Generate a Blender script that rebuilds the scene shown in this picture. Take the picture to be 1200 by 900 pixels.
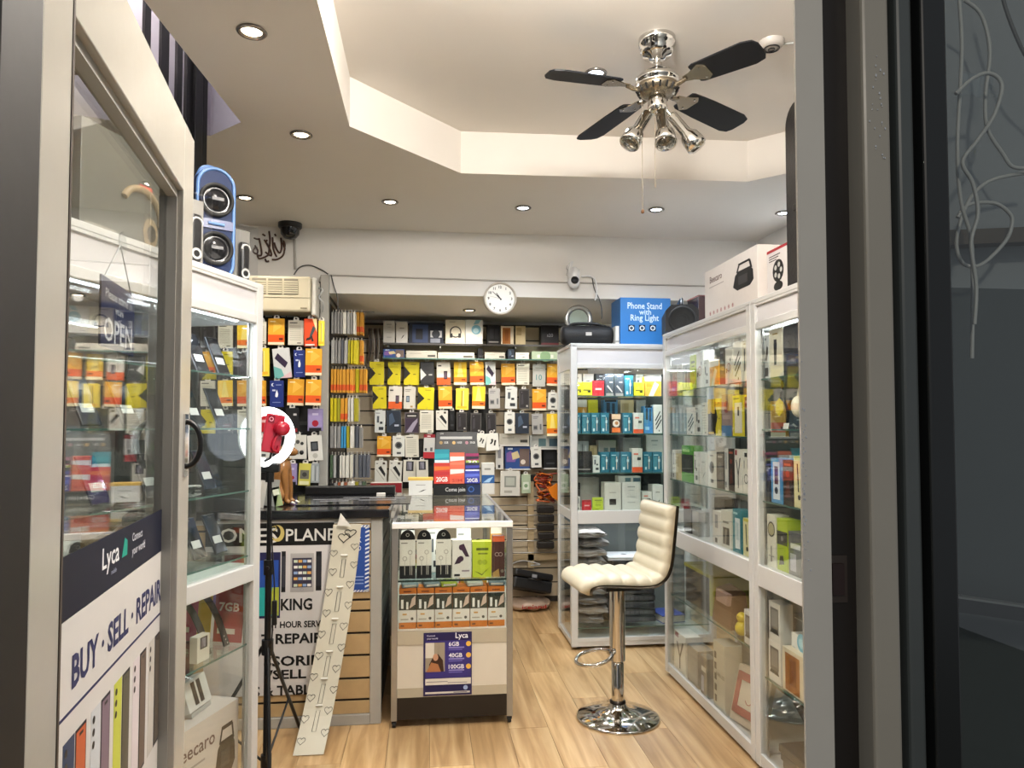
import bpy, bmesh, math, random
from mathutils import Vector, Matrix
from mathutils.geometry import tessellate_polygon

for o in list(bpy.data.objects): bpy.data.objects.remove(o)
S = bpy.context.scene
COL = S.collection
R = random.Random(7)
rad = math.radians

# ---------------------------------------------------------------- camera
EYE, FPX = 1.45, 850.0
YAW, PITCH = math.atan(100/850.0), rad(2.2)
SHIFT_PX = 50-FPX*math.tan(PITCH)
cd = bpy.data.cameras.new('camera'); cam = bpy.data.objects.new('camera', cd); COL.objects.link(cam)
cam.location = (0, 0, EYE); cam.rotation_euler = (math.pi/2+PITCH, 0, -YAW)
cd.sensor_width = 36; cd.lens = FPX/1200*36; cd.shift_y = SHIFT_PX/1200; cd.clip_start = .02
S.camera = cam
_fw0 = Vector((math.sin(YAW), math.cos(YAW), 0)); _rt = Vector((math.cos(YAW), -math.sin(YAW), 0))
_fw = _fw0*math.cos(PITCH)+Vector((0, 0, math.sin(PITCH))); _up = -_fw0*math.sin(PITCH)+Vector((0, 0, math.cos(PITCH)))
def ray(px, py): return _fw+_rt*((px-600)/FPX)-_up*((py-450-SHIFT_PX)/FPX)
def atY(px, py, Y): d = ray(px, py); t = Y/d.y; return d.x*t, d.z*t+EYE
def atZ(px, py, Z): d = ray(px, py); t = (Z-EYE)/d.z; return d.x*t, d.y*t
def atX(px, py, X): d = ray(px, py); t = X/d.x; return d.y*t, d.z*t+EYE
def onplane(px, py, A, dv):          # vertical plane through A along dv: distance along it, height
    d = ray(px, py); det = d.x*(-dv[1])+dv[0]*d.y
    t = (A[0]*(-dv[1])+dv[0]*A[1])/det; s = (d.x*A[1]-d.y*A[0])/det
    return s, EYE+d.z*t

# ---------------------------------------------------------------- world, colour, lights
S.view_settings.view_transform = 'Standard'; S.view_settings.look = 'None'
S.view_settings.gamma = 1; S.view_settings.use_curve_mapping = False
S.view_settings.exposure = 1.15
try:
    S.cycles.transparent_max_bounces = 32; S.cycles.max_bounces = 12; S.cycles.glossy_bounces = 6; S.cycles.diffuse_bounces = 5
except Exception: pass
W = bpy.data.worlds.new('world'); S.world = W; W.use_nodes = True
W.node_tree.nodes['Background'].inputs[0].default_value = (.86, .92, 1, 1)
W.node_tree.nodes['Background'].inputs[1].default_value = .14
def lamp(name, kind, loc, power, col=(1, 1, 1), rot=(0, 0, 0), parent=None, **kw):
    l = bpy.data.lights.new(name, kind); l.energy = power; l.color = col
    for k, v in kw.items(): setattr(l, k, v)
    o = bpy.data.objects.new(name, l); COL.objects.link(o); o.location = loc; o.rotation_euler = rot
    if parent: o.parent = parent
    return o
WARM, NEUT, COOL = (1, .91, .81), (1, .95, .88), (.78, .88, 1)
POWER_DOWN, POWER_TRAY, POWER_STRIP = 17.0, 75.0, 3.0
lamp('street_lamp_light', 'POINT', (-.9, -3.2, 3.6), 95, (1, .9, .78), shadow_soft_size=.15)

# ---------------------------------------------------------------- materials
def lin(h):
    h = h.lstrip('#'); c = [int(h[i:i+2], 16)/255 for i in (0, 2, 4)]
    return tuple(x/12.92 if x <= .04045 else ((x+.055)/1.055)**2.4 for x in c)+(1,)
_M = {}
def mat(name, hexcol, rough=.5, metal=0.0, noise=.05, scale=14, bump=0.0, emit=0.0, spec=.5, coat=0.0):
    if name in _M: return _M[name]
    m = bpy.data.materials.new(name); m.use_nodes = True; nt = m.node_tree; b = nt.nodes['Principled BSDF']
    c = lin(hexcol)
    b.inputs['Roughness'].default_value = rough; b.inputs['Metallic'].default_value = metal
    b.inputs['Specular IOR Level'].default_value = spec; b.inputs['Coat Weight'].default_value = coat
    b.inputs['Base Color'].default_value = c
    if emit:
        b.inputs['Emission Color'].default_value = c; b.inputs['Emission Strength'].default_value = emit
    if noise or bump:
        tc = nt.nodes.new('ShaderNodeTexCoord'); n = nt.nodes.new('ShaderNodeTexNoise')
        n.inputs['Scale'].default_value = scale; n.inputs['Detail'].default_value = 4
        nt.links.new(tc.outputs['Object'], n.inputs['Vector'])
        if noise:
            mx = nt.nodes.new('ShaderNodeMix'); mx.data_type = 'RGBA'
            mx.inputs[6].default_value = tuple(x*(1-noise) for x in c[:3])+(1,); mx.inputs[7].default_value = tuple(min(1, x*(1+noise)) for x in c[:3])+(1,)
            nt.links.new(n.outputs['Fac'], mx.inputs[0]); nt.links.new(mx.outputs[2], b.inputs['Base Color'])
        if bump:
            bp = nt.nodes.new('ShaderNodeBump'); bp.inputs['Strength'].default_value = bump; bp.inputs['Distance'].default_value = .004
            nt.links.new(n.outputs['Fac'], bp.inputs['Height']); nt.links.new(bp.outputs['Normal'], b.inputs['Normal'])
    _M[name] = m; return m
def ink(h):                      # printed card in one colour
    return mat('print_'+h, h, rough=.5, noise=.04, scale=30, spec=.3)
def plastic(h): return mat('plastic_'+h, h, rough=.32, noise=.03)
def glass(name='clear_glass', tint=(.97, .985, .975), ior=1.5, rough=0.0, boost=1.0):
    if name in _M: return _M[name]
    m = bpy.data.materials.new(name); m.use_nodes = True; nt = m.node_tree; nt.nodes.clear()
    out = nt.nodes.new('ShaderNodeOutputMaterial'); mx = nt.nodes.new('ShaderNodeMixShader')
    tr = nt.nodes.new('ShaderNodeBsdfTransparent'); gl = nt.nodes.new('ShaderNodeBsdfGlossy'); fr = nt.nodes.new('ShaderNodeFresnel')
    ge = nt.nodes.new('ShaderNodeNewGeometry'); im = nt.nodes.new('ShaderNodeMix')
    im.inputs[2].default_value = ior; im.inputs[3].default_value = 1/ior     # seen from inside the pane
    nt.links.new(ge.outputs['Backfacing'], im.inputs[0]); nt.links.new(im.outputs[0], fr.inputs['IOR'])
    tr.inputs[0].default_value = tint+(1,); gl.inputs['Roughness'].default_value = rough; gl.inputs[0].default_value = (1, 1, 1, 1)
    nt.links.new(fr.outputs[0], mx.inputs[0]); nt.links.new(tr.outputs[0], mx.inputs[1]); nt.links.new(gl.outputs[0], mx.inputs[2])
    nt.links.new(mx.outputs[0], out.inputs[0]); _M[name] = m; return m
GLASS = glass(); ACRYL = glass('clear_acrylic', (.93, .95, .96), 1.49); SHELFGL = glass('shelf_glass', (.93, .97, .95), 1.52)
FILM = glass('clear_blister_plastic', (.95, .96, .97), 1.45, .08)
GEDGE = mat('green_glass_edge', '4f6f66', rough=.15, noise=.1)
WHITE = mat('white_aluminium', 'c9c9c7', rough=.28, noise=.02)
WPANEL = mat('white_gloss_panel', 'cdcbcd', rough=.1, noise=.02, coat=.4)
ALU = mat('brushed_aluminium', 'a9a8a4', rough=.3, metal=.75, noise=.06, scale=60)
GREYP = mat('grey_painted_metal', 'a3a19a', rough=.4, noise=.05)
CHROME = mat('chrome', 'd2d0cc', rough=.06, metal=1, noise=0)
BLACK = mat('black_plastic', '121213', rough=.35, noise=.1)
BLKM = mat('black_metal', '0d0d0e', rough=.4, noise=.1)
RUBBER = mat('black_rubber', '181818', rough=.7, noise=.1)
PAPER = mat('white_card', 'd9d6ce', rough=.6, noise=.03)

# ---------------------------------------------------------------- mesh builder
_TX = {}
def text_geo(s, bold=0.0):
    k_ = (s, bold)
    if k_ in _TX: return _TX[k_]
    c = bpy.data.curves.new('t', 'FONT'); c.body = s; c.offset = bold; c.size = 1; c.resolution_u = 2; c.fill_mode = 'FRONT'
    o = bpy.data.objects.new('t', c); me = o.to_mesh()
    g = ([v.co.copy() for v in me.vertices], [list(p.vertices) for p in me.polygons])
    o.to_mesh_clear(); bpy.data.objects.remove(o); bpy.data.curves.remove(c)
    xs = [v.x for v in g[0]] or [0]; ys = [v.y for v in g[0]] or [0]
    _TX[k_] = (g[0], g[1], min(xs), max(xs), min(ys), max(ys)); return _TX[k_]
class MB:
    def __init__(s): s.v = []; s.f = []; s.mi = []; s.sm = []; s.ms = []; s.M = Matrix()
    def _m(s, m):
        if m not in s.ms: s.ms.append(m)
        return s.ms.index(m)
    def add(s, vs, fs, m, smooth=False):
        b = len(s.v); k = s._m(m)
        s.v += [s.M @ Vector(v) for v in vs]
        for f in fs: s.f.append([b+i for i in f]); s.mi.append(k); s.sm.append(smooth)
        return s
    def box(s, x0, x1, y0, y1, z0, z1, m, c=0.0):
        if c <= 0:
            vs = [(x, y, z) for z in (z0, z1) for y in (y0, y1) for x in (x0, x1)]
            return s.add(vs, [(0, 2, 3, 1), (4, 5, 7, 6), (0, 1, 5, 4), (2, 6, 7, 3), (0, 4, 6, 2), (1, 3, 7, 5)], m)
        bm = bmesh.new(); bmesh.ops.create_cube(bm, size=1)
        for v in bm.verts: v.co = Vector(((x0+x1)/2+v.co.x*(x1-x0), (y0+y1)/2+v.co.y*(y1-y0), (z0+z1)/2+v.co.z*(z1-z0)))
        bmesh.ops.bevel(bm, geom=bm.edges[:], offset=min(c, .45*min(x1-x0, y1-y0, z1-z0)), segments=2, affect='EDGES', profile=.5)
        s._bm(bm, m, False); return s
    def _bm(s, bm, m, smooth):
        bm.verts.index_update(); s.add([v.co.copy() for v in bm.verts], [[v.index for v in f.verts] for f in bm.faces], m, smooth); bm.free()
    def quad(s, a, b, c, d, m): return s.add([a, b, c, d], [(0, 1, 2, 3)], m)
    def prism(s, pts, y0, y1, m):              # polygon in the XZ plane (counter-clockwise seen from -Y), pushed along Y
        n = len(pts); vs = [(x, y0, z) for x, z in pts]+[(x, y1, z) for x, z in pts]
        fs = [tuple(range(n)), tuple(range(2*n-1, n-1, -1))]+[(i, i+n, (i+1) % n+n, (i+1) % n) for i in range(n)]
        return s.add(vs, fs, m)
    def hprism(s, pts, z0, z1, m):             # polygon in the XY plane (counter-clockwise from above)
        n = len(pts); vs = [(x, y, z0) for x, y in pts]+[(x, y, z1) for x, y in pts]
        fs = [tuple(range(n-1, -1, -1)), tuple(range(n, 2*n))]+[(i, (i+1) % n, (i+1) % n+n, i+n) for i in range(n)]
        return s.add(vs, fs, m)
    def lathe(s, prof, m, n=24, smooth=True, caps=True):
        vs = []; k = len(prof)
        for i in range(n):
            a = 2*math.pi*i/n; vs += [(r*math.cos(a), r*math.sin(a), z) for r, z in prof]
        fs = [(i*k+j, ((i+1) % n)*k+j, ((i+1) % n)*k+j+1, i*k+j+1) for i in range(n) for j in range(k-1)]
        s.add(vs, fs, m, smooth)
        if caps:
            for j, rev in ((0, True), (k-1, False)):
                if prof[j][0] > 1e-5:
                    ids = [(prof[j][0]*math.cos(2*math.pi*i/n), prof[j][0]*math.sin(2*math.pi*i/n), prof[j][1]) for i in range(n)]
                    f = tuple(range(n)); s.add(ids, [f[::-1] if rev else f], m)
        return s
    def at(s, M): s.M = M; return s
    def tube(s, pts, r, m, n=8, closed=False):
        pts = [Vector(p) for p in pts]; k = len(pts); vs = []; prev = None
        for i, p in enumerate(pts):
            if closed: t = (pts[(i+1) % k]-pts[i-1])
            else: t = pts[min(i+1, k-1)]-pts[max(i-1, 0)]
            if t.length < 1e-9: t = Vector((0, 0, 1))
            t.normalize()
            if prev is None:
                u = t.cross(Vector((0, 0, 1)))
                if u.length < .05: u = t.cross(Vector((0, 1, 0)))
            else: u = prev-t*prev.dot(t)
            u.normalize(); w = t.cross(u); prev = u
            rr = r[i] if isinstance(r, (list, tuple)) else r
            vs += [p+u*(rr*math.cos(2*math.pi*j/n))+w*(rr*math.sin(2*math.pi*j/n)) for j in range(n)]
        fs = []
        for i in range(k if closed else k-1):
            a, b = i*n, ((i+1) % k)*n
            fs += [(a+j, b+j, b+(j+1) % n, a+(j+1) % n) for j in range(n)]
        s.add(vs, fs, m, True)
        if not closed:
            s.add(vs[:n], [tuple(range(n))], m); s.add(vs[-n:], [tuple(range(n-1, -1, -1))], m)
        return s
    def cyl(s, p, q, r, m, n=16): return s.tube([p, q], r, m, n)
    def disc(s, c, r, m, n=20, y=None, rx=None):   # flat disc in the XZ plane facing -Y
        rx = rx or r
        return s.add([(c[0]+rx*math.cos(2*math.pi*i/n), c[1], c[2]+r*math.sin(2*math.pi*i/n)) for i in range(n)], [tuple(range(n))], m)
    def ringf(s, c, r0, r1, m, n=28):
        vs = [(c[0]+r*math.cos(2*math.pi*i/n), c[1], c[2]+r*math.sin(2*math.pi*i/n)) for r in (r0, r1) for i in range(n)]
        return s.add(vs, [(i, (i+1) % n, n+(i+1) % n, n+i) for i in range(n)], m)
    def text(s, t, size, m, x, y, z, align='c', width=None, squash=1.0, bold=.012):     # flat lettering in the XZ plane facing -Y; x,z: left/centre/right and baseline
        vs, fs, a, b, lo, hi = text_geo(t, bold)
        k = size/.7                               # size = cap height
        kx = k*squash
        if width: kx = width/max(1e-6, b-a)
        off = {'l': -a*kx, 'c': -(a+b)/2*kx, 'r': -b*kx}[align]
        return s.add([(x+off+v.x*kx, y, z+v.y*k) for v in vs], fs, m)
    def mesh(s, name):
        me = bpy.data.meshes.new(name); me.from_pydata([tuple(v) for v in s.v], [], s.f)
        for m in s.ms: me.materials.append(m)
        me.polygons.foreach_set('material_index', s.mi); me.polygons.foreach_set('use_smooth', s.sm); me.update(); return me
    def build(s, name, parent=None, loc=(0, 0, 0), rot=(0, 0, 0)):
        return link(name, s.mesh(name), parent, loc, rot)
def link(name, me, parent=None, loc=(0, 0, 0), rot=(0, 0, 0)):
    o = bpy.data.objects.new(name, me); COL.objects.link(o); o.location = loc; o.rotation_euler = rot
    if parent: o.parent = parent
    return o
def tag(o, label=None, cat=None, group=None, kind=None):
    if label: o['label'] = label
    if cat: o['category'] = cat
    if group: o['group'] = group
    if kind: o['kind'] = kind
    return o
def thing(name, label, cat, loc=(0, 0, 0), rz=0.0, group=None):
    o = bpy.data.objects.new(name, None); COL.objects.link(o); o.location = loc; o.rotation_euler = (0, 0, rz); o.empty_display_size = .05
    return tag(o, label, cat, group)
def struct(o): o['kind'] = 'structure'; return o
ORD = ['first', 'second', 'third', 'fourth', 'fifth', 'sixth', 'seventh', 'eighth', 'ninth', 'tenth', 'eleventh', 'twelfth', 'thirteenth', 'fourteenth', 'fifteenth']
def arc(c, r, a0, a1, n, plane='xz'):
    out = []
    for i in range(n+1):
        a = rad(a0+(a1-a0)*i/n); p = (r*math.cos(a), r*math.sin(a))
        out.append((c[0]+p[0], c[1], c[2]+p[1]) if plane == 'xz' else (c[0]+p[0], c[1]+p[1], c[2]))
    return out
# ================================================================ STRUCTURE
CEIL, TRAY = 2.76, 2.98
WALLY, ALCY, BEAMZ = 4.86, 6.05, 2.33
XL, XR, YF = -1.95, 2.32, .80
WALLM = mat('white_wall_paint', 'dcd9d4', rough=.6, noise=.03, scale=5, bump=.04)
CEILM = mat('white_ceiling_paint', 'dad4cc', rough=.55, noise=.03, scale=4, bump=.03)
def wall(name, x0, x1, y0, y1, z0, z1, m=WALLM):
    return struct(MB().box(x0, x1, y0, y1, z0, z1, m).build(name))
# floor of laminate planks
def wood_mat(name, a, b, c, rough=.36):
    m = bpy.data.materials.new(name); m.use_nodes = True; nt = m.node_tree; N = nt.nodes; p = N['Principled BSDF']; L = nt.links.new
    tc = N.new('ShaderNodeTexCoord'); oi = N.new('ShaderNodeObjectInfo'); mp = N.new('ShaderNodeMapping'); mp.inputs['Scale'].default_value = (22, 1.6, 22)
    ad = N.new('ShaderNodeVectorMath'); ad.operation = 'ADD'; sc = N.new('ShaderNodeVectorMath'); sc.operation = 'SCALE'; sc.inputs[3].default_value = 60
    cmb = N.new('ShaderNodeCombineXYZ'); L(oi.outputs['Random'], cmb.inputs[0]); L(oi.outputs['Random'], cmb.inputs[1])
    L(cmb.outputs[0], sc.inputs[0]); L(tc.outputs['Object'], mp.inputs[0]); L(mp.outputs[0], ad.inputs[0]); L(sc.outputs[0], ad.inputs[1])
    no = N.new('ShaderNodeTexNoise'); no.inputs['Scale'].default_value = 1; no.inputs['Detail'].default_value = 6; no.inputs['Distortion'].default_value = .6; L(ad.outputs[0], no.inputs['Vector'])
    cr = N.new('ShaderNodeValToRGB'); cr.color_ramp.elements[0].color = lin(a); cr.color_ramp.elements[1].color = lin(c)
    cr.color_ramp.elements[0].position = .3; cr.color_ramp.elements[1].position = .72; e = cr.color_ramp.elements.new(.5); e.color = lin(b); L(no.outputs['Fac'], cr.inputs[0])
    hs = N.new('ShaderNodeHueSaturation'); mr = N.new('ShaderNodeMapRange'); mr.inputs[3].default_value = .84; mr.inputs[4].default_value = 1.12
    L(oi.outputs['Random'], mr.inputs[0]); L(mr.outputs[0], hs.inputs['Value']); L(cr.outputs[0], hs.inputs['Color']); L(hs.outputs[0], p.inputs['Base Color'])
    p.inputs['Roughness'].default_value = rough; _M[name] = m; return m
WOOD = wood_mat('laminate_floor_wood', '9c7a50', 'b8966a', 'cdb083')
floor = struct(MB().box(XL-.1, XR+.1, YF-.05, ALCY+.1, -.1, -.006, mat('dark_floor_joint', '3a2c1c', rough=.8)).build('floor'))
PW, PL = .19, 1.21
pm = {}
for i in range(-8, 13):
    off = (i*.43) % PL
    y = .75-off
    while y < ALCY:
        a, b = max(y, .78), min(y+PL, ALCY)
        x0 = i*PW+.02; y += PL
        if b-a < .05 or x0 < XL-.1 or x0+PW > XR+.1: continue
        k = round(b-a, 3)
        if k not in pm: pm[k] = MB().box(0, PW-.0012, 0, k-.0016, -.0055, 0, WOOD, .0009).mesh('plank')
        link('plank', pm[k], floor, (x0, a, 0))
struct(MB().box(-4, 4, -4, YF-.05, -.2, -.06, mat('pavement_concrete', '55534f', rough=.9, noise=.2, scale=9, bump=.3)).build('pavement'))

# ceiling with the octagonal tray and the stair opening
tray = [(-.34, 1.50), (.18, .98), (1.66, .98), (2.18, 1.50), (2.18, 3.18), (1.70, 3.66), (.17, 3.71), (-.34, 3.18)]
stair = [(-.9, 1.9), (-.80, 3.19), (-.975, 3.36), (-1.75, 3.10), (-1.75, 1.9)]
outer = [(XL-.1, YF-.1), (XR+.1, YF-.1), (XR+.1, WALLY), (XL-.1, WALLY)]
polys = [[Vector((x, y, 0)) for x, y in p] for p in (outer, tray, stair)]
flat = [v for p in polys for v in p]
tri = tessellate_polygon(polys)
mb = MB()
mb.add([(v.x, v.y, CEIL) for v in flat], [tuple(t) for t in tri], CEILM)
ceiling = struct(mb.build('ceiling'))
def ring_walls(pts, z0, z1, m, mbx):
    n = len(pts)
    for i in range(n):
        a, b = pts[i], pts[(i+1) % n]; mbx.quad((a[0], a[1], z0), (b[0], b[1], z0), (b[0], b[1], z1), (a[0], a[1], z1), m)
mb = MB(); ring_walls(tray, CEIL, TRAY, CEILM, mb); tag(mb.build('tray_edge', ceiling))
mb = MB(); mb.hprism(tray, TRAY, TRAY+.02, CEILM); mb.build('tray_top', ceiling)
MAUVE = mat('grey_stairwell_paint', '9a97a3', rough=.6, noise=.04, scale=5)
mb = MB(); ring_walls(stair, CEIL, 4.3, MAUVE, mb); mb.hprism(stair, 4.3, 4.33, CEILM); mb.build('stairwell_shaft', ceiling)
OAK = mat('brown_stair_wood', '5f3c1c', rough=.45, noise=.15, scale=20)
mb = MB(); mb.M = Matrix.Translation((-1.65, 3.0, 2.95)) @ Matrix.Rotation(rad(-32), 4, 'X')
mb.box(-.35, .3, -.95, .12, 0, .05, OAK); mb.box(-.35, .3, -.95, .12, .05, .07, mat('pale_stair_trim', 'c9b79a')); mb.build('stair_string', ceiling)
lamp('stairwell_fill', 'POINT', (-1.2, 2.6, 4.1), 45, NEUT, shadow_soft_size=.1)  # added fill to lift the dark stairwell, no fitting behind it

# walls
wall('wall_back', XL-.1, XR+.1, ALCY, ALCY+.1, 0, CEIL)
beam = wall('beam', -.65, XR+.1, WALLY, ALCY, BEAMZ, CEIL+.05)
wall('wall_alcove_left', XL-.1, -.65, WALLY+.02, ALCY, 0, CEIL+.05, mat('dark_panel_wall', '2b2a29', rough=.6))
wall('wall_over_pegs', XL-.1, -.65, WALLY, WALLY+.02, 2.40, CEIL+.05)
wall('wall_left', XL-.1, XL, YF-.1, ALCY, 0, CEIL, mat('unlit_wall_grey', '8d8a86', rough=.6, noise=.05))  # greyer than the other walls, its lack of light put into the colour
wall('wall_right', XR, XR+.1, YF-.1, ALCY, 0, CEIL)
# thin cable line along the beam
mb = MB(); mb.tube([(-.64, WALLY-.004, 2.448), (.3, WALLY-.004, 2.440), (1.2, WALLY-.004, 2.436), (XR, WALLY-.004, 2.432)], .006, mat('white_conduit', 'a8a49c'), 6); mb.build('conduit', beam)

# ---------------------------------------------------------------- shop front: jambs, right display window
JAMB = mat('grey_gloss_paint', 'c4c0b6', rough=.22, noise=.06, scale=9, bump=.35)
JDARK = mat('dark_brown_paint', '1f1915', rough=.5, noise=.12, scale=11, bump=.2)
JMID = mat('aged_cream_paint', '9c978b', rough=.24, noise=.08, scale=6, bump=.3)
def fx(px, Y, py=450): return atY(px, py, Y)[0]
mb = MB()
xa, xb, xc, xd = fx(938, .86), fx(971, .86), fx(1018, .85), fx(1056, .84)
mb.box(xa, xb, .86, .864, -.005, 2.7, JAMB); mb.box(xa+.025, xb, .864, .90, -.005, 2.7, JAMB); mb.build('post', (tj := struct(MB().box(xb, xc, .885, .93, -.005, 2.7, JDARK).build('trim_1'))))
mb = MB(); mb.box(xc, xd, .85, .93, -.005, 2.7, JMID, .004); mb.build('post', tj)
xe, xf2, xg = fx(1062, .845), fx(1084, .84), fx(1092, .84)
mb = MB(); mb.box(xd, xe, .88, .93, -.005, 2.7, JDARK); mb.box(xe, xf2, .85, .93, -.005, 2.7, mat('grey_green_paint', '4c5150', rough=.3, noise=.1), .004); mb.box(xf2, xg, .87, .93, -.005, 2.7, JDARK); mb.build('bead', tj)
mb = MB(); CHIP = mat('silver_sparkle_chip', 'd5d9dc', rough=.12, metal=.5, noise=.2, scale=70)  # paint chips as silver specks, their sparkle put into the colour
for i in range(46):
    z = R.gauss(1.385, .06); x = xa+abs(R.gauss(0, .0035)); s_ = R.uniform(.0006, .0016); mb.box(x, x+s_, .8588, .8601, z, z+s_*R.uniform(1, 2.2), CHIP)
for i in range(26):
    z = R.gauss(1.86, .035); x = R.gauss((xc+xd)/2, .006); s_ = R.uniform(.0006, .0016); mb.box(x, x+s_, .8488, .8501, z, z+s_*R.uniform(1, 2.2), CHIP)
o_ = mb.build('sparkling_chip', tj); o_['kind'] = 'stuff'
mb = MB(); mb.box(xb+.012, xb+.028, .878, .885, 1.235, 1.275, mat('red_brown_lock', '2c1a16', rough=.4)); mb.box(xb+.008, xb+.034, .882, .8855, 1.225, 1.285, mat('dull_lock_plate', '3a312b', rough=.4)); mb.build('lock_plate', tj)
for px, py in ((1004, 763), (975, 798), (1013, 830), (977, 862)):
    x, z = atY(px, py, .885); MB().at(Matrix.Translation((x, .8848, z))).disc((0, 0, 0), .0022, BLACK, 10).build('screw_hole', tj)
# right window: dark glass with a shallow display behind
win = struct(MB().box(xg, fx(1122, .84), .845, .93, -.005, 2.7, mat('charcoal_frame_paint', '1d1f1f', rough=.3, noise=.1), .003).build('window_1'))
xw = fx(1122, .84)
MB().box(xw, 1.9, .875, .881, -.005, 2.7, GLASS).build('pane', win)
BOARD = mat('grey_display_board', '7d8285', rough=.55, noise=.1, scale=3)
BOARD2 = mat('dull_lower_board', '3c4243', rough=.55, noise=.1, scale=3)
zc = atY(1160, 338, 1.1)[1]
MB().box(xw-.03, 2.25, 1.1, 1.12, zc, 2.7, BOARD).build('upper_board', win)
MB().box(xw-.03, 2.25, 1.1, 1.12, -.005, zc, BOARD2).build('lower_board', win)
zs = atY(1165, 690, 1.0)[1]
mb = MB(); mb.M = Matrix.Translation((xw, 1.0, zs)) @ Matrix.Rotation(rad(9), 4, 'Y'); mb.box(-.01, 1.3, -.012, .012, -.012, .008, mat('black_shelf_edge', '0c0c0c', rough=.4)); mb.box(-.01, 1.3, -.014, .012, .008, .011, mat('grey_shelf_lip', '6d7070', rough=.5)); mb.build('display_shelf', win)
zb = atY(1165, 288, 1.05)[1]
mb = MB(); mb.M = Matrix.Translation((xw, 1.05, zb)) @ Matrix.Rotation(rad(-4), 4, 'Y'); mb.box(-.01, 1.4, 0, .03, -.012, .012, mat('weathered_batten', '4a4238', rough=.7)); mb.build('batten', win)
MB().box(xw-.03, xw-.005, .93, 1.1, -.005, 2.7, JDARK).build('light_block_board', win)  # unseen side board, added to keep shop light out of the display
CABLE = mat('grey_white_cable', 'a7a8a6', rough=.45)
def smooth_path(pts, n=6):
    P = [Vector(p) for p in pts]; out = []
    for i in range(len(P)-1):
        p0, p1, p2, p3 = P[max(i-1, 0)], P[i], P[i+1], P[min(i+2, len(P)-1)]
        for k in range(n):
            t = k/n; out.append(.5*((2*p1)+(p2-p0)*t+(2*p0-5*p1+4*p2-p3)*t*t+(3*p1-p0-3*p2+p3)*t**3))
    return out+[P[-1]]
for lab, y, pts in (
    ('grey cable drooping along the window edge above the brown batten', 1.0, [(1124, 0), (1127, 60), (1122, 170), (1126, 235), (1138, 280), (1140, 340), (1139, 420)]),
    ('white cable coiled in a wide loop over the batten', 1.03, [(1122, 255), (1135, 240), (1165, 238), (1183, 250), (1186, 262), (1178, 283), (1150, 310), (1128, 308), (1121, 280), (1135, 236), (1160, 212), (1200, 203)]),
    ('thick grey cable swinging past the clear bracket', 1.02, [(1130, 0), (1150, 18), (1160, 60), (1155, 110), (1157, 150), (1175, 180), (1188, 196), (1215, 196)]),
    ('pale cable zigzagging below the clear bracket', .98, [(1120, 110), (1140, 92), (1160, 86), (1174, 100), (1165, 135), (1145, 165), (1128, 190), (1140, 215), (1146, 250), (1138, 285), (1144, 335), (1142, 380)]),
    ('dark cable crossing the top corner of the side window', 1.0, [(1168, -30), (1182, 20), (1205, 70), (1235, 100)])):
    mb = MB(); mb.tube(smooth_path([(atY(p, q, y)[0], y, atY(p, q, y)[1]) for p, q in pts]), .0029, CABLE if 'dark' not in lab else mat('dark_cable', '4a4a4a'), 6)
    tag(mb.build('loose_cable'), lab, 'cable', 'cables in the side window')
x, z = atY(1138, 100, 1.06)
mb = MB(); mb.at(Matrix.Translation((x, 1.06, z))); mb.prism([(-.018, -.02), (-.002, -.012), (.016, -.018), (.02, .018), (-.018, .022)], 0, .004, ACRYL)
mb.prism([(.012, -.018), (.02, .018), (.026, .014), (.018, -.02)], -.02, .004, ACRYL); tag(mb.build('clear_bracket'), 'small clear plastic bracket fixed inside the dark side window', 'bracket')

# left jamb (dark) beside the open door
xl = fx(46, .758)+.006
mb = MB(); mb.box(-.75, xl-.006, .68, .748, -.005, 2.7, mat('grimy_dark_paint', '1d1a17', rough=.6, noise=.3, scale=7, bump=.3)); struct(mb.build('trim_2'))
wall('wall_front_left', XL, -.75, .70, .775, -.005, 2.7, JDARK)
wall('wall_front_top', -2.3, 2.5, .60, .655, 2.6, 4.4, JDARK)

# ---------------------------------------------------------------- the open glass door
DA, DB = Vector((-.487, 1.57)), Vector((.1278, -.9918))    # free edge and direction towards the hinge
ang = math.atan2(DB.y, DB.x)
# local frame: X runs from the hinge (0) to the free edge (.816), front faces the aisle
L = .816
dp = DA+DB*L
door = struct(thing('door_1', 'white painted glass door swung open into the shop', 'door', (dp.x, dp.y, 0), ang+math.pi))
DOORM = mat('cream_gloss_door_paint', 'b0aca3', rough=.2, noise=.04, scale=8, bump=.25)
def sx(s): return L-s
GL0, GL1 = sx(.727), sx(.10)
MB().box(0, GL0, 0, .045, .01, 2.05, DOORM, .002).build('hinge_stile', door)
MB().box(GL1, L, 0, .045, .01, 2.05, DOORM, .002).build('lock_stile', door)
MB().box(GL0, GL1, 0, .045, 1.912, 2.05, DOORM, .002).build('top_rail', door)
MB().box(GL0, GL1, 0, .045, .01, .22, DOORM, .002).build('bottom_rail', door)
mb = MB(); mb.box(GL1-.003, GL1, .012, .03, .22, 1.912, GREYP); mb.box(GL0, GL0+.008, .012, .03, .22, 1.912, mat('dark_gasket', '3b342f')); mb.box(GL0, GL1, .012, .03, 1.898, 1.912, GREYP); mb.build('glazing_bead', door)
MB().box(GL0, GL1, .03, .036, .2, 1.92, GLASS).build('pane', door)
MB().box(GL0-.006, GL0, -.001, .003, .05, 1.94, mat('dark_door_groove', '4a4038')).build('groove', door)
# handle at the lock stile
arc2 = [(L-.05, -.002-.028*math.sin(rad(a)), 1.415+.045*math.cos(rad(a))) for a in range(0, 181, 15)]
mb = MB(); mb.box(L-.07, L-.035, -.004, 0, 1.35, 1.475, CHROME); mb.build('handle_plate', door)
mb = MB(); mb.tube(arc2, .0055, BLACK, 8); mb.build('handle', door)
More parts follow.
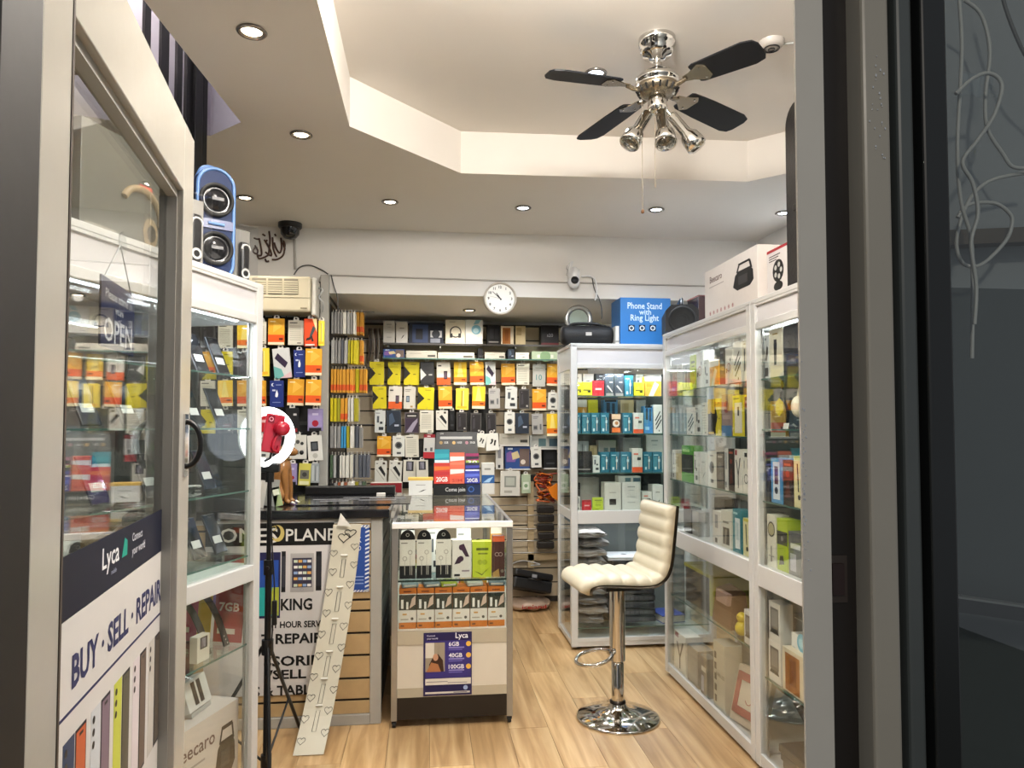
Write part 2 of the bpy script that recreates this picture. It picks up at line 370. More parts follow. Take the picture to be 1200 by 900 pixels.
# stickers on the pane (band, white vinyl, lettering, printed phones)
NAVY, VINYL, NAVYT = ink('14182c'), mat('white_vinyl', 'd6d3d0', rough=.35, noise=.03), ink('2e315c')
y0 = .0296
mb = MB(); mb.box(GL0+.004, GL1-.003, y0-.0006, y0, 1.213, 1.292, NAVY)
mb.text('Lyca', .030, ink('e8e8ea'), sx(.475), y0-.0009, 1.247, 'l', width=.085)
mb.prism([(sx(.375), 1.247), (sx(.345), 1.247), (sx(.345), 1.270), (sx(.36), 1.276)], y0-.0010, y0-.0007, ink('1d9a86'))
mb.text('mobile', .007, ink('9aa0b8'), sx(.43), y0-.0009, 1.232, 'l')
mb.text('Connect', .013, ink('c9cad4'), sx(.315), y0-.0009, 1.263, 'l'); mb.text('your world', .013, ink('c9cad4'), sx(.315), y0-.0009, 1.241, 'l'); mb.build('brand_sticker', door)
mb = MB(); mb.box(GL0+.004, GL1-.003, y0-.0005, y0, .24, 1.212, VINYL)
mb.text('BUY · SELL · REPAIRS', .040, NAVYT, sx(.592), y0-.0009, 1.122, 'l', width=.515, bold=.03)
mb.box(GL0+.01, sx(.06), y0-.0009, y0-.0006, 1.093, 1.097, NAVYT); mb.build('lettering_sticker', door)
mb = MB()
for i, (c1, c2) in enumerate((('31405e', 'c2603a'), ('c9ccd0', '7d6a78'), ('c3c84e', '5a5648'), ('d9cfd2', '6b5c52'), ('c6c0b8', '5a5148'))):
    x = sx(.618-.108*i); t = 1.062
    mb.box(x, x+.042, y0-.0008, y0-.0006, .86, t, ink(c1), 0); mb.box(x+.045, x+.088, y0-.0008, y0-.0006, .86, t, ink('2b2a33')); mb.box(x+.048, x+.085, y0-.0011, y0-.0009, .865, t-.004, ink(c2))
    for k in range(3): mb.disc((x+.011, y0-.0012, t-.014-.017*k), .0055, BLACK, 10)
    mb.box(x+.06, x+.074, y0-.0014, y0-.0012, t-.012, t-.008, BLACK)
mb.build('phone_print', door)
# ================================================================ FURNITURE
LEDM = mat('led_tube_glow', 'eef5ff', emit=3.5, noise=0)
def rayed(mb, x0, x1, z0, z1, y, m, fr=.018):      # a recessed header panel with a raised border
    mb.box(x0, x1, y, y+.018, z0, z1, m)
def cabinet(name, label, loc, rz, W, D=.45, shelves=(1.655, 1.405, 1.145), deck=.865, railz=(.775, .865), low=(.475,), hdr=(1.867, 2.0), back='panel', cls=0, color=(.9, .95, 1), power=POWER_STRIP, lowled=False, led=True):
    t = thing(name, label, 'display cabinet', loc, rz)
    p = .042
    for x in (0, W-p):
        for y in (0, D-p):
            MB().box(x, x+p, y, y+p, .02, hdr[1]-.012, WHITE, .003).build('corner_post', t)
    MB().box(0, W, 0, D, hdr[1]-.022, hdr[1], WHITE, .003).build('top_board', t)
    mb = MB(); mb.box(p, W-p, .012, .02, hdr[0]+.03, hdr[1]-.03, WPANEL); mb.box(p, W-p, .002, .03, hdr[0], hdr[0]+.032, WHITE, .003); mb.box(p, W-p, .002, .03, hdr[1]-.032, hdr[1]-.02, WHITE, .002)
    mb.box(.006, .02, p, D-p, hdr[0], hdr[1]-.02, WHITE); mb.box(W-.02, W-.006, p, D-p, hdr[0], hdr[1]-.02, WHITE); mb.build('header_panel', t)
    MB().box(p, W-p, .0, .03, railz[0], railz[1], WHITE, .003).build('middle_rail', t)
    for x in (.004, W-.034): MB().box(x, x+.03, p, D-p, railz[0]+.02, railz[1]-.005, WHITE).build('side_rail', t)
    MB().box(.02, W-.02, .03, D-.02, deck-.018, deck, WHITE).build('deck', t)
    mb = MB(); mb.box(.005, W-.005, .005, D-.005, .02, .052, WHITE, .003); mb.build('base', t)
    for i in range(4): MB().at(Matrix.Translation((.06 if i % 2 else W-.06, .06 if i < 2 else D-.06, 0))).lathe([(.018, 0), (.02, .01), (.012, .02)], RUBBER, 10).build('foot', t)
    mb = MB(); mb.box(p, W-p, .002, .02, .052, .075, WHITE); mb.build('bottom_rail', t)
    half = W/2
    for z0, z1 in ((.077, railz[0]), (railz[1], hdr[0])):
        for a, b, y in ((p, half+.03, .008), (half-.03, W-p, .017)):
            MB().box(a, b, y, y+.005, z0, z1, GLASS).build('sliding_door', t)
        for x in (.008, W-.013): MB().box(x, x+.005, p, D-p, z0, z1, GLASS).build('side_pane', t)
    if back == 'panel': MB().box(p, W-p, D-.014, D-.008, .06, hdr[0], mat('grey_back_panel', '565b59', rough=.35, noise=.05)).build('back_panel', t)
    else: MB().box(p, W-p, D-.014, D-.009, .06, hdr[0], GLASS).build('back_pane', t)
    for z in tuple(shelves)+tuple(low):
        mb = MB(); mb.box(.016, W-.016, .028, D-.018, z-.006, z, SHELFGL); s = mb.build('glass_shelf', t)
        MB().box(.016, W-.016, .0255, .028, z-.006, z, GEDGE).build('edge', s)
    for x in (p, W-p-.01):
        MB().box(x, x+.01, .03, .036, .09, hdr[0], ALU).build('shelf_track', t)
    if led: MB().cyl((p+.02, .075, hdr[0]+.015), (W-p-.02, .075, hdr[0]+.015), .011, LEDM, 10).build('led_tube', t)
    if lowled: lamp('low_strip_light', 'AREA', (W/2, .1, railz[0]-.003), power*.7, color, (0, 0, 0), t, shape='RECTANGLE', size=W-.14, size_y=.05); MB().cyl((p+.02, .06, railz[0]+.01), (W-p-.02, .06, railz[0]+.01), .011, LEDM, 10).build('led_tube', t)
    lamp('strip_light', 'AREA', (W/2, .1, hdr[0]-.003), power, color, (0, 0, 0), t, shape='RECTANGLE', size=W-.14, size_y=.05)
    return t
XC = 1.40
cab_b = cabinet('display_cabinet', 'white glass display cabinet at the far end stacked with blue cable packs', (.94, 4.68, 0), 0, .98, .5, low=(.135,), shelves=(1.655, 1.405, 1.145), deck=.89, railz=(.815, .90), hdr=(1.835, 2.0), power=POWER_STRIP*1.1, lowled=True)
RZR = -math.pi/2                                # front faces the aisle (towards -X)
cab_r = cabinet('display_cabinet', 'white glass display cabinet behind the cream stool with a boxed speaker on top', (XC, 4.19, 0), RZR, 1.18, .47, power=POWER_STRIP*.45, led=False)
cab_n = cabinet('display_cabinet', 'white glass display cabinet nearest the door post with clipper and ring lamp boxes', (XC, 3.005, 0), RZR, 1.18, .47, shelves=(1.655, 1.44, 1.135), low=(.395,), power=POWER_STRIP*.8)
CA, CD = (-.631, 2.893), (-.3169, -.9485)       # far front corner of the angled phone cabinet and its direction towards the viewer
RZL = math.atan2(-CD[1], -CD[0])
CW = 1.12
cab_l = cabinet('display_cabinet', 'angled white glass cabinet of phones beside the open door', (CA[0]+CD[0]*CW, CA[1]+CD[1]*CW, 0), RZL, CW, .40, shelves=(1.64, 1.445, 1.21, .965), deck=.93, railz=(.87, .93), low=(.635,), hdr=(1.845, 2.0), back='glass', power=POWER_STRIP*.8)

# ---------------------------------------------------------------- long glass counter in the middle
cx0, cx1, cy0, cy1, CTZ = -.165, .425, 3.58, 5.12, .985
ct = thing('glass_counter', 'long narrow glass sales counter with a white front panel and castors', 'counter', (0, 0, 0))
MB().box(cx0+.004, cx1-.004, cy0+.02, cy1, CTZ-.012, CTZ-.002, SHELFGL).build('glass_top', ct)
mb = MB(); mb.box(cx0, cx1, cy0-.012, cy0+.018, CTZ-.03, CTZ, mat('edge_reflection_white', 'efeeea', rough=.12, noise=0), .004); mb.build('front_edge', ct)  # aluminium edge, the light it reflects painted in as white
for x in (cx0, cx1-.018): MB().box(x, x+.018, cy0+.018, cy1, CTZ-.03, CTZ, ALU, .003).build('side_edge', ct)
for x in (cx0, cx1-.03):
    for y in (cy0, cy1-.03): MB().box(x, x+.03, y, y+.03, .035, CTZ-.03, ALU, .003).build('corner_post', ct)
MB().box(cx0+.03, cx1-.03, cy0+.006, cy0+.012, .462, CTZ-.03, GLASS).build('front_pane', ct)
for x in (cx0+.01, cx1-.016): MB().box(x, x+.006, cy0+.03, cy1-.03, .462, CTZ-.03, GLASS).build('side_pane', ct)
CREAM = mat('cream_panel', 'd3cbbb', rough=.45, noise=.03); BEIGE = mat('beige_band', 'b3a993', rough=.5, noise=.04)
mb = MB(); mb.box(cx0+.03, cx1-.03, cy0+.004, cy0+.02, .145, .462, CREAM); mb.box(cx0+.03, cx1-.03, cy0+.001, cy0+.006, .395, .462, BEIGE); mb.box(cx0+.03, cx1-.03, cy0+.001, cy0+.006, .145, .19, BEIGE); mb.build('front_panel', ct)
for x in (cx0+.006, cx1-.02): MB().box(x, x+.014, cy0+.03, cy1-.03, .05, .462, CREAM).build('side_panel', ct)
MB().box(cx0+.02, cx1-.02, cy0+.002, cy0+.03, .04, .145, mat('black_kickboard', '1c1714', rough=.35)).build('kickboard', ct)
MB().box(cx0+.02, cx1-.02, cy0+.02, cy1-.02, .445, .460, PAPER).build('deck', ct)
s = MB().box(cx0+.018, cx1-.018, cy0+.014, cy1-.5, .696, .702, SHELFGL).build('glass_shelf', ct); MB().box(cx0+.02, cx1-.02, cy0+.0125, cy0+.014, .694, .703, mat('dark_shelf_edge', '2a3a36', rough=.2)).build('edge', s)
for x in (cx0+.015, cx1-.015):
    for y in (cy0+.02, cy1-.03):
        c = MB().cyl((x-.008, y, .016), (x+.008, y, .016), .016, RUBBER, 14).build('castor', ct); MB().box(x-.012, x+.012, y-.008, y+.01, .018, .042, BLKM).build('fork', c)
lamp('counter_light', 'AREA', ((cx0+cx1)/2, cy0+.09, CTZ-.034), .55, NEUT, (0, 0, 0), ct, shape='RECTANGLE', size=.5, size_y=.06)
# price poster on the counter front
POST = mat('purple_poster', '322a78', rough=.4, noise=.08, scale=6)
px0, pz0 = atY(496, 816, cy0-.002); px1, pz1 = atY(553, 740, cy0-.002); w, h = px1-px0, pz1-pz0
po = tag(MB().box(0, w, 0, .0012, 0, h, ink('2b2450')).build('price_poster', None, (px0, cy0-.0015, pz0)), 'purple mobile tariff poster taped to the front of the glass counter', 'poster')
mb = MB(); q = -.0004
def pr(x0, z0, x1, z1, m, k=1): mb.quad((x0*w, q*k, z0*h), (x1*w, q*k, z0*h), (x1*w, q*k, z1*h), (x0*w, q*k, z1*h), m)
pr(.04, .28, .98, .98, POST); pr(.04, .17, .98, .27, ink('d8d2c6')); pr(.04, .03, .96, .06, ink('d8d2c6')); pr(.06, .075, .95, .155, ink('221d48'))
pr(.05, .87, .98, .99, ink('241d4a'), 2)
mb.text('Lyca', .026, ink('f0f0f4'), .66*w, q*3, .905*h, 'l', width=.26*w); mb.text('Connect', .008, ink('d8d8e6'), .07*w, q*3, .94*h, 'l'); mb.text('your world', .008, ink('d8d8e6'), .07*w, q*3, .895*h, 'l')
for z, a in ((.78, '6'), (.60, '40'), (.42, '100')):
    mb.text(a+'GB', .020, ink('efeff5'), .52*w, q*3, z*h, 'l'); mb.disc((.93*w, q*3, (z+.03)*h), .0125, ink('e0b04a'), 16)
    pr(.52, z-.035, .84, z-.015, ink('8d88c8'), 3); pr(.52, z-.065, .80, z-.05, ink('6d66b4'), 3)
pr(.04, .38, .44, .84, ink('9a8f7c'), 2); pr(.04, .60, .22, .84, ink('d3cdc0'), 3)
mb.prism([(.1*w, .38*h), (.42*w, .38*h), (.4*w, .56*h), (.3*w, .66*h), (.2*w, .62*h), (.12*w, .5*h)], q*4, q*3.9, ink('3a2419')); mb.disc((.25*w, q*5, .61*h), .017, ink('b98a6c'), 16, rx=.013)
mb.prism([(.06*w, .38*h), (.36*w, .38*h), (.3*w, .5*h), (.16*w, .53*h)], q*5, q*4.9, ink('a9714a'))
pr(.06, .215, .5, .225, ink('77707c'), 3); pr(.5, .195, .9, .205, ink('77707c'), 3); pr(.62, .04, .9, .05, ink('3b3550'), 3); mb.disc((.87*w, q*4, .115*h), .011, ink('9fb2d6'), 14)
mb.build('printed_front', po)

# ---------------------------------------------------------------- slat-fronted side counter
sy = 3.66; sx0, sx1, STZ = -1.62, -.215, 1.045
sc = thing('slat_counter', 'black topped side counter with a beige slatted front and grey frame', 'counter', (0, 0, 0))
SLAT = mat('beige_slat_board', 'b79b70', rough=.5, noise=.12, scale=18); SLATD = mat('black_slat_groove', '14120f', rough=.6)
MB().box(sx0, sx1-.06, sy+.012, sy+.03, .06, 1.0, SLATD).build('groove_backing', sc)
zz = [.045]+[atY(420, y, sy)[1] for y in (820, 795, 768, 742, 716)]+[.60+.115*i for i in range(0, 4)]+[1.0]
for a, b in zip(zz[:-1], zz[1:]): MB().box(sx0, sx1-.055, sy, sy+.014, a+.006, b-.006, SLAT, .002).build('slat', sc)
MB().box(sx1-.055, sx1, sy-.012, sy+.04, 0, 1.0, GREYP, .004).build('end_post', sc)
MB().box(sx0, sx1-.055, sy-.014, sy+.03, 0, .05, GREYP, .003).build('bottom_rail', sc)
MB().box(sx0, sx1-.055, sy-.004, sy+.02, .975, 1.0, mat('white_top_rail', 'cbc9c2', rough=.4)).build('top_rail', sc)
MB().box(sx1-.02, sx1-.008, sy+.04, sy+.86, .02, 1.0, mat('black_side_board', '1b1a19', rough=.5)).build('side_board', sc)
for i in range(9): MB().box(sx1-.008, sx1-.004, sy+.04, sy+.86, .08+.1*i, .16+.1*i, mat('charcoal_slat', '34322f', rough=.5)).build('side_slat', sc)
MB().box(sx1-.055, sx1, sy+.86, sy+.90, 0, 1.0, GREYP).build('rear_post', sc); MB().box(sx0, sx0+.05, sy+.03, sy+.9, 0, 1.0, SLATD).build('end_board', sc)
BTOP = mat('black_marble_laminate', '17171a', rough=.14, noise=.5, scale=25)
MB().box(sx0-.02, sx1+.035, sy-.03, sy+.92, 1.0, STZ, BTOP, .006).build('counter_top', sc)
# banner on the slats
bx0, bz0 = atY(238, 812, sy-.004)[0], atY(380, 812, sy-.004)[1]; bx1, bz1 = atY(391, 700, sy-.004)[0], atY(380, 609, sy-.004)[1]
bw, bh = bx1-bx0, bz1-bz0
ban = tag(MB().box(0, bw, 0, .003, 0, bh, mat('white_banner_vinyl', 'cfccca', rough=.4, noise=.04, scale=5)).build('shop_banner', None, (bx0, sy-.0085, bz0)), 'white shop banner with black name strip and phone pictures on the slat counter', 'banner')
def L2(px, py): x, z = atY(px, py, sy-.0085); return x-bx0, z-bz0
mb = MB(); q = -.0006
a, b = L2(238, 641), L2(391, 612); mb.box(0, bw, q, 0, a[1], b[1], ink('141414'))
BW = ink('d4d2cc'); BK = ink('171717')
for s_, p0, p1 in (('FON', 246, 298), ('ES', 302, 326), ('PLANET', 335, 405)):
    x0, z0 = L2(p0, 636 if s_ != 'PLANET' else 634); x1, z1 = L2(p1, 618)
    mb.text(s_, (z1-z0)*.95, BW, x0, q*2, z0, 'l', width=x1-x0)
x, z = L2(325.5, 625)
# crescent emblem
GOLD = ink('c9b46a'); cr = []
for i in range(13): t = rad(-150+i*20); cr.append((x+.032*math.cos(t), z+.040*math.sin(t)))
for i in range(13): t = rad(90-i*20); cr.append((x-.010+.024*math.cos(t), z+.006+.032*math.sin(t)))
n = 13; vs = [(p[0], q*3, p[1]) for p in cr[:n]]+[(p[0], q*3, p[1]) for p in cr[n:][::-1]]
mb.add(vs, [(i, i+1, n+i+1, n+i) for i in range(n-1)], GOLD)
mb.tube([(x-.03, q*3, z+.03), (x-.012, q*3, z+.036), (x-.006, q*3, z+.02), (x-.02, q*3, z+.012)], .002, GOLD, 4)
def phone_pic(x0, x1, y0, y1, bez, scr, icons=False, tilt=0):
    (a, d), (c, b) = L2(x0, y1), L2(x1, y0)
    mb.box(a, c, q*2, 0, d, b, bez, .0005); e = .08*(c-a)
    mb.quad((a+e, q*3, d+.12*(b-d)), (c-e, q*3, d+.12*(b-d)), (c-e, q*3, b-.12*(b-d)), (a+e, q*3, b-.12*(b-d)), scr)
    if icons:
        for i in range(4):
            for j in range(5):
                u, v = a+e+(c-a-2*e)*(.08+.23*i), d+(b-d)*(.16+.15*j if j else .14)
                mb.quad((u, q*4, v), (u+.16*(c-a), q*4, v), (u+.16*(c-a), q*4, v+.07*(b-d)), (u, q*4, v+.07*(b-d)), ink(('c9d6c0', 'd8a45a', '8fa9cf', 'e3e0da')[(i+j) % 4]))
        mb.ringf(((a+c)/2, q*4, d+.06*(b-d)), .006, .008, ink('9a9a98'), 14)
phone_pic(299, 329, 647, 725, ink('26264e'), ink('2a4fa0')); (a, d), (c, b) = L2(301, 722), L2(327, 688); mb.quad((a, q*4, d), (c, q*4, d), (c, q*4, b), (a, q*4, b), ink('2fa7a0')); mb.quad((a+.05, q*5, d+.01), (c, q*5, d), (c, q*5, b), (c-.03, q*5, b), ink('a9b23c'))
phone_pic(329.5, 335, 646, 694, ink('1b1b1e'), ink('3a3a42')); phone_pic(340, 368, 648, 694, ink('aeaaa8'), ink('3a3648'), True); phone_pic(370, 377, 646, 692, ink('1b1b1e'), ink('2a2a30'))
phone_pic(262, 296, 650, 722, ink('8e2a33'), ink('b8414a')); phone_pic(240, 260, 650, 720, ink('222226'), ink('5c4c90'))
for s_, p0, p1, y0_, y1_ in (('KING', 329, 366, 701, 715), ('(1 HOUR SERV', 318, 376, 727, 736), ('T REPAIRS', 306, 386, 741, 755), ('SSORIES', 309, 384, 767, 781), ('/SELL', 313, 359, 784, 796), ('S & TABLETS', 297, 392, 801, 816)):
    x0, z0 = L2(p0, y1_); x1, z1 = L2(p1, y0_); mb.text(s_, z1-z0, BK, x0, q*2, z0, 'l', width=min(x1, bw-.002)-x0, bold=.028)
mb.build('printed_front', ban)
# blue notice with striped border
x0, z0 = atY(410, 694, sy-.004); x1, z1 = atY(433, 615, sy-.004); w, h = x1-x0, z1-z0
no = tag(MB().box(0, w, 0, .002, 0, h, ink('2c4f9c')).build('notice', None, (x0, sy-.0045, z0)), 'blue mask notice with striped white border half behind the heart strip', 'notice')
mb = MB(); q = -.0005
for i in range(16):
    z = h*i/16; mb.quad((w-.020, q, z), (w, q, z+.008), (w, q, z+.017), (w-.020, q, z+.009), ink('dfe3ea'))
for i in range(6):
    x = w*i/6; mb.quad((x, q, h-.012), (x+.010, q, h-.012), (x+.018, q, h), (x+.008, q, h), ink('dfe3ea')); mb.quad((x, q, 0), (x+.010, q, 0), (x+.018, q, .010), (x+.008, q, .010), ink('dfe3ea'))
mb.text('MASK', .026, ink('dfe3ea'), w-.038, q, h*.74, 'r', squash=.8); mb.text('REQUIRED', .022, ink('dfe3ea'), w-.04, q, h*.62, 'r', squash=.6)
for k, (a, b) in enumerate(((.2, .85), (.3, .85), (.35, .8))): mb.box(w*a*.6, w*.72, q, 0, h*(.22-.05*k), h*(.235-.05*k), ink('8fa7d8'))
mb.build('printed_front', no)
# heart-patterned hook strip leaning on the counter
hb = atZ(360, 886, 0)[1]
cl = [(sy-.055, atY(407, 615, sy-.055)[1], 395, 421), (sy-.06, .80, None, None), (sy-.085, .58, None, None), (sy-.13, .36, None, None), (sy-.20, .16, None, None), (hb, .004, None, None)]
tx = atY(407, 618, sy-.055)[0]; bx = atZ(361, 886, 0)[0]; k0 = cl[0][1]
path = smooth_path([(tx+(bx-tx)*((k0-z)/k0)**1.25, y, z) for y, z, _, _ in cl], 6)
hw0, hw1 = (atY(421, 615, sy-.055)[0]-atY(394, 615, sy-.055)[0])/2, (atZ(381, 886, 0)[0]-atZ(340, 884, 0)[0])/2
hw = (hw0+hw1)/2
CREAMC = mat('cream_strip_card', 'c9c4b2', rough=.4, noise=.05, scale=6)
mb = MB(); vs = []; n = len(path)
for p in path:
    for e in (-hw, hw): vs += [(p.x+e, p.y, p.z), (p.x+e, p.y+.003, p.z+.0015)]
fs = []
for i in range(n-1):
    a, b = 4*i, 4*i+4; fs += [(a, b, b+2, a+2), (a+1, a+3, b+3, b+1), (a, a+1, b+1, b), (a+2, b+2, b+3, a+3)]
fs += [(0, 2, 3, 1), (4*n-4, 4*n-3, 4*n-1, 4*n-2)]
hs = tag(mb.add(vs, fs, CREAMC).build('hook_strip'), 'long cream strip printed with hearts leaning on the slat counter', 'display strip')
def on_strip(t, u, off=.0025):
    f = t*(n-1); i = min(int(f), n-2); p = path[i].lerp(path[i+1], f-i); d = (path[i+1]-path[i]).normalized(); nn = Vector((0, d.z, -d.y)); nn = nn if nn.y < 0 else -nn
    return Vector((p.x+u*hw, p.y, p.z))+nn*off
INKG = ink('55554e')
mb = MB()
def heart(t, u, s, mbx, m, r=.0011):
    pts = []
    for i in range(16):
        a = 2*math.pi*i/16; hx = 16*math.sin(a)**3; hy = 13*math.cos(a)-5*math.cos(2*a)-2*math.cos(3*a)-math.cos(4*a)
        pts.append(on_strip(t-hy*s/16/1.05, u+hx*s/16/hw*1.0, .0015))
    mbx.tube(pts, r, m, 4, True)
for i in range(10):
    heart(.16+.085*i, -.78+.1*(i % 2), .018, mb, INKG); heart(.13+.085*i, .78-.1*((i+1) % 2), .018, mb, INKG)
heart(.085, -.15, .028, mb, ink('2c2c28'), .002); heart(.06, .28, .028, mb, ink('2c2c28'), .002)
mb.build('heart_print', hs)
WCLIP = mat('white_clip', 'e6e4dc', rough=.3, noise=0)
for i, t in enumerate((.17, .31, .44, .57, .68, .79)):
    mb = MB(); a = on_strip(t, -.02, .006); mb.tube([on_strip(t, -.22, .004), on_strip(t, 0, .012), on_strip(t, .22, .004)], .004, WCLIP, 6)
    mb.tube([on_strip(t+.02, -.12), on_strip(t+.10, -.12), on_strip(t+.10, .14), on_strip(t+.02, .14)], .0012, INKG, 4, True); mb.build('hanging_clip', hs)
mb = MB(); p = on_strip(.0, 0); mb.prism([(p.x-.045, p.z+.0), (p.x+.02, p.z-.005), (p.x-.03, p.z+.06)], p.y-.02, p.y-.018, PAPER); mb.build('torn_flap', hs)

# ---------------------------------------------------------------- bar stool
sX, sY = atZ(724, 841, 0)
st = thing('bar_stool', 'cream quilted bar stool on a round chrome base', 'stool', (sX, sY, 0), rad(6))
MB().lathe([(.205, 0), (.21, .006), (.20, .013), (.12, .028), (.06, .045), (.045, .06), (.04, .075)], CHROME, 40).build('base_plate', st)
mb = MB(); mb.lathe([(.031, .06), (.031, .27), (.027, .275), (.024, .28), (.024, .64)], CHROME, 24); mb.lathe([(.04, .055), (.04, .085), (.034, .09)], mat('dark_collar', '3a342e', rough=.3, metal=.8), 24); mb.build('gas_lift', st)
mb = MB(); mb.lathe([(.039, .285), (.039, .65)], CHROME, 24); mb.build('upper_sleeve', st)
ptsr = [(-.125+.088*math.cos(rad(a)), .10*math.sin(rad(a)), .305+.02*math.cos(rad(a))) for a in range(0, 360, 15)]
mb = MB(); mb.tube(ptsr, .0095, CHROME, 8, True); mb.box(-.05, -.03, -.02, .02, .315, .335, CHROME); mb.build('footrest_ring', st)
prof = smooth_path([(-.212, 0, .655), (-.205, 0, .688), (-.155, 0, .702), (-.06, 0, .698), (.05, 0, .690), (.125, 0, .694), (.175, 0, .728), (.200, 0, .79), (.212, 0, .88), (.222, 0, .97), (.232, 0, 1.065)], 8)
CUSH = mat('cream_leatherette', 'd0c9b4', rough=.32, noise=.05, scale=9, bump=.06)
SHELLM = mat('dark_chrome_shell', '8d867c', rough=.18, metal=.9)
def seat(mbx, hwid, lo, hi, m, ribs=0, rowgrid=0):
    k = len(prof); J = 14; top = []; bot = []; acc = [0]
    for i in range(1, k): acc.append(acc[-1]+(prof[i]-prof[i-1]).length)
    for i, p in enumerate(prof):
        d = (prof[min(i+1, k-1)]-prof[max(i-1, 0)]).normalized(); nn = Vector((-d.z, 0, d.x))
        endf = min(1, min(acc[i], acc[-1]-acc[i])/.025); endf = math.sqrt(max(0, 1-(1-endf)**2))*.7+.3
        rib = abs(math.sin(math.pi*acc[i]/acc[-1]*ribs))**.55 if ribs else 1
        rt, rb = [], []
        for j in range(J+1):
            u = -1+2*j/J; e = max(0, 1-abs(u)**6)**.5; g = (abs(math.sin(math.pi*(u+1)/2*rowgrid))**.5*.25+.75) if rowgrid else 1
            h = lo+(hi-lo)*(.45*e+(.55*e*(.25+.75*rib*g) if ribs else .55*e))*endf
            q_ = p+nn*h; rt.append((q_.x, u*hwid, q_.z)); q_ = p+nn*lo; rb.append((q_.x, u*hwid, q_.z))
        top.append(rt); bot.append(rb)
    vs = [v for r_ in top for v in r_]+[v for r_ in bot for v in r_]; o = k*(J+1); fs = []
    for i in range(k-1):
        for j in range(J):
            a = i*(J+1)+j; fs.append((a, a+1, a+J+2, a+J+1)); fs.append((o+a, o+a+J+1, o+a+J+2, o+a+1))
        a = i*(J+1); fs.append((a, a+J+1, o+a+J+1, o+a)); a += J; fs.append((a, o+a, o+a+J+1, a+J+1))
    for a in (0, (k-1)*(J+1)):
        fs += [(a+j, o+a+j, o+a+j+1, a+j+1) for j in range(J)]
    mbx.add(vs, fs, m, True)
mb = MB(); seat(mb, .195, .0, .045, CUSH, ribs=11, rowgrid=3); mb.build('cushion', st)
mb = MB(); seat(mb, .2, -.014, .0, SHELLM); mb.build('seat_shell', st)
mb = MB(); mb.box(-.09, .09, -.09, .09, .645, .672, BLKM); mb.build('seat_plate', st)

# ---------------------------------------------------------------- ceiling fan
fX, fY = .896, 2.72
fan = thing('ceiling_fan', 'chrome ceiling fan with four dark navy blades and three spotlights', 'ceiling fan', (fX, fY, TRAY))
fan['support'] = 'ceiling'
MB().lathe([(.0, -.085), (.03, -.085), (.034, -.075), (.055, -.07), (.066, -.055), (.068, -.03), (.072, -.028), (.072, 0)], CHROME, 32).build('canopy', fan)
zh = atY(768, 95, fY)[1]-TRAY
mb = MB(); mb.cyl((0, 0, -.08), (0, 0, zh+.02), .0125, CHROME); mb.lathe([(.018, zh+.055), (.02, zh+.07), (.013, zh+.078)], CHROME, 16); mb.build('down_rod', fan)
mh = MB().lathe([(.0, zh+.03), (.03, zh+.032), (.07, zh+.024), (.084, zh+.008), (.086, zh-.004), (.08, zh-.008), (.079, zh-.02)], CHROME, 36).build('motor_housing', fan)
BRASS = mat('champagne_metal', '8d8270', rough=.25, metal=.9)
mb = MB(); mb.lathe([(.079, zh-.018), (.082, zh-.03), (.07, zh-.052), (.05, zh-.062), (.0, zh-.064)], BRASS, 36); mb.build('vent_ring', mh)
mb = MB()
for i in range(18):
    a = 2*math.pi*i/18; c_, s_ = math.cos(a), math.sin(a); mb.tube([(.0835*c_, .0835*s_, zh-.033), (.071*c_, .071*s_, zh-.053)], .004, BLKM, 5)
mb.build('vent_slot', mh)
NAVYB = mat('dark_navy_blade', '0a0c12', rough=.55, spec=.25, noise=.12, scale=30)
bz = TRAY+zh-.03
for px, py in ((641, 87), (678, 170), (893, 57), (884, 157)):
    tx_, ty_ = atZ(px, py, bz); dx, dy = tx_-fX, ty_-fY; a = math.atan2(dy, dx); Lb = min(.56, max(.43, math.hypot(dx, dy)))
    M = Matrix.Rotation(a, 4, 'Z') @ Matrix.Translation((0, 0, zh-.03)) @ Matrix.Rotation(rad(-11), 4, 'X')
    pts = [(.165, -.048), (.18, -.055), (.30, -.062), (Lb-.05, -.066), (Lb-.012, -.055), (Lb, -.03), (Lb, .03), (Lb-.012, .055), (Lb-.05, .066), (.30, .062), (.18, .055), (.165, .048)]
    b = MB().at(M).hprism(pts, 0, .006, NAVYB).build('blade', fan)
    mb = MB().at(M); mb.hprism([(.12, -.014), (.15, -.022), (.20, -.05), (.225, -.03), (.225, .03), (.20, .05), (.15, .022), (.12, .014)], -.004, 0, BRASS); mb.tube([(.06, 0, -.012), (.1, 0, -.012), (.13, 0, -.003)], .009, BRASS, 6)
    for u in (-.03, .03): mb.cyl((.2, u, -.007), (.2, u, -.003), .004, CHROME, 8)
    mb.build('blade_iron', b)
lk = MB().lathe([(.03, zh-.06), (.037, zh-.07), (.037, zh-.12), (.03, zh-.128), (.0, zh-.13)], CHROME, 28).build('light_hub', fan)
BULB = glass('bulb_glass', (.9, .9, .88), 1.45, .1)
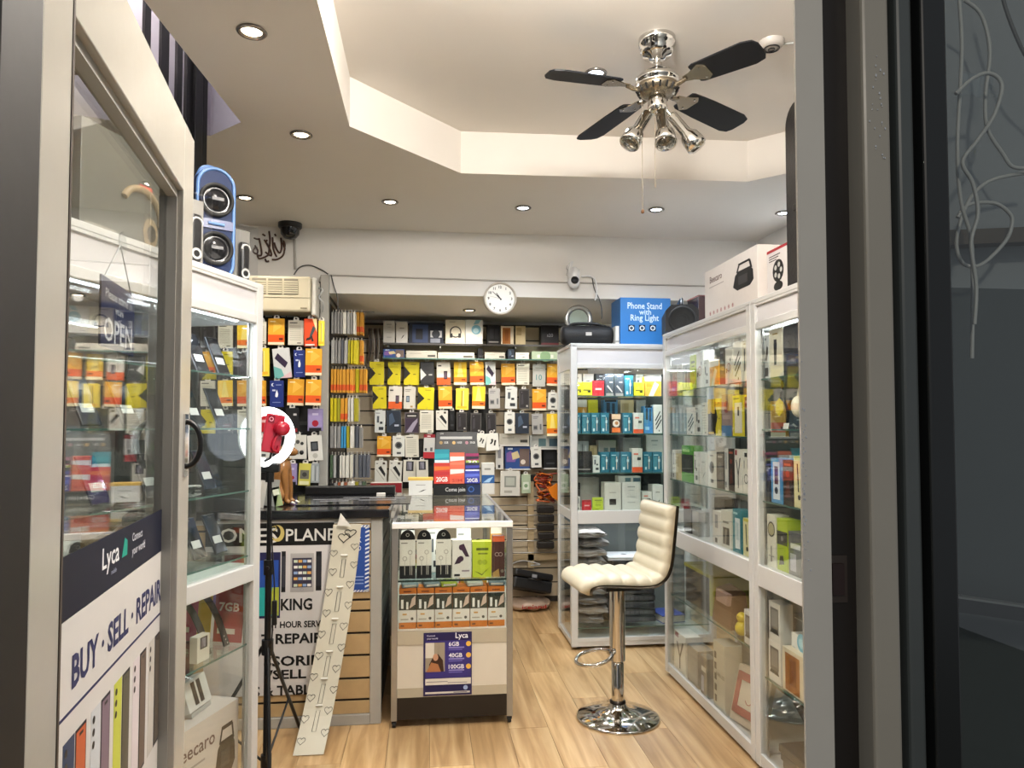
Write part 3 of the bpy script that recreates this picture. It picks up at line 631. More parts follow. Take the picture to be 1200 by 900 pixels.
for a, tilt in ((-92, 24), (-158, 34), (-14, 38)):
    d = Vector((math.cos(rad(a))*math.sin(rad(tilt)), math.sin(rad(a))*math.sin(rad(tilt)), -math.cos(rad(tilt))))
    p0 = Vector((math.cos(rad(a))*.032, math.sin(rad(a))*.032, zh-.115))
    M = Matrix.Translation(p0+d*.03) @ d.to_track_quat('Z', 'Y').to_matrix().to_4x4() @ Matrix.Scale(1.32, 4)
    mb = MB(); mb.tube([p0, p0+d*.04], .006, CHROME, 8); mb.at(M).lathe([(.014, 0), (.017, .004), (.017, .07), (.027, .085), (.03, .105), (.031, .125), (.028, .125), (.022, .10)], CHROME, 22, caps=False); mb.lathe([(.0, 0), (.014, 0)], CHROME, 22, caps=False)
    sp = mb.build('spot_head', fan); MB().at(M).lathe([(.0, .108), (.02, .112), (.027, .12), (.022, .132), (.0, .137)], BULB, 18).build('bulb', sp)
for px, py in ((753, 247), (768, 220)):
    x, z = atY(px, py, fY-.05); x -= fX; z -= TRAY
    mb = MB(); mb.tube([(x, -.05, zh-.1), (x, -.05, z)], .0014, mat('chain_metal', '6c6152', rough=.4, metal=.7), 5)
    c = mb.build('pull_chain', fan)
    if py > 230: MB().at(Matrix.Translation((x, -.05, z-.012))).lathe([(.0, 0), (.006, .004), (.006, .012), (.002, .018)], OAK, 10).build('pull_knob', c)

# ---------------------------------------------------------------- ceiling downlights, smoke alarm
GLOWS = {k: mat('lamp_glow_'+k, h, emit=e, noise=0) for k, h, e in (('warm', 'ffe9c8', 9), ('neutral', 'fff2e0', 9), ('cool', 'e6f0ff', 9))}
TRIM = mat('nickel_trim', '8f8a84', rough=.25, metal=.8)
def downlight(label, px, py, z, tone, power, spot=140):
    x, y = atZ(px, py, z)
    t = thing('downlight', label, 'ceiling light', (x, y, z), 0, 'recessed ceiling downlights'); t['support'] = 'ceiling'
    MB().lathe([(.046, 0), (.05, -.004), (.046, -.009), (.036, -.009), (.033, .0), (.033, .0)], TRIM, 28, caps=False).build('trim_ring', t)
    mb = MB(); mb.lathe([(.034, -.001), (.028, -.005), (.0, -.007)], GLOWS[tone], 24, caps=False); mb.build('lens', t)
    lamp('spot_light', 'SPOT', (0, 0, -.02), power*(1.25 if tone == 'cool' else 1), {'warm': WARM, 'neutral': NEUT, 'cool': COOL}[tone], (0, 0, 0), t, spot_size=rad(spot), spot_blend=.9, shadow_soft_size=.03)
for lab, px, py, tone, k in (('glowing recessed downlight nearest the stair opening', 295, 36, 'warm', 1), ('recessed downlight in the sloping gap left of the tray corner', 353, 157, 'warm', 1),
    ('recessed downlight beside the blue speaker', 287, 231, 'warm', 1), ('recessed downlight in front of the air conditioner wall', 457, 236, 'neutral', 1),
    ('recessed downlight above the wall clock', 613, 243, 'cool', 1), ('recessed downlight below the fan pull chain', 769, 245, 'cool', 1), ('recessed downlight half hidden by the tall black case', 918, 249, 'cool', 1)):
    downlight(lab, px, py, CEIL, tone, POWER_DOWN*k)
downlight('recessed downlight in the raised tray behind a fan blade', 698, 85, TRAY, 'cool', POWER_DOWN*.7)
downlight('recessed downlight under the alcove soffit above the headphone boxes', 550, 363, BEAMZ, 'warm', POWER_DOWN*.75, 165)
for x, y in ((-.05, 5.3), (.9, 5.35)): lamp('alcove_spot_light', 'SPOT', (x, y, BEAMZ-.03), POWER_DOWN*.55, NEUT, spot_size=rad(165), spot_blend=.9, shadow_soft_size=.04)
# the tray's own lamp, near the shop front
t = thing('ceiling_lamp', 'round white ceiling lamp in the raised tray near the door', 'ceiling light', (.42, 1.62, TRAY)); t['support'] = 'ceiling'
MB().lathe([(.0, -.055), (.10, -.05), (.13, -.03), (.14, 0)], mat('opal_lamp_glow', 'fff0da', emit=6, noise=0), 28).build('opal_shade', t); MB().lathe([(.15, 0), (.15, -.012), (.14, -.014)], WHITE, 28).build('rim', t)
lamp('tray_lamp_light', 'POINT', (0, 0, -.12), POWER_TRAY, NEUT, (0, 0, 0), t, shadow_soft_size=.12)
x, y = atZ(904, 49, TRAY)
t = thing('smoke_alarm', 'round grey smoke alarm on the tray beside a fan blade tip', 'alarm', (x, y, TRAY)); t['support'] = 'ceiling'
MB().lathe([(.0, -.03), (.02, -.03), (.022, -.026), (.036, -.026), (.046, -.016), (.05, 0)], mat('aged_white_plastic', 'a8a29c', rough=.4), 28).build('body', t)
mb = MB(); mb.lathe([(.028, -.031), (.031, -.031), (.031, -.02)], BLKM, 28, caps=False); mb.lathe([(.012, -.034), (.014, -.034), (.014, -.02)], BLKM, 20, caps=False); mb.build('grille', t)
mb = MB(); mb.tube(smooth_path([(x+.05, y, TRAY-.006), (x+.12, y-.02, TRAY-.008), (x+.17, y+.03, TRAY-.006), (x+.26, y, TRAY-.006)]), .004, CABLE, 6); tag(mb.build('alarm_cable'), 'short grey cable running across the tray from the smoke alarm', 'cable')
# ================================================================ PRODUCTS
# each design: body colour, flat print on the front (0..1 across, 0..1 up), wording for its label
def T3(c): return [('r', .12, .84, .6, .88, c), ('r', .12, .77, .5, .80, c)]
DES = {
 'notch': ('cfc01c', [('r', 0, 0, 1, 1, 'd2c31b'), ('p', [(0, .2), (.42, .5), (0, .8)], '23221c'), ('r', .6, .44, .78, .48, '6b5f10'), ('r', .45, .86, .8, .9, 'a3951a')], 'yellow card pack with a black arrow notch'),
 'amber': ('e0a02c', [('r', 0, .1, 1, 1, 'e3a630'), ('r', 0, .1, 1, .38, 'e0591e'), ('r', 0, 0, 1, .1, 'e8d9b8'), ('r', .68, .18, .92, .26, '6a2410'), ('p', [(.3, .45), (.9, .72), (.35, .95)], 'ecb84a'), ('r', .12, .86, .45, .9, 'f3dfae')], 'amber card pack with an orange base band'),
 'bright': ('f4cc30', [('r', 0, .12, 1, 1, 'f6cd34'), ('r', 0, .12, 1, .34, 'ee7a20'), ('r', 0, 0, 1, .12, 'f7ecc4'), ('p', [(.25, .35), (.75, .35), (.55, .95), (.4, .95)], 'f9e27c'), ('r', .6, .2, .9, .26, '7c3210')], 'bright yellow card pack with an orange stripe'),
 'lemon': ('f3d94a', [('r', 0, 0, 1, 1, 'f4da48'), ('r', .42, .1, .5, .9, '8a6a18'), ('r', .55, .1, .62, .9, 'fbf0a8'), ('r', .1, .06, .9, .16, 'f4b830')], 'lemon yellow pack showing a coiled cable'),
 'phonecard': ('d9d3c8', [('r', 0, 0, 1, .32, 'd95d28'), ('r', .52, .24, .78, .6, '2b2027'), ('r', .56, .28, .74, .56, '5a4a58'), ('r', .1, .8, .35, .86, '4a4440')], 'white and orange pack picturing a small phone'),
 'whitecard': ('cfcbbf', [('r', .2, .3, .48, .58, '35485c'), ('r', .24, .34, .44, .54, '8d9aa4'), ('r', .55, .06, .75, .14, 'a98a5a')]+T3('8b877c'), 'white pack picturing a tiny phone'),
 'lined': ('d6d2c2', [('r', .1, .88, .6, .92, '55524a')]+[('r', .12, .2+.08*i, .82, .222+.08*i, 'a8a496') for i in range(8)]+[('r', .6, .06, .85, .1, '6a665c')], 'cream pack printed with lines of text'),
 'speck': ('2b2b2c', [('r', .1, .1, .95, .95, '343436'), ('p', [(0, .2), (.42, .42), (0, .72)], 'c9c9c6'), ('r', .6, .4, .85, .46, 'a9a9a6'), ('r', .2, .94, .4, 1, '141414')], 'charcoal pack with a white corner triangle'),
 'slant': ('cfd0cf', [('p', [(.1, .68), (.3, .85), (.85, .5), (.66, .33)], '33283f'), ('p', [(0, 0), (.6, 0), (.45, .3), (0, .42)], '6fb2ac'), ('p', [(.3, 0), (1, 0), (1, .2)], 'd8b9bd')], 'white pack with a slanted dark phone'),
 'grey': ('aaa9a6', [('r', .1, .2, .5, .45, '8a8a88'), ('r', .15, .26, .45, .4, '4a4d50'), ('r', .7, .22, .85, .5, '6b6d6e')]+T3('77777a'), 'plain grey accessory pack'),
 'ten': ('b3b4ae', [('t', '10', .5, .3, .30, '5d8a88'), ('r', .2, .82, .8, .86, '86877f')], 'grey pack printed with a large ten'),
 'plug': ('cdd0cc', [('r', .2, .45, .42, .75, '545a60'), ('r', .5, .4, .75, .5, '2a2c2f'), ('r', .4, .12, .85, .26, '33373b'), ('r', .1, .86, .5, .9, '8c8f8f')], 'white pack picturing a wall plug'),
 'clear': ('4a4846', [('r', .1, .06, .9, .92, '2a2728'), ('r', .7, .1, .86, .18, 'c9c6c0'), ('p', [(.2, .2), (.45, .25), (.4, .75), (.25, .7)], '413d42'), ('c', .28, .84, .06, '605d60')], 'clear box holding a dark phone case'),
 'violet': ('5a5152', [('r', .06, .06, .94, .72, '3a2c3e'), ('p', [(.1, .06), (.5, .06), (.9, .55), (.9, .72), (.55, .5)], '9c93a4'), ('r', .1, .74, .9, .94, '22201f'), ('r', .2, .8, .8, .86, 'c9c4be')], 'dark violet case pack with a pale streak'),
 'ink_blue': ('2d3540', [('r', .1, .06, .92, .94, '262e3a'), ('p', [(.2, .3), (.6, .5), (.4, .9), (.2, .8)], '46566b'), ('r', .55, .28, .85, .36, 'b9bccb')], 'dark blue boxed phone case'),
 'bud': ('d8d8d0', [('c', .5, .55, .3, '6a6c6c'), ('c', .5, .55, .2, '2a2c2d'), ('r', .35, .12, .7, .22, '55585a'), ('r', .3, .86, .7, .9, '8a8a86')], 'white pack showing a dark earbud case'),
 'ruby': ('c3c2be', [('r', 0, .86, 1, 1, '8c1f2a'), ('r', 0, 0, 1, .26, 'b23038'), ('r', .1, .3, .3, .42, '55575a'), ('r', .6, .3, .8, .45, '55575a'), ('r', .3, .9, .6, .94, 'e6d9d6')], 'white pack with dark red top and base'),
 'pbank': ('d5d3c9', [('p', [(.28, .68), (.5, .78), (.9, .42), (.84, .28)], '1f2022'), ('r', .1, .86, .25, .9, '6a675f'), ('p', [(.1, .6), (.14, .62), (.8, .16), (.76, .14)], 'a39f92'), ('r', .65, .84, .85, .94, '4a3e36')], 'white box picturing a slanted black power bank'),
 'watch': ('d6d2c4', [('r', .22, .5, .8, .94, '2e2d2f'), ('r', .3, .55, .66, .9, '8b8893'), ('p', [(.3, .55), (.5, .55), (.36, .9), (.3, .9)], '6b6872')], 'white box with a smartwatch window'),
 'pods': ('e6e6de', [('p', [(.3, .4), (.5, .6), (.6, .55), (.42, .38)], '22221f'), ('p', [(.6, .3), (.66, .55), (.78, .5), (.72, .28)], '22221f'), ('c', .5, .62, .09, '2b2b27'), ('c', .74, .55, .08, '2b2b27')], 'white carton picturing black earphones'),
 'moon': ('27367c', [('r', .06, .04, .94, .96, '24357c'), ('c', .24, .84, .13, 'e6e8ef'), ('c', .31, .84, .11, '24357c'), ('r', .18, .60, .42, .66, 'cfd4e6'), ('p', [(.4, .4), (.5, .36), (.6, .4), (.62, .5), (.52, .66), (.42, .5)], 'f0f2f6'), ('r', .45, .82, .85, .85, '8f9cca'), ('r', .2, .16, .8, .19, '7f8dc0')], 'navy pack with a white moon and water drop'),
 'runner': ('de4a22', [('r', 0, .1, 1, 1, 'df4b22'), ('p', [(.65, 1), (1, 1), (1, .5)], 'efd9a0'), ('p', [(.3, .2), (.55, .3), (.9, .65), (.7, .75), (.5, .5)], '3f4a4d'), ('p', [(.1, .2), (.5, .24), (.55, .34), (.2, .3)], '2a2422'), ('p', [(.6, .16), (.75, .2), (.6, .4), (.5, .34)], '2a2422'), ('r', .08, .02, .8, .08, 'e9d8cc')], 'orange red pack picturing a strapped arm'),
 'violetred': ('8a7fa6', [('r', .06, .2, .94, .94, '9a8cb8'), ('c', .5, .34, .22, 'a31f33'), ('r', .1, 0, .9, .14, '1c1b1f'), ('r', .3, .7, .7, .8, 'c6bcd9')], 'lilac pack with a red bear at its foot'),
 'dice': ('1d1c1d', [('r', .6, .7, .85, .78, 'c9c6c4'), ('r', .1, .05, .9, .2, '8c2026')], 'black pack with a small white mark'),
 'multi': ('d3d0c6', [('c', .25, .65, .12, '2f2f2f'), ('c', .5, .72, .12, '55544e'), ('c', .75, .65, .10, '2f2f2f'), ('r', .15, .2, .3, .36, '2f2f2f'), ('r', .42, .2, .55, .36, '4a4a46'), ('r', .68, .2, .82, .36, '2f2f2f')], 'white blister pack of small black adapters'),
 'round': ('d6d4cc', [('r', .22, .38, .74, .76, '26282a'), ('r', .3, .44, .66, .7, '55585c'), ('c', .5, .2, .18, 'b5b3aa')], 'rounded white blister pack with a black charger'),
 'limecard': ('c9c25a', [('r', .12, .3, .88, .7, '6c6a5e'), ('c', .5, .5, .2, '3a3a36'), ('r', .1, .04, .9, .2, 'e2dfb2')], 'yellow green blister card with a round plug'),
 'teal': ('1f6b82', [('r', 0, .78, 1, 1, '246f86'), ('r', .12, .22, .46, .74, '3c8496'), ('r', .2, .1, .42, .24, 'cfe2e6'), ('r', .62, .12, .7, .78, 'd8c3ae'), ('r', .58, .5, .78, .64, 'c9dde0'), ('r', .84, .1, .9, .8, '123a48'), ('r', .12, .82, .6, .87, 'a9cdd6')], 'teal cable pack with a windowed front'),
 'slate': ('3c444d', [('p', [(.2, .45), (.3, .5), (.85, .22), (.8, .17)], 'c9c4bf'), ('r', .5, .6, .85, .66, 'aab0b4'), ('r', .1, 0, .95, .14, '8f8d88'), ('r', .3, .88, .7, .93, 'c4cad0')], 'slate grey boxed cable with a silver plug'),
 'redbox': ('c3222e', [('r', .25, .4, .8, .52, 'e8b3b3'), ('r', 0, .82, 1, 1, '9c1b25')], 'plain red box with pale lettering'),
 'lemonbox': ('e3dc28', [('r', .1, .38, .85, .48, '6d6a18'), ('r', .55, .26, .85, .38, '2c2b16'), ('r', 0, 0, 1, .1, '8f8a20')], 'low lemon yellow box with dark plug picture'),
 'honey': ('dba13c', [('r', 0, .78, 1, 1, 'e3ded2'), ('p', [(.2, 0), (.5, 0), (.85, .6), (.6, .75)], 'efdcb4'), ('r', .1, .5, .4, .7, 'c88a24')], 'honey coloured box with a white top'),
 'sunset': ('3a2318', [('c', .5, .5, .36, 'e2d7cc'), ('r', .08, .05, .92, .28, 'e0702c'), ('r', .05, .72, .95, .98, 'e6c2a0'), ('c', .55, .52, .18, 'b07848')], 'dark brown pack with a white disc'),
 'coral': ('d8d5cd', [('r', 0, 0, 1, .2, 'd9562c'), ('r', .5, .5, .85, .62, '3c3c3c'), ('r', .15, .72, .6, .8, 'd97a66')], 'white box with a coral base'),
 'sky': ('4a86b4', [('r', .2, .5, .45, .92, '20344c'), ('r', .6, .45, .8, .9, '2a4258'), ('r', 0, 0, 1, .38, '3f83bd'), ('r', .15, .12, .6, .24, '9cc6e4'), ('r', .1, .94, .9, 1, '1c2430')], 'sky blue box with two dark pens'),
 'whitebox': ('d7d5cf', [('r', .3, .68, .7, .72, '8e8c86'), ('p', [(.4, .2), (.55, .26), (.75, .4), (.6, .36)], '33332f')], 'plain white gadget box'),
 'ebony': ('1b1b1d', [('r', .1, .1, .9, .16, '8f8d8a'), ('r', .2, .3, .5, .8, '2c2c30'), ('r', .6, .3, .85, .8, '252528')], 'large black gadget box'),
 'cube': ('cac7be', [('r', .3, .18, .7, .4, '2b2723'), ('r', .3, .62, .7, .65, '9a978e')], 'big white cube box with a dark window'),
 'cubeplain': ('c8c6c0', [('r', .3, .82, .7, .86, '8c8f8c'), ('r', .35, .7, .65, .73, 'a8aaa6'), ('r', .3, .25, .7, .28, '9a9c98'), ('r', .25, .45, .75, .48, 'a8aaa6')], 'big white cube box with faint print'),
 'ash': ('8d8c88', [('r', .1, .1, .9, .9, '95948f')], 'dull grey carton'),
 'lime': ('b3c431', [('r', .2, .75, .85, .82, '55601a'), ('r', .3, .64, .8, .68, '6f7a22'), ('c', .4, .42, .14, '9aab28'), ('c', .65, .42, .14, '9aab28'), ('p', [(.05, .2), (.5, .05), (.95, .3), (.5, .08)], '4a5416')], 'lime green earphone box'),
 'limetop': ('a8bb2c', [('r', 0, .5, 1, .76, '3c3c38'), ('c', .5, .62, .12, '8c8a84'), ('r', .1, .06, .9, .46, '9fb42c'), ('p', [(.2, .1), (.7, .14), (.6, .3), (.3, .28)], '2a2c20')], 'lime and charcoal box with a black gadget'),
 'pens': ('d6d5cf', [('p', [(.2, .30), (.3, .28), (.9, .6), (.84, .64)], '1e1e20'), ('p', [(.15, .44), (.25, .42), (.8, .74), (.74, .78)], '1e1e20'), ('p', [(.25, .16), (.35, .14), (.95, .46), (.89, .5)], '1e1e20'), ('r', .6, .06, .7, .12, '333333')], 'white box with three slanted black pens'),
 'loop': ('d4d2ca', [('o', .5, .45, .26, '8f3a3c'), ('r', .15, .3, .28, .42, '26282b'), ('r', .7, .6, .82, .7, '26282b')], 'white box with a red cable loop'),
 'fork': ('dcd9d0', [('p', [(.2, .75), (.32, .75), (.55, .4), (.48, .36)], '26262a'), ('p', [(.85, .8), (.72, .8), (.46, .38), (.54, .36)], '26262a'), ('r', .46, .1, .56, .38, '26262a'), ('r', .1, .86, .4, .98, '8c2f36')], 'white box with a forked black cable'),
 'hoop': ('dcd9d0', [('o', .5, .36, .3, '26262a'), ('r', .2, .6, .28, .8, '26262a'), ('r', .7, .6, .78, .84, '26262a'), ('r', .3, .88, .7, .98, '1c1c1e')], 'white box with a black cable hoop'),
 'charcoal': ('3a3b3d', [('c', .5, .62, .22, '5c5d60'), ('c', .5, .34, .22, '55565a'), ('r', .2, .84, .8, .9, 'a5a4a0')], 'charcoal box with two round speakers'),
 'steel': ('9aa0a2', [('r', .15, .1, .4, .9, 'b8bdbe'), ('r', .55, .1, .62, .9, '6a7072'), ('r', .75, .1, .85, .85, 'c6caca')], 'clear grey blister of metal cables'),
 'blackgold': ('201e18', [('r', 0, .6, 1, 1, 'd8b62c'), ('p', [(.3, .1), (.6, .1), (.7, .6), (.4, .66)], '0f0f0f'), ('r', .1, .04, .9, .1, 'c7a62c')], 'black pack with a gold top'),
 'goldframe': ('d3c52a', [('r', .2, .08, .85, .82, 'd9d5c4'), ('r', .45, .5, .6, .72, '2a2a2a'), ('r', .1, .9, .6, .94, '6f6716')], 'yellow framed pack with a white window'),
 'rosebox': ('8f7b78', [('c', .5, .7, .25, '8c4a4c'), ('r', 0, 0, 1, .25, '3f6f9c'), ('r', .1, .4, .9, .5, 'a89490')], 'mauve pack with a blue base'),
 'greenbox': ('4b9a2e', [('r', 0, .25, 1, .75, '1f2220'), ('r', .1, .82, .7, .9, 'a9d88a'), ('r', .3, .36, .7, .62, '3a3f3c')], 'bright green box with a black band'),
 'camera': ('b9bcbb', [('p', [(.15, .45), (.6, .75), (.9, .7), (.8, .5), (.35, .35)], '1d1e20'), ('r', .08, .04, .92, .24, '3b3a38'), ('r', .1, .88, .5, .93, '6b6f70')], 'grey box picturing a black camera'),
 'trimmer': ('d9d4c2', [('p', [(.4, .25), (.56, .25), (.62, .7), (.36, .7)], '1c1c1d'), ('r', .38, .7, .6, .78, '46464a'), ('r', .3, .88, .7, .91, 'a58d5a')], 'tall cream box picturing a black trimmer'),
 'indigo': ('33363f', [('c', .5, .6, .2, '171a22'), ('r', .2, .2, .8, .3, '5a5f70')], 'dark indigo gadget box'),
 'bluedevice': ('4a8dc0', [('r', .2, .08, .82, .92, 'd7dde2'), ('r', .34, .42, .68, .82, '5c2c28'), ('c', .5, .28, .16, '22262c')], 'blue and white box with a dark red device'),
 'emberbox': ('26201f', [('c', .5, .7, .2, '8c3326'), ('p', [(.2, .15), (.8, .2), (.65, .55), (.35, .5)], '5a2a20'), ('r', .15, .88, .85, .93, 'b05a40')], 'black box with a dark red picture'),
 'scope': ('d8d2a2', [('p', [(.3, .85), (.42, .85), (.5, .3), (.4, .3)], '22221f'), ('c', .5, .2, .13, '1d1d1c'), ('r', .1, .92, .9, 1, 'c2b74a')], 'pale yellow box with a hanging black device'),
 'bigring': ('d9d6c9', [('o', .5, .72, .42, '3b3a34'), ('c', .5, .72, .34, 'a9a27c'), ('r', .44, .1, .56, .4, '6b6a66'), ('r', .2, .2, .8, .22, '8c8a82')], 'white box with a large round lamp picture'),
 'slateboxb': ('5c5d5f', [('r', .12, .1, .5, .5, 'a9a9b4'), ('r', .15, .62, .8, .74, 'c8c8c6')], 'slate grey box with pale lettering'),
 'monitor': ('d6d5d0', [('r', .14, .3, .86, .86, '5c5a58'), ('r', .22, .38, .8, .8, '7d7b77'), ('p', [(.2, .3), (.8, .3), (.9, .2), (.1, .2)], '33332f')], 'white box picturing a folded laptop stand'),
 'tealwhite': ('2f7a86', [('r', .3, .1, .86, .8, 'd8dcdc'), ('r', .4, .3, .7, .7, 'b2c2c6'), ('r', .1, .88, .6, .93, 'a8ced2')], 'teal box with a white window'),
 'greywatch': ('cfcdc2', [('r', .2, .1, .8, .55, '3a3733'), ('p', [(.35, .1), (.5, .1), (.6, .5), (.4, .5)], '8c857a'), ('r', .2, .66, .75, .72, '8a877c')], 'white box with a dark photograph base'),
 'keys': ('c6c3b4', [('r', .12, .1+.14*i, .3, .2+.14*i, '3b3a36') for i in range(6)] if False else [('r', .1, .1, .3, .2, '3b3a36'), ('r', .1, .26, .3, .36, '3b3a36'), ('r', .1, .42, .3, .52, '3b3a36'), ('r', .1, .58, .3, .68, '3b3a36'), ('r', .1, .74, .3, .84, '3b3a36'), ('t', 'WIRELESS', .62, .5, .09, '55534a')], 'tall cream keyboard box with a strip of dark squares'),
 'tablet': ('1c2230', [('r', .1, .05, .55, .9, '33446a'), ('r', .2, .2, .4, .7, '141822'), ('r', .62, .3, .95, .62, 'c7c9cc'), ('r', .62, .05, .9, .25, '8d93a0'), ('c', .78, .46, .12, '3b3f48')], 'wide dark blue tablet box'),
 'headset': ('ded8c4', [('o', .52, .5, .3, '2b2a28'), ('r', .22, .26, .36, .44, '2b2a28'), ('r', .66, .26, .8, .44, '2b2a28'), ('r', .2, .9, .5, .93, 'a8a292')], 'cream box picturing black headphones'),
 'aqua': ('e4e6e2', [('c', .62, .6, .28, '7db9cf'), ('c', .6, .56, .16, 'b9dde8'), ('p', [(.45, .8), (.75, .85), (.9, 1), (.6, 1)], '8fc4d6'), ('r', .1, .08, .25, .12, '8d9a9e')], 'white box picturing aqua headphones'),
 'bronze': ('d9cdb4', [('r', .12, .04, .75, .9, 'a0642a'), ('r', .3, .2, .6, .8, '8a5220')], 'brown book-style case in a cream box'),
 'tan': ('c3b28a', [('r', .1, .5, .6, .9, 'a89468')], 'tan boxed flip case'),
 's20': ('141315', [('t', 's20', .5, .42, .16, '8d8d92'), ('r', 0, 0, 1, .12, '5a1f22')], 'black boxed speaker with pale lettering'),
 'wide': ('bdb9ac', [('r', .7, .2, .95, .45, '4c4a44'), ('r', .1, .6, .5, .66, '8f8b7e')], 'long pale box with small print'),
 'greyblue': ('a6a8a2', [('r', .3, .15, .55, .75, '4f6a6e'), ('r', .66, .15, .98, .75, '3d5560')], 'pale grey box with two dark gadgets'),
 'wifi': ('2a4a86', [('p', [(.05, .3), (.4, .3), (.5, .6), (.2, .8), (.05, .7)], '7b5a9c'), ('p', [(.3, .4), (.6, .5), (.5, .8), (.25, .7)], 'c9b98a'), ('r', .58, .1, .98, .9, '6a5a54'), ('c', .72, .3, .1, 'cfc4b8'), ('r', .1, .86, .3, .94, 'cdd6e6')], 'blue box with a colourful picture'),
 'blackbox': ('141516', [('r', .2, .2, .8, .3, '3c3d40'), ('r', .15, .5, .7, .8, '202124')], 'black gadget box'),
 'adapter': ('cfcdc4', [('r', .2, .35, .8, .8, '8c9088'), ('r', .28, .42, .72, .74, 'b2b6ac'), ('r', .2, .12, .6, .22, 'a5a39a')], 'white blister pack with a square adapter'),
 'mint': ('a8b89c', [('r', .2, .2, .8, .6, 'd0d6c8'), ('c', .5, .4, .2, '7d9a74')], 'pale green accessory card'),
 'whitered': ('c9c3b8', [('r', 0, .72, 1, 1, '8e1e27'), ('r', .1, .8, .5, .9, 'd9b9b4'), ('r', .2, .2, .8, .3, 'a39d92')], 'low white box with a dark red banner'),
 'tower': ('cfccc4', [('r', 0, .35, 1, .62, '2f5c94'), ('p', [(.1, .38), (.6, .38), (.9, .56), (.5, .5)], '9cc0de'), ('r', .2, .78, .7, .84, '8f8d86')], 'tall white carton with a blue band'),
 'slim': ('d6d4ce', [('r', .3, .5, .7, .9, '8f8f94'), ('r', .3, .06, .6, .2, '3b3b3c')], 'slim white charger pack'),
 'earwire': ('d9d6cc', [('c', .33, .28, .16, 'a5a298'), ('c', .66, .48, .16, 'a5a298'), ('c', .33, .28, .1, 'd9d6cc'), ('c', .66, .48, .1, 'd9d6cc'), ('r', .1, .86, .5, .9, '77746a'), ('r', .31, -.38, .36, .14, 'c4c2ba'), ('r', .62, -.38, .67, .34, 'c4c2ba'), ('r', .74, -.38, .79, .0, 'e6e4dc')], 'white earphone pack with a black domed hanger'),
 'plum': ('d8d5ce', [('p', [(.35, .85), (.6, .9), (.9, .55), (.7, .55)], '3a2438'), ('c', .5, .8, .16, '43283f'), ('p', [(.1, .35), (.3, .55), (.6, .5), (.4, .38)], '3a2438'), ('c', .45, .5, .15, '3f263c'), ('r', .1, .04, .4, .1, '2b2b2b'), ('r', .5, .16, .9, .2, '8a7d84')], 'white box picturing plum earphones'),
 'maroon': ('4d2f2a', [('r', 0, .86, 1, 1, 'd4643c'), ('o', .36, .55, .17, 'c9b7ae'), ('o', .66, .55, .17, 'c9b7ae'), ('c', .8, .14, .14, '7a7466'), ('p', [(0, 0), (.6, 0), (.5, .2), (0, .1)], 'a3834a')], 'maroon earphone box with a red top'),
 'cablebox': ('c56f22', [('r', 0, .16, 1, .86, 'd8d6cf'), ('r', 0, .46, 1, .84, '23302c'), ('r', .12, .5, .26, .72, 'dfe2df'), ('r', .42, .48, .54, .66, 'dfe2df'), ('p', [(.6, .5), (.95, .6), (.95, .82), (.75, .74)], 'c9b3a4'), ('r', .25, .9, .7, .93, '7a3a10'), ('c', .76, .25, .085, '4a4a46'), ('r', .1, .22, .55, .25, 'a39f94'), ('r', .2, .34, .45, .38, 'c99b5a'), ('r', .1, .06, .3, .1, '6a3510')], 'orange and white charging cable box'),
 'beecaro': ('d3ccc6', [('t', 'Beecaro', .24, .72, .13, '6a5450'), ('r', .1, .62, .4, .64, 'a59d98'), ('p', [(.58, .42), (.62, .62), (.68, .68), (.88, .68), (.93, .60), (.94, .42), (.88, .34), (.66, .33)], '1d1d1e'), ('p', [(.64, .66), (.68, .80), (.71, .80), (.67, .66)], '1d1d1e'), ('p', [(.86, .80), (.89, .80), (.92, .64), (.89, .64)], '1d1d1e'), ('p', [(.68, .78), (.88, .78), (.88, .82), (.68, .82)], '1d1d1e'), ('r', .68, .42, .84, .58, '3a3a3b')], 'white speaker carton'),
 'camo': ('4c4f3a', [('r', .1, .2, .9, .8, '6b6d52')], 'olive clothing pack'),
}
EPS = .0005
_PM = {}
def print_mesh(kind, w, h, y):
    k = ('p', kind, w, h, y)
    if k in _PM: return _PM[k]
    mb = MB(); n = 0
    for op in DES[kind][1]:
        n += 1; q = y-EPS*.35*n-.0003
        if op[0] == 'r': mb.quad((op[1]*w-w/2, q, op[2]*h), (op[3]*w-w/2, q, op[2]*h), (op[3]*w-w/2, q, op[4]*h), (op[1]*w-w/2, q, op[4]*h), ink(op[5]))
        elif op[0] == 'p':
            pts = [(a*w-w/2, q, b*h) for a, b in op[1]]; ar = sum(pts[i][0]*pts[(i+1) % len(pts)][2]-pts[(i+1) % len(pts)][0]*pts[i][2] for i in range(len(pts)))
            mb.add(pts if ar > 0 else pts[::-1], [tuple(range(len(pts)))], ink(op[2]))
        elif op[0] == 'c': mb.disc((op[1]*w-w/2, q, op[2]*h), op[3]*w, ink(op[4]), 14)
        elif op[0] == 'o': mb.ringf((op[1]*w-w/2, q, op[2]*h), op[3]*w*.8, op[3]*w, ink(op[4]), 20)
        elif op[0] == 't': mb.text(op[1], op[4]*min(h, w*1.4), ink(op[5]), op[2]*w-w/2, q, op[3]*h)
    _PM[k] = mb.mesh('printed_front'); return _PM[k]
def rnd(v, s=.004): return max(s, round(v/s)*s)
def body_mesh(kind, w, h, d, c):
    k = ('b', kind, w, h, d)
    if k not in _PM: _PM[k] = MB().box(-w/2, w/2, -d/2, d/2, 0, h, ink(DES[kind][0]), c).mesh('pack_body')
    return _PM[k]
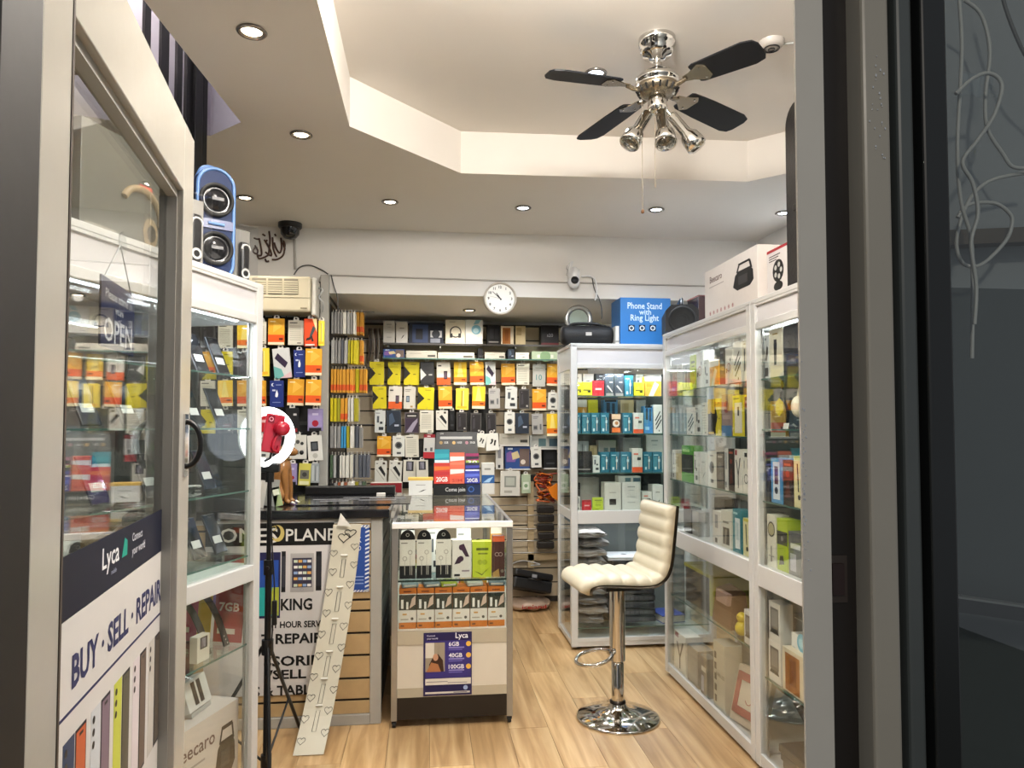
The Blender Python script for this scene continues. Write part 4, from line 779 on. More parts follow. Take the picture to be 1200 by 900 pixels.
def tab_mesh(clearp=False):
    k = ('tab',)
    if k not in _PM:
        mb = MB(); o = []; i_ = []
        for a in range(0, 181, 30): o.append((.017*math.cos(rad(a)), .012+.012*math.sin(rad(a))))
        out = [(.017, -.004)]+o+[(-.017, -.004)]
        m = ink('d9d6cf')
        hole = [(.008*math.cos(rad(a)), .012+.0055*math.sin(rad(a))) for a in range(0, 360, 30)]
        tri_ = tessellate_polygon([[Vector((x, z, 0)) for x, z in out], [Vector((x, z, 0)) for x, z in hole]])
        al = out+hole; mb.add([(x, -.0005, z) for x, z in al]+[(x, .0005, z) for x, z in al], [tuple(t) for t in tri_]+[tuple(i+len(al) for i in t[::-1]) for t in tri_], m)
        _PM[k] = mb.mesh('hang_tab')
    return _PM[k]
def product(name, kind, label, cat, group, loc, rz, w, h, d, tab=False, c=.0012, tilt=0, roll=0):
    w, h, d = rnd(w, .002), rnd(h, .002), rnd(d, .002)
    o = link(name, body_mesh(kind, w, h, d, c), None, loc, (tilt, roll, rz)); tag(o, label, cat, group)
    if DES[kind][1]: link('printed_front', print_mesh(kind, w, h, -d/2), o)
    if tab: link('hang_tab', tab_mesh(), o, (0, 0, h))
    return o
HOOKM = mat('zinc_hook', '5f5f5f', rough=.35, metal=.8)
_HK = {}
def hook(parent, loc, rz, ln):
    ln = round(ln, 2)
    if ln not in _HK: _HK[ln] = MB().tube([(0, ln, 0), (0, 0, 0), (0, -.01, .004)], .0022, HOOKM, 6).mesh('hook')
    return link('hook', _HK[ln], parent, loc, (0, 0, rz))
def hang_row(wallthing, ywall, yf, y0, y1, items, where, group, d=.018):
    """a row of packs hanging on hooks from a wall that faces the viewer; pixel columns are turned into metres at the packs' own depth"""
    for i, it in enumerate(items):
        a, b, kind = it[:3]; t0, t1 = (it[3], it[4]) if len(it) > 4 else (y0, y1)
        x0 = atY(a, t1, yf)[0]; x1 = atY(b, t1, yf)[0]; z1 = atY((a+b)/2, t0, yf)[1]; z0 = atY((a+b)/2, t1, yf)[1]
        yy = yf+((i % 3)-1)*.012
        roll = rad(R.uniform(-1.6, 1.6)) if len(it) < 6 else rad(it[5])
        lab = f"{DES[kind][2]}, {ORD[i]} along {where}"
        o = product('hanging_pack', kind, lab, 'hanging pack', group, ((x0+x1)/2, yy+d/2, z0), 0, x1-x0, z1-z0, d, tab=True, roll=roll)
        hook(wallthing, ((x0+x1)/2, yy-.006, z0+rnd(z1-z0)+.0165), 0, ywall-yy)
# ---------------------------------------------------------------- alcove wall
aw = struct(thing('slat_wall', 'pale slatted wall panel at the back of the alcove', 'wall panel', (0, 0, 0)))
SLW = mat('pale_slat_panel', 'c6b89e', rough=.5, noise=.06); SLD = mat('dark_slat_gap', '3a352f', rough=.6)
DKP = mat('black_peg_panel', '1a1918', rough=.55, noise=.1)
mb = MB(); mb.box(-.64, 1.35, 6.005, 6.03, .0, 2.3, SLD); mb.build('backing', aw)
for i in range(19):
    MB().box(-.64, 1.35, 5.99, 6.004, .05+.118*i, .05+.118*i+.106, SLW).build('slat', aw)
for x0, x1, a, b in ((.05, .30, .95, 1.75), (-.2, .05, .95, 1.35), (.33, .52, 1.3, 1.72), (.62, .9, .95, 1.05)): MB().box(x0, x1, 5.975, 5.989, a, b, DKP).build('dark_panel', aw)
YF_ = 5.80
ab = 'alcove wall packs'
hang_row(aw, 5.99, YF_, 424, 451, [(433, 450, 'notch'), (454, 469, 'notch'), (473, 491, 'notch'), (493, 509, 'speck'), (512, 528, 'phonecard'), (532, 547, 'bright'), (551, 567, 'amber'), (569, 581, 'slant'), (588, 604, 'amber', 426, 451), (605, 620, 'lined', 426, 451), (624, 639, 'ten', 427, 453), (641, 654, 'amber', 426, 452)], 'the top alcove hook row', ab)
hang_row(aw, 5.99, YF_, 453, 479, [(437, 453, 'notch'), (455, 471, 'phonecard'), (473, 487, 'whitecard'), (489, 508, 'notch', 454, 480, 2), (514, 530, 'amber'), (534, 549, 'lemon', 455, 480), (553, 568, 'bright'), (573, 586, 'grey', 455, 479), (592, 606, 'plug'), (608, 620, 'clear', 456, 479), (624, 640, 'amber', 456, 481), (642, 654, 'bud', 460, 480)], 'the second alcove hook row', ab)
hang_row(aw, 5.99, YF_, 481, 507, [(439, 451, 'plug'), (453, 470, 'ink_blue'), (474, 491, 'violet', 483, 508), (492, 508, 'lined'), (511, 525, 'pbank', 481, 504), (527, 533, 'blackbox', 481, 504), (535, 547, 'clear', 483, 505), (551, 564, 'clear', 484, 508), (570, 582, 'clear', 484, 508), (591, 603, 'bud', 483, 508), (604, 620, 'ink_blue', 484, 508), (624, 637, 'grey', 485, 509), (641, 654, 'bright', 485, 511)], 'the third alcove hook row', ab)
hang_row(aw, 5.99, YF_, 511, 535, [(442, 458, 'amber'), (460, 474, 'bud'), (475, 491, 'lined', 510, 536), (496, 509, 'ruby', 509, 537)], 'the fourth alcove hook row', ab)
hang_row(aw, 5.99, YF_-.06, 508, 526, [(557, 568, 'pods', 508, 524, 8), (570, 585, 'pods', 508, 528, -4)], 'the short hooks beside the data card stand', ab)
hang_row(aw, 5.99, YF_, 540, 566, [(439, 453, 'pbank'), (455, 470, 'pbank', 540, 566, 3), (472, 487, 'watch', 539, 565), (488, 502, 'watch', 539, 562), (581, 590, 'slim', 524, 550), (623, 635, 'bud', 524, 548), (586, 609, 'adapter', 552, 581), (611, 622, 'mint', 556, 578)], 'the lowest alcove hook row', ab)
# shelves with boxes above and among the hooks
zA = atY(540, 404, 5.8)[1]
sh = thing('wall_shelf', 'upper glass wall shelf holding headphone and tablet boxes', 'shelf', (0, 0, 0))
s = MB().box(-.34, 1.2, 5.72, 5.989, zA-.014, zA-.002, SHELFGL).build('glass_board', sh); MB().box(-.34, 1.2, 5.712, 5.72, zA-.016, zA-.001, mat('dark_shelf_front', '2f2c28', rough=.4)).build('edge', s)
for x in (-.31, .1, .7, 1.1): MB().box(x, x+.01, 5.74, 5.99, zA-.03, zA-.014, ALU).build('bracket', sh)
YS = 5.74
def shelf_box(kind, a, b, top, zb, yf, d, where, group, name='product_box', cat='box', lab=None, rz=0, base=None):
    x0 = atY(a, top, yf)[0]; x1 = atY(b, top, yf)[0]; z1 = atY((a+b)/2, top, yf)[1]
    lab = lab or f"{DES[kind][2]} {where}"
    return product(name, kind, lab, cat, group, ((x0+x1)/2, yf+d/2, zb), rz, x1-x0-.002, z1-zb, d)
for kind, a, b, top, w in (('cubeplain', 449, 463, 376, 'at the pegs end of the upper alcove shelf'), ('whitebox', 464, 478, 377, 'beside the tablet box on the upper shelf'), ('tablet', 479, 520, 378, 'on the upper alcove shelf'),
    ('headset', 522, 545, 375, 'on the upper alcove shelf'), ('aqua', 545.3, 566, 375, 'on the upper alcove shelf'), ('ebony', 571, 586, 381, 'beside the headphone boxes on the upper shelf'), ('bronze', 587, 602, 382, 'on the upper alcove shelf'), ('tan', 604, 616, 382, 'on the upper alcove shelf'), ('s20', 634, 655, 381, 'at the cabinet end of the upper shelf')):
    shelf_box(kind, a, b, top, zA-.0015, YS, .12, w, 'boxes on the upper alcove shelf')
zB = atY(540, 421, 5.8)[1]
sh2 = thing('wall_shelf', 'lower narrow glass wall shelf crowded with flat cartons', 'shelf', (0, 0, 0))
s = MB().box(-.34, 1.2, 5.72, 5.989, zB-.010, zB-.002, SHELFGL).build('glass_board', sh2); MB().box(-.34, 1.2, 5.714, 5.72, zB-.011, zB-.001, GEDGE).build('edge', s)
for kind, a, b, top, w in (('wifi', 449, 474, 409, 'lying on the lower alcove shelf'), ('wide', 476, 512, 411, 'under the tablet box on the lower shelf'), ('wide', 513, 556, 413, 'under the headset box on the lower shelf'), ('blackbox', 560, 566, 408, 'between long pale boxes on the lower shelf'), ('wide', 568, 592, 413, 'under the bronze case on the lower shelf'), ('ink_blue', 595, 603, 409, 'on the lower alcove shelf'), ('whitebox', 604, 620, 413, 'at the end of the lower alcove shelf'), ('mint', 623, 655, 412, 'lying on the lower alcove shelf')):
    shelf_box(kind, a, b, top, zB-.0015, YS, .14, w, 'boxes on the lower alcove shelf')
# lower right of the alcove wall
zC = atY(610, 521, 5.8)[1]
for i, (kind, a, b, t0, t1, w) in enumerate((('wide', 585, 620, 508, 521, 'on the alcove wall above the colourful blue box'), ('greyblue', 621, 655, 510, 525, 'on the alcove wall beside the far cabinet'), ('wifi', 592, 621, 523, 549, 'on the alcove wall above the square adapter'), ('blackbox', 637, 653, 527, 548, 'on the alcove wall beside the far cabinet'))):
    x0, z0 = atY(a, t1, 5.84); x1, z1 = atY(b, t0, 5.84)
    br = tag(MB().box(x0, x1, 5.82, 5.99, z0-.012, z0-.002, mat('white_bracket_shelf', 'c9c7c2', rough=.4)).build('bracket_shelf'), f'thin white bracket shelf under the {DES[kind][2]}', 'shelf')
    br['label'] = ['thin white ledge under the long pale box beside the pods', 'thin white ledge under the pale box beside the far cabinet', 'thin white ledge under the colourful blue wall box', 'thin white ledge under the black box beside the far cabinet'][i]
    product('product_box', kind, f'{DES[kind][2]} {w}', 'box', 'boxes on the alcove wall', ((x0+x1)/2, 5.90, z0-.0015), 0, x1-x0, z1-z0, .12)
zR = atY(625, 589, 5.8)[1]
for i, (y, lab) in enumerate(((592, 'topmost wire rail beside the counter on the alcove wall'), (604, 'second wire rail beside the counter on the alcove wall'), (620, 'third wire rail beside the counter on the alcove wall'), (634, 'fourth wire rail beside the counter on the alcove wall'), (648, 'lowest wire rail beside the counter on the alcove wall'))):
    z = atY(620, y, 5.85)[1]; mb = MB(); mb.tube([(.55, 5.99, z), (.55, 5.86, z), (1.2, 5.86, z), (1.2, 5.99, z)], .005, ALU, 6); tag(mb.build('wire_rail'), lab, 'rail', 'wire rails on the alcove wall')
TANGLE = ['a34e16', '6e1f17', '8c2a18', 'd2741c', '4a1712', 'c95c18']
tg = tag(thing('cable_bundle', 'tangled bundle of orange and dark red cables hanging by the far cabinet', 'cable bundle', (0, 5.84, 0)), None)
for i, c in enumerate(TANGLE):
    mb = MB(); pts = []
    for k in range(14):
        px = 626+22*R.random()+3*i % 7; py = 556+33*k/14+R.uniform(-4, 4); x, z = atY(px, py, 5.84); pts.append((x, R.uniform(-.04, .04), z))
    mb.tube(smooth_path(pts, 4), .006, plastic(c), 6); mb.build('cable', tg)
x, z = atY(648, 580, 5.84)
MB().at(Matrix.Translation((x, -.06, z))).prism([(-.05, .05), (-.02, -.01), (.04, -.05), (.06, .06), (.02, .10)], 0, .02, plastic('e07f1e')).build('orange_bag', tg)
hook(tg, (atY(636, 553, 5.84)[0], -.03, atY(636, 553, 5.84)[1]), 0, .15)
x0, z0 = atY(628, 642, 5.87); x1, z1 = atY(648, 590, 5.87)
for i in range(5):
    za = z0+(z1-z0)*i/5; tag(MB().box(x0+.01*(i % 2), x1, 5.80, 5.852, za, za+(z1-z0)/5-.012, mat('dark_bagged_case', '2b2826', rough=.25, noise=.3, scale=40, bump=.5), .012).build('bagged_case'), f'dark bagged case stacked behind the wire rails, {ORD[i]} from the bottom', 'bag', 'bagged cases behind the wire rails')
MB().box(x0-.06, x0-.012, 5.90, 5.94, .3, 1.0, mat('pale_timber', 'b7a27e', rough=.5, noise=.15)).build('timber_upright', aw); MB().box(x0-.3, x1+.2, 5.90, 5.94, .36, .41, mat('pale_timber', 'b7a27e')).build('timber_rail', aw)
# briefcase on a printed carrier bag
bx, by = .80, 5.62
BAGM = mat('white_carrier_bag', 'b9a08c', rough=.35, noise=.12, scale=16, bump=.5)
mb = MB(); bm = bmesh.new(); bmesh.ops.create_icosphere(bm, subdivisions=3, radius=1)
for v in bm.verts: v.co = Vector((v.co.x*.17, v.co.y*.13, max(0, .045+v.co.z*.045+.012*math.sin(9*v.co.x+4*v.co.y))))
mb._bm(bm, BAGM, True); cb = tag(mb.build('carrier_bag', None, (bx+.02, by+.16, 0)), 'crumpled carrier bag with red lettering under the black case', 'bag')
MB().text('iceland', .03, ink('a8232b'), .02, -.128, .032, width=.19).build('bag_lettering', cb)
cse = thing('carry_case', 'black plastic carry case resting tilted on the carrier bag', 'case', (bx+.01, by+.14, .145)); cse.rotation_euler = (rad(-14), rad(12), rad(8))
CASEM = mat('black_case_plastic', '1a1a1c', rough=.38, noise=.15, scale=20)
MB().box(-.16, .16, -.10, .10, 0, .09, CASEM, .014).build('case_base', cse); MB().box(-.162, .162, -.102, .102, .094, .15, CASEM, .016).build('case_lid', cse)
mb = MB(); mb.tube([(-.05, -.105, .085), (-.05, -.13, .085), (.05, -.13, .085), (.05, -.105, .085)], .007, BLACK, 8); mb.build('handle', cse); MB().box(-.02, .02, -.106, -.101, .10, .125, ink('8c8c90')).build('badge', cse)
mb = MB(); mb.tube(smooth_path([(-.14, .02, .155), (-.06, .0, .19), (.03, .03, .175), (.1, .0, .158), (.02, -.04, .16)]), .005, CABLE, 6); tag(mb.build('charger_lead', None, (bx+.01, by+.19, .185)), 'grey lead coiled on the black carry case', 'cable')
# cables hanging at the alcove corner
hc = thing('cable_bundle', 'brown and grey cables hanging in the alcove corner above the yellow packs', 'cable bundle', (0, 5.84, 0))
for i in range(9):
    px = 432+1.6*i; a = atY(px, 386, 5.84); b = atY(px+R.uniform(-1, 2), 424+R.uniform(-4, 3), 5.84)
    mb = MB(); mb.tube(smooth_path([(a[0], .10, a[1]), (a[0], 0, a[1]), ((a[0]+b[0])/2+.01, -.01, (a[1]+b[1])/2), (b[0], 0, b[1])], 4), .006, plastic(('5a4638', '3b342e', '75685a', 'a9a49a')[i % 4]), 5); mb.build('cable', hc)

# ---------------------------------------------------------------- side pegs of the alcove (packs seen edge-on)
sp = struct(thing('side_peg_panel', 'grey side panel of the alcove carrying packs on pegs', 'wall panel', (0, 0, 0)))
MB().box(-.66, -.652, 4.9, 6.0, 0, BEAMZ, mat('grey_side_panel', '6a675f', rough=.5)).build('panel', sp)
MB().box(-.69, -.638, 4.80, 4.86, 0, 2.44, GREYP, .003).build('upright', sp)
for z in (2.28, 2.0): MB().box(-.652, -.646, 4.9, 6.0, z, z+.02, ALU).build('peg_rail', sp)
EDGE = {'ash': '8f8d8a', 'steel': 'a9a8a4', 'yel': 'd0bf1c', 'org': 'd89a30', 'cream': 'cdc8b8', 'blue': '3f94c4', 'slate': '5f626a', 'grn': '4c5f48', 'pale': 'dcd8cc', 'dark': '242424', 'rust': '9c5a3c', 'olive': 'a39a24'}
EN = {'ash': 'ash grey', 'steel': 'light grey', 'yel': 'yellow', 'org': 'amber', 'cream': 'cream', 'blue': 'sky blue', 'slate': 'slate grey', 'grn': 'dark green', 'pale': 'white', 'dark': 'black', 'rust': 'rust brown', 'olive': 'olive yellow'}
RN = ['top', 'second', 'third', 'fourth', 'fifth', 'sixth', 'lowest']
_E = {}
def edge_pack(c, x, y, z, h, d, w, row, far, n):
    k = (c, round(h, 2), round(d, 3), w)
    if k not in _E:
        mb = MB(); mb.box(0, d, -w/2, w/2, 0, h, ink(EDGE[c]), .0015)
        if c == 'org': mb.box(-.0004, d+.0004, -w/2-.0006, w/2, h*.1, h*.34, ink('d8571f'))
        mb.box(d*.4, d*.6, -.014, .014, h, h+.022, ink('d9d6cf')); _E[k] = mb.mesh('pack_body')
    o = link('edge_pack', _E[k], None, (x, y, z), (0, R.uniform(-.010, .010), R.uniform(-.02, .02)))
    tag(o, f"{EN[c]} pack seen edge-on, {ORD[n]} from the panel on the {row} {'far' if far else 'near'} side peg", 'hanging pack', f"{EN[c]} packs, {row} row of {'far' if far else 'near'} side pegs")
rows = [(362, 391, 'ash ash ash ash pale steel ash pale', 'org org org'), (395, 426, 'steel ash ash slate steel olive yel yel', 'org org yel'), (429, 460, 'org org org org org org org', 'org org yel org'), (463, 494, 'yel yel olive org org cream pale olive', 'ash dark'), (496, 525, 'ash steel ash blue blue olive pale', 'ash steel slate'), (530, 560, 'grn steel dark pale pale pale cream', 'slate slate ash slate slate'), (562, 596, 'dark ash rust pale rust cream pale', 'grn cream olive ash')]
for ri, (t0, t1, near, far) in enumerate(rows):
    for fi, (names, yy, xoff) in enumerate(((near.split(), 5.02, 0), ((far+' '+far.split()[0]).split(), 5.30, .085))):
        z1 = atY(405, t0, yy-.06)[1]; z0 = atY(405, t1, yy-.06)[1]; z1 -= .02
        if z1 > BEAMZ-.03: z1 = BEAMZ-.03
        x = -.640+xoff
        MB().tube([(-.652, yy, z1+.012), (-.36 if not fi else -.42, yy, z1+.012)], .0025, HOOKM, 6).build('peg', sp)
        for ni, c in enumerate(names):
            d = R.choice((.014, .018, .022)) if not fi else .022
            edge_pack(c, x, yy, z0, z1-z0, rnd(d, .002), .10, RN[ri], fi, ni); x += d+.0042
# ---------------------------------------------------------------- pegs behind the slat counter
pw = struct(thing('peg_panel', 'black peg panel with ticket strips behind the slat counter', 'wall panel', (0, 0, 0)))
MB().box(XL, -.69, 4.84, 4.858, 0, 2.40, DKP).build('panel', pw)
for z in (2.06, 1.86, 1.65, 1.46, 1.27): MB().box(XL, -.69, 4.828, 4.84, z, z+.025, mat('dark_grey_rail', '3a3937', rough=.4)).build('peg_rail', pw)
for i, (a, b) in enumerate(((311, 319), (329, 335), (336, 346), (351, 359), (361, 368), (370, 375), (370, 375))):
    x0, z = atY(a, 369 if i < 6 else 359, 4.826); x1 = atY(b, 369, 4.826)[0]; MB().box(x0, x1, 4.824, 4.828, z-.014, z+.014, ink('a9afb2')).build('price_ticket', pw)
g = 'packs behind the slat counter'; yq = 4.68
hang_row(pw, 4.828, yq, 376, 404, [(301, 312, 'lined', 377, 403), (314, 333, 'amber', 373, 404), (337, 355, 'lined', 375, 404), (357, 372, 'runner', 374, 406), (373, 380, 'lemon', 376, 405)], 'the top slat counter row', g)
hang_row(pw, 4.828, yq, 410, 441, [(302, 316, 'lemon', 408, 441), (322, 342, 'slant', 408, 443, -6), (344, 357, 'moon', 410, 442), (358, 377, 'amber', 409, 440)], 'the second slat counter row', g)
hang_row(pw, 4.828, yq, 446, 476, [(300, 312, 'amber'), (316, 332, 'moon', 446, 477), (336, 355, 'amber', 444, 475), (358, 376, 'amber', 445, 475)], 'the third slat counter row', g)
hang_row(pw, 4.828, yq, 479, 506, [(300, 316, 'redbox'), (335, 350, 'dice', 478, 508), (360, 378, 'violetred', 479, 505)], 'the fourth slat counter row', g)
hang_row(pw, 4.828, yq, 510, 538, [(302, 316, 'bud'), (339, 359, 'multi', 510, 538), (361, 378, 'round', 510, 540, -4)], 'the fifth slat counter row', g)
hang_row(pw, 4.828, yq, 543, 568, [(338, 348, 'violetred'), (349, 363, 'limecard', 543, 569, 3), (363.5, 373, 'steel', 543, 566)], 'the lowest slat counter row', g)
for r_, (t0, t1) in enumerate(((380, 408), (412, 441), (446, 476), (480, 508))):
    hang_row(pw, 4.828, yq, t0, t1, [(190+22*i, 207+22*i, ('amber', 'lined', 'notch', 'bright', 'clear')[(i*2+r_) % 5]) for i in range(5)], f'the {RN[r_]} row behind phone cabinet', 'packs behind the phone cabinet')
# air conditioner
x0, z0 = atY(284, 364, 4.62); x1, z1 = atY(364, 324, 4.62)
ac = thing('air_conditioner', 'cream wall air conditioner above the orange packs', 'air conditioner', (0, 0, 0))
ACM = mat('aged_cream_plastic', 'c2b99f', rough=.4, noise=.03)
MB().box(x0, x1, 4.62, 4.822, z0, z1, ACM, .012).build('casing', ac)
MB().box(x1+.001, x1+.03, 4.64, 4.822, z0-.02, z1, mat('white_side_cap', 'c9c6bc', rough=.4), .01).build('end_cap', ac)
n = 3; ww = (x1-x0-.12)/n
for k in range(n):
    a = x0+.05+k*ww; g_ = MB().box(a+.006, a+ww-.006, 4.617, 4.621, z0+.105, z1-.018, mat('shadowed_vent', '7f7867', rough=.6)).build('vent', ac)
    mb = MB()
    for j in range(6): z = z0+.112+j*(z1-z0-.14)/6; mb.box(a+.006, a+ww-.006, 4.613, 4.619, z, z+.0085, ACM)
    mb.build('louvre', g_)
MB().box(x1-.06, x1-.02, 4.618, 4.621, z0+.018, z0+.026, ink('7d745e')).build('badge', ac); mb = MB(); mb.box(x0, x1, 4.616, 4.622, z0+.088, z0+.094, ACM); mb.build('trim_line', ac)
x, z = atY(373, 345, 4.66); x += .014; mb = MB()
mb.tube(smooth_path([(x-.02, 4.72, z+.05), (x+.01, 4.68, z+.03), (x-.015, 4.69, z-.01), (x+.01, 4.70, z-.05), (x, 4.74, z-.1)]), .006, CABLE, 6); tag(mb.build('loose_cable'), 'white cable knotted at the end of the air conditioner', 'cable')
mb = MB(); mb.tube(smooth_path([(x-.2, 4.852, z+.16), (x-.16, 4.846, z+.21), (x-.1, 4.85, z+.225), (x-.03, 4.846, z+.2), (x+.02, 4.852, z+.17)]), .004, mat('dark_cable', '4a4a4a'), 5); tag(mb.build('loose_cable'), 'dark cable arching on the wall above the air conditioner', 'cable')
mb = MB(); p = [atY(388, 322, 4.835), atY(391, 335, 4.835), atY(395, 347, 4.835), atY(396, 362, 4.835)]; mb.tube(smooth_path([(a, 4.845, b) for a, b in p]), .004, mat('dark_cable', '4a4a4a'), 5); tag(mb.build('loose_cable'), 'dark cable hanging at the alcove corner post', 'cable')
# wall calligraphy, dome camera, clock, white camera
CAL = mat('dark_brown_vinyl', '4a2f22', rough=.5)
cg = None; mb = MB()
def strokes(lst, r, yy):
    for st_ in lst:
        pts = [(atY(280+a/4.5, 240+b/4.5, yy)) for a, b in st_]; mb.tube(smooth_path([(x, yy-.004, z) for x, z in pts], 4), r, CAL, 5)
strokes([[(235, 190), (243, 215), (235, 265), (205, 288), (175, 290)], [(222, 175), (226, 230), (215, 255), (195, 225), (188, 200)], [(178, 172), (183, 235), (200, 275)], [(160, 140), (165, 190), (160, 250), (150, 270), (110, 285), (98, 268)],
         [(135, 185), (165, 235), (172, 270), (140, 250)], [(108, 178), (120, 240), (118, 268), (95, 265)], [(85, 215), (100, 240), (95, 260), (78, 248), (85, 225)], [(80, 175), (96, 182), (110, 180)], [(125, 155), (140, 165)], [(190, 155), (196, 166)], [(140, 285), (146, 300), (160, 298)], [(150, 185), (140, 200)], [(232, 200), (244, 235)]], .006, WALLY-.004)
tag(mb.build('wall_calligraphy'), 'dark brown calligraphy lettering stuck high on the white wall', 'wall lettering')
x, z = atY(340, 258, WALLY-.09)
t = thing('dome_camera', 'black dome camera under the ceiling near the wall calligraphy', 'camera', (x, WALLY-.09, CEIL)); t['support'] = 'ceiling'
MB().lathe([(.075, 0), (.075, -.025), (.066, -.034)], BLACK, 24).build('housing', t); MB().lathe([(.062, -.03), (.058, -.07), (.038, -.095), (.0, -.105)], mat('smoked_dome', '0b0b0c', rough=.12, coat=.5), 24).build('dome', t)
a = atY(345, 275, WALLY-.006); b = atY(346, 316, WALLY-.006); tag(MB().tube([(a[0], WALLY-.008, a[1]), (b[0], WALLY-.008, b[1])], .008, mat('white_conduit', 'a8a49c'), 6).build('cable_trunking'), 'pale cable trunking dropping from the black dome camera', 'trunking')
x, z = atY(586, 350, WALLY-.02)
t = thing('wall_clock', 'round white wall clock on the beam', 'clock', (x, WALLY, z)); rr = .112
CK = Matrix.Translation((0, -.004, 0)) @ Matrix.Rotation(math.pi/2, 4, 'X')
MB().at(CK).lathe([(.0, 0), (rr, 0), (rr, .028), (rr-.006, .034), (rr-.014, .026), (rr-.016, .016)], mat('pale_clock_rim', 'b3aa9c', rough=.3), 40).build('rim', t)
MB().disc((0, -.025, 0), rr-.012, mat('clock_face_white', 'dedcd4', rough=.35, noise=.02), 40).build('face', t)
mb = MB()
for i in range(12):
    a = rad(90-30*i); mb.text(str(12 if i == 0 else i), .017, BK, .078*math.cos(a), -.0258, .078*math.sin(a)-.0085, bold=.03)
mb.build('numerals', t)
for nm, ang_, ln, w in (('hour_hand', 90-30*10.85, .045, .009), ('minute_hand', 90-6*52, .070, .007), ('second_hand', 90-6*47, .07, .002)):
    a = rad(ang_); mb = MB(); c_, s_ = math.cos(a), math.sin(a); mb.add([(-s_*w/2-.012*c_, -.0266, c_*w/2-.012*s_), (s_*w/2-.012*c_, -.0266, -c_*w/2-.012*s_), (ln*c_+s_*w/4, -.0266, ln*s_-c_*w/4), (ln*c_-s_*w/4, -.0266, ln*s_+c_*w/4)], [(0, 1, 2, 3)], BK); mb.build(nm, t)
x, z = atY(673, 330, WALLY-.09)
t = thing('security_camera', 'white swivel security camera fixed to the beam', 'camera', (x, WALLY-.07, z)); WP = mat('white_camera_plastic', 'd9d9da', rough=.25, noise=.02)
bm = bmesh.new(); bmesh.ops.create_uvsphere(bm, u_segments=20, v_segments=14, radius=.042); mb = MB(); mb._bm(bm, WP, True); mb.build('head', t)
mb = MB(); mb.at(Matrix.Translation((.0, 0, -.0)) @ Matrix.Rotation(rad(80), 4, 'X')).lathe([(.026, .034), (.026, .044), (.0, .0445)], BLACK, 20); mb.build('lens', t)
mb = MB(); mb.lathe([(.038, .02), (.042, .05), (.04, .085), (.02, .1)], WP, 20); mb.build('neck', t)
mb = MB(); mb.prism([(-.04, .06), (-.02, .06), (-.005, .14), (-.025, .135)], -.02, .07, WP); mb.tube([(-.02, .03, .11), (-.02, .07, .11)], .02, WP, 10); mb.build('wall_arm', t)
mb = MB(); q = lambda a, b: (atY(a, b, WALLY-.03)[0], WALLY-.03, atY(a, b, WALLY-.03)[1])
mb.tube(smooth_path([q(681, 324), q(692, 324), q(698, 330), q(699, 345), q(697, 352)]), .006, WP, 6); mb.tube(smooth_path([q(694, 326), q(697, 340), q(702, 350), q(705, 362), q(705, 374)]), .004, mat('dark_cable', '4a4a4a'), 5); tag(mb.build('camera_cable'), 'white and dark cable looping from the swivel camera', 'cable')

# ---------------------------------------------------------------- far cabinet: stock
def cab_row(y, zb, items, where, group, d=.07):
    for it in items:
        a, b, top, kind = it[:4]; lab = (it[4] if len(it) > 4 else f"{DES[kind][2]} {where}")
        x0 = atY(a, top, y)[0]; x1 = atY(b, top, y)[0]; z1 = min(atY(700, top, y)[1], {1.655: 1.82, 1.405: 1.64, 1.145: 1.39, .89: 1.125}[zb])
        x0 = max(x0, 1.0)
        product('product_box', kind, lab, 'box', group, ((x0+x1)/2, y+d/2, zb+.0005), 0, x1-x0-.003, z1-zb, d)
def seq(kind, xs, top, lab, where): return [(a, b, top, kind, f"{lab}, {ORD[i]} along {where}") for i, (a, b) in enumerate(xs)]
yb = 4.80; s1, s2, s3, dk = 1.655, 1.405, 1.145, .89
w = 'on the top shelf of the far cabinet'
cab_row(yb, s1, seq('lemonbox', [(673, 682), (682, 694), (743, 755)], 448, 'low lemon yellow box', 'the top far shelf')+[(694, 708, 446, 'redbox'), (709, 719.5, 438, 'slate', 'slate cable box beside the red box on the far top shelf'), (720, 731, 438, 'slate', 'slate cable box beside the teal pack on the far top shelf'), (731.5, 742, 440, 'teal', 'teal cable pack alone on the far top shelf'), (755.5, 775, 441, 'honey')], w, 'stock on the far top shelf')
cab_row(5.0, s1, [(675, 682, 438, 'phonecard'), (683, 696, 436, 'whitebox'), (698, 712, 437, 'slate', 'slate cable box behind the red box'), (745, 754, 438, 'plug'), (757, 775, 436, 'cubeplain', 'pale box behind the honey coloured box')], 'at the back of the far top shelf', 'stock at the back of the far top shelf')
w = 'on the second shelf of the far cabinet'
cab_row(yb, s2, seq('teal', [(672.5, 681), (681.5, 692), (692.5, 703), (703.5, 714)], 484, 'teal cable pack', 'the second far shelf')+[(716, 728, 485, 'sunset'), (729.5, 741, 484, 'teal', 'teal cable pack beside the dark brown sunset pack'), (742, 754, 484, 'coral'), (754.5, 765, 476, 'sky'), (765.5, 776, 474, 'pens', 'white box of slanted pens in the far cabinet')], w, 'stock on the second far shelf')
cab_row(5.02, s2, [(676, 688, 467, 'honey', 'small honey box behind the teal packs'), (689, 701, 466, 'lemonbox', 'lemon box standing behind the teal packs'), (707, 724, 466, 'sky', 'sky blue box behind the teal packs'), (727, 743, 468, 'tan', 'tan box behind the sunset pack'), (745, 757, 466, 'ash', 'dull grey carton behind the coral box')], w, 'stock at the back of the second far shelf', .08)
w = 'on the third shelf of the far cabinet'
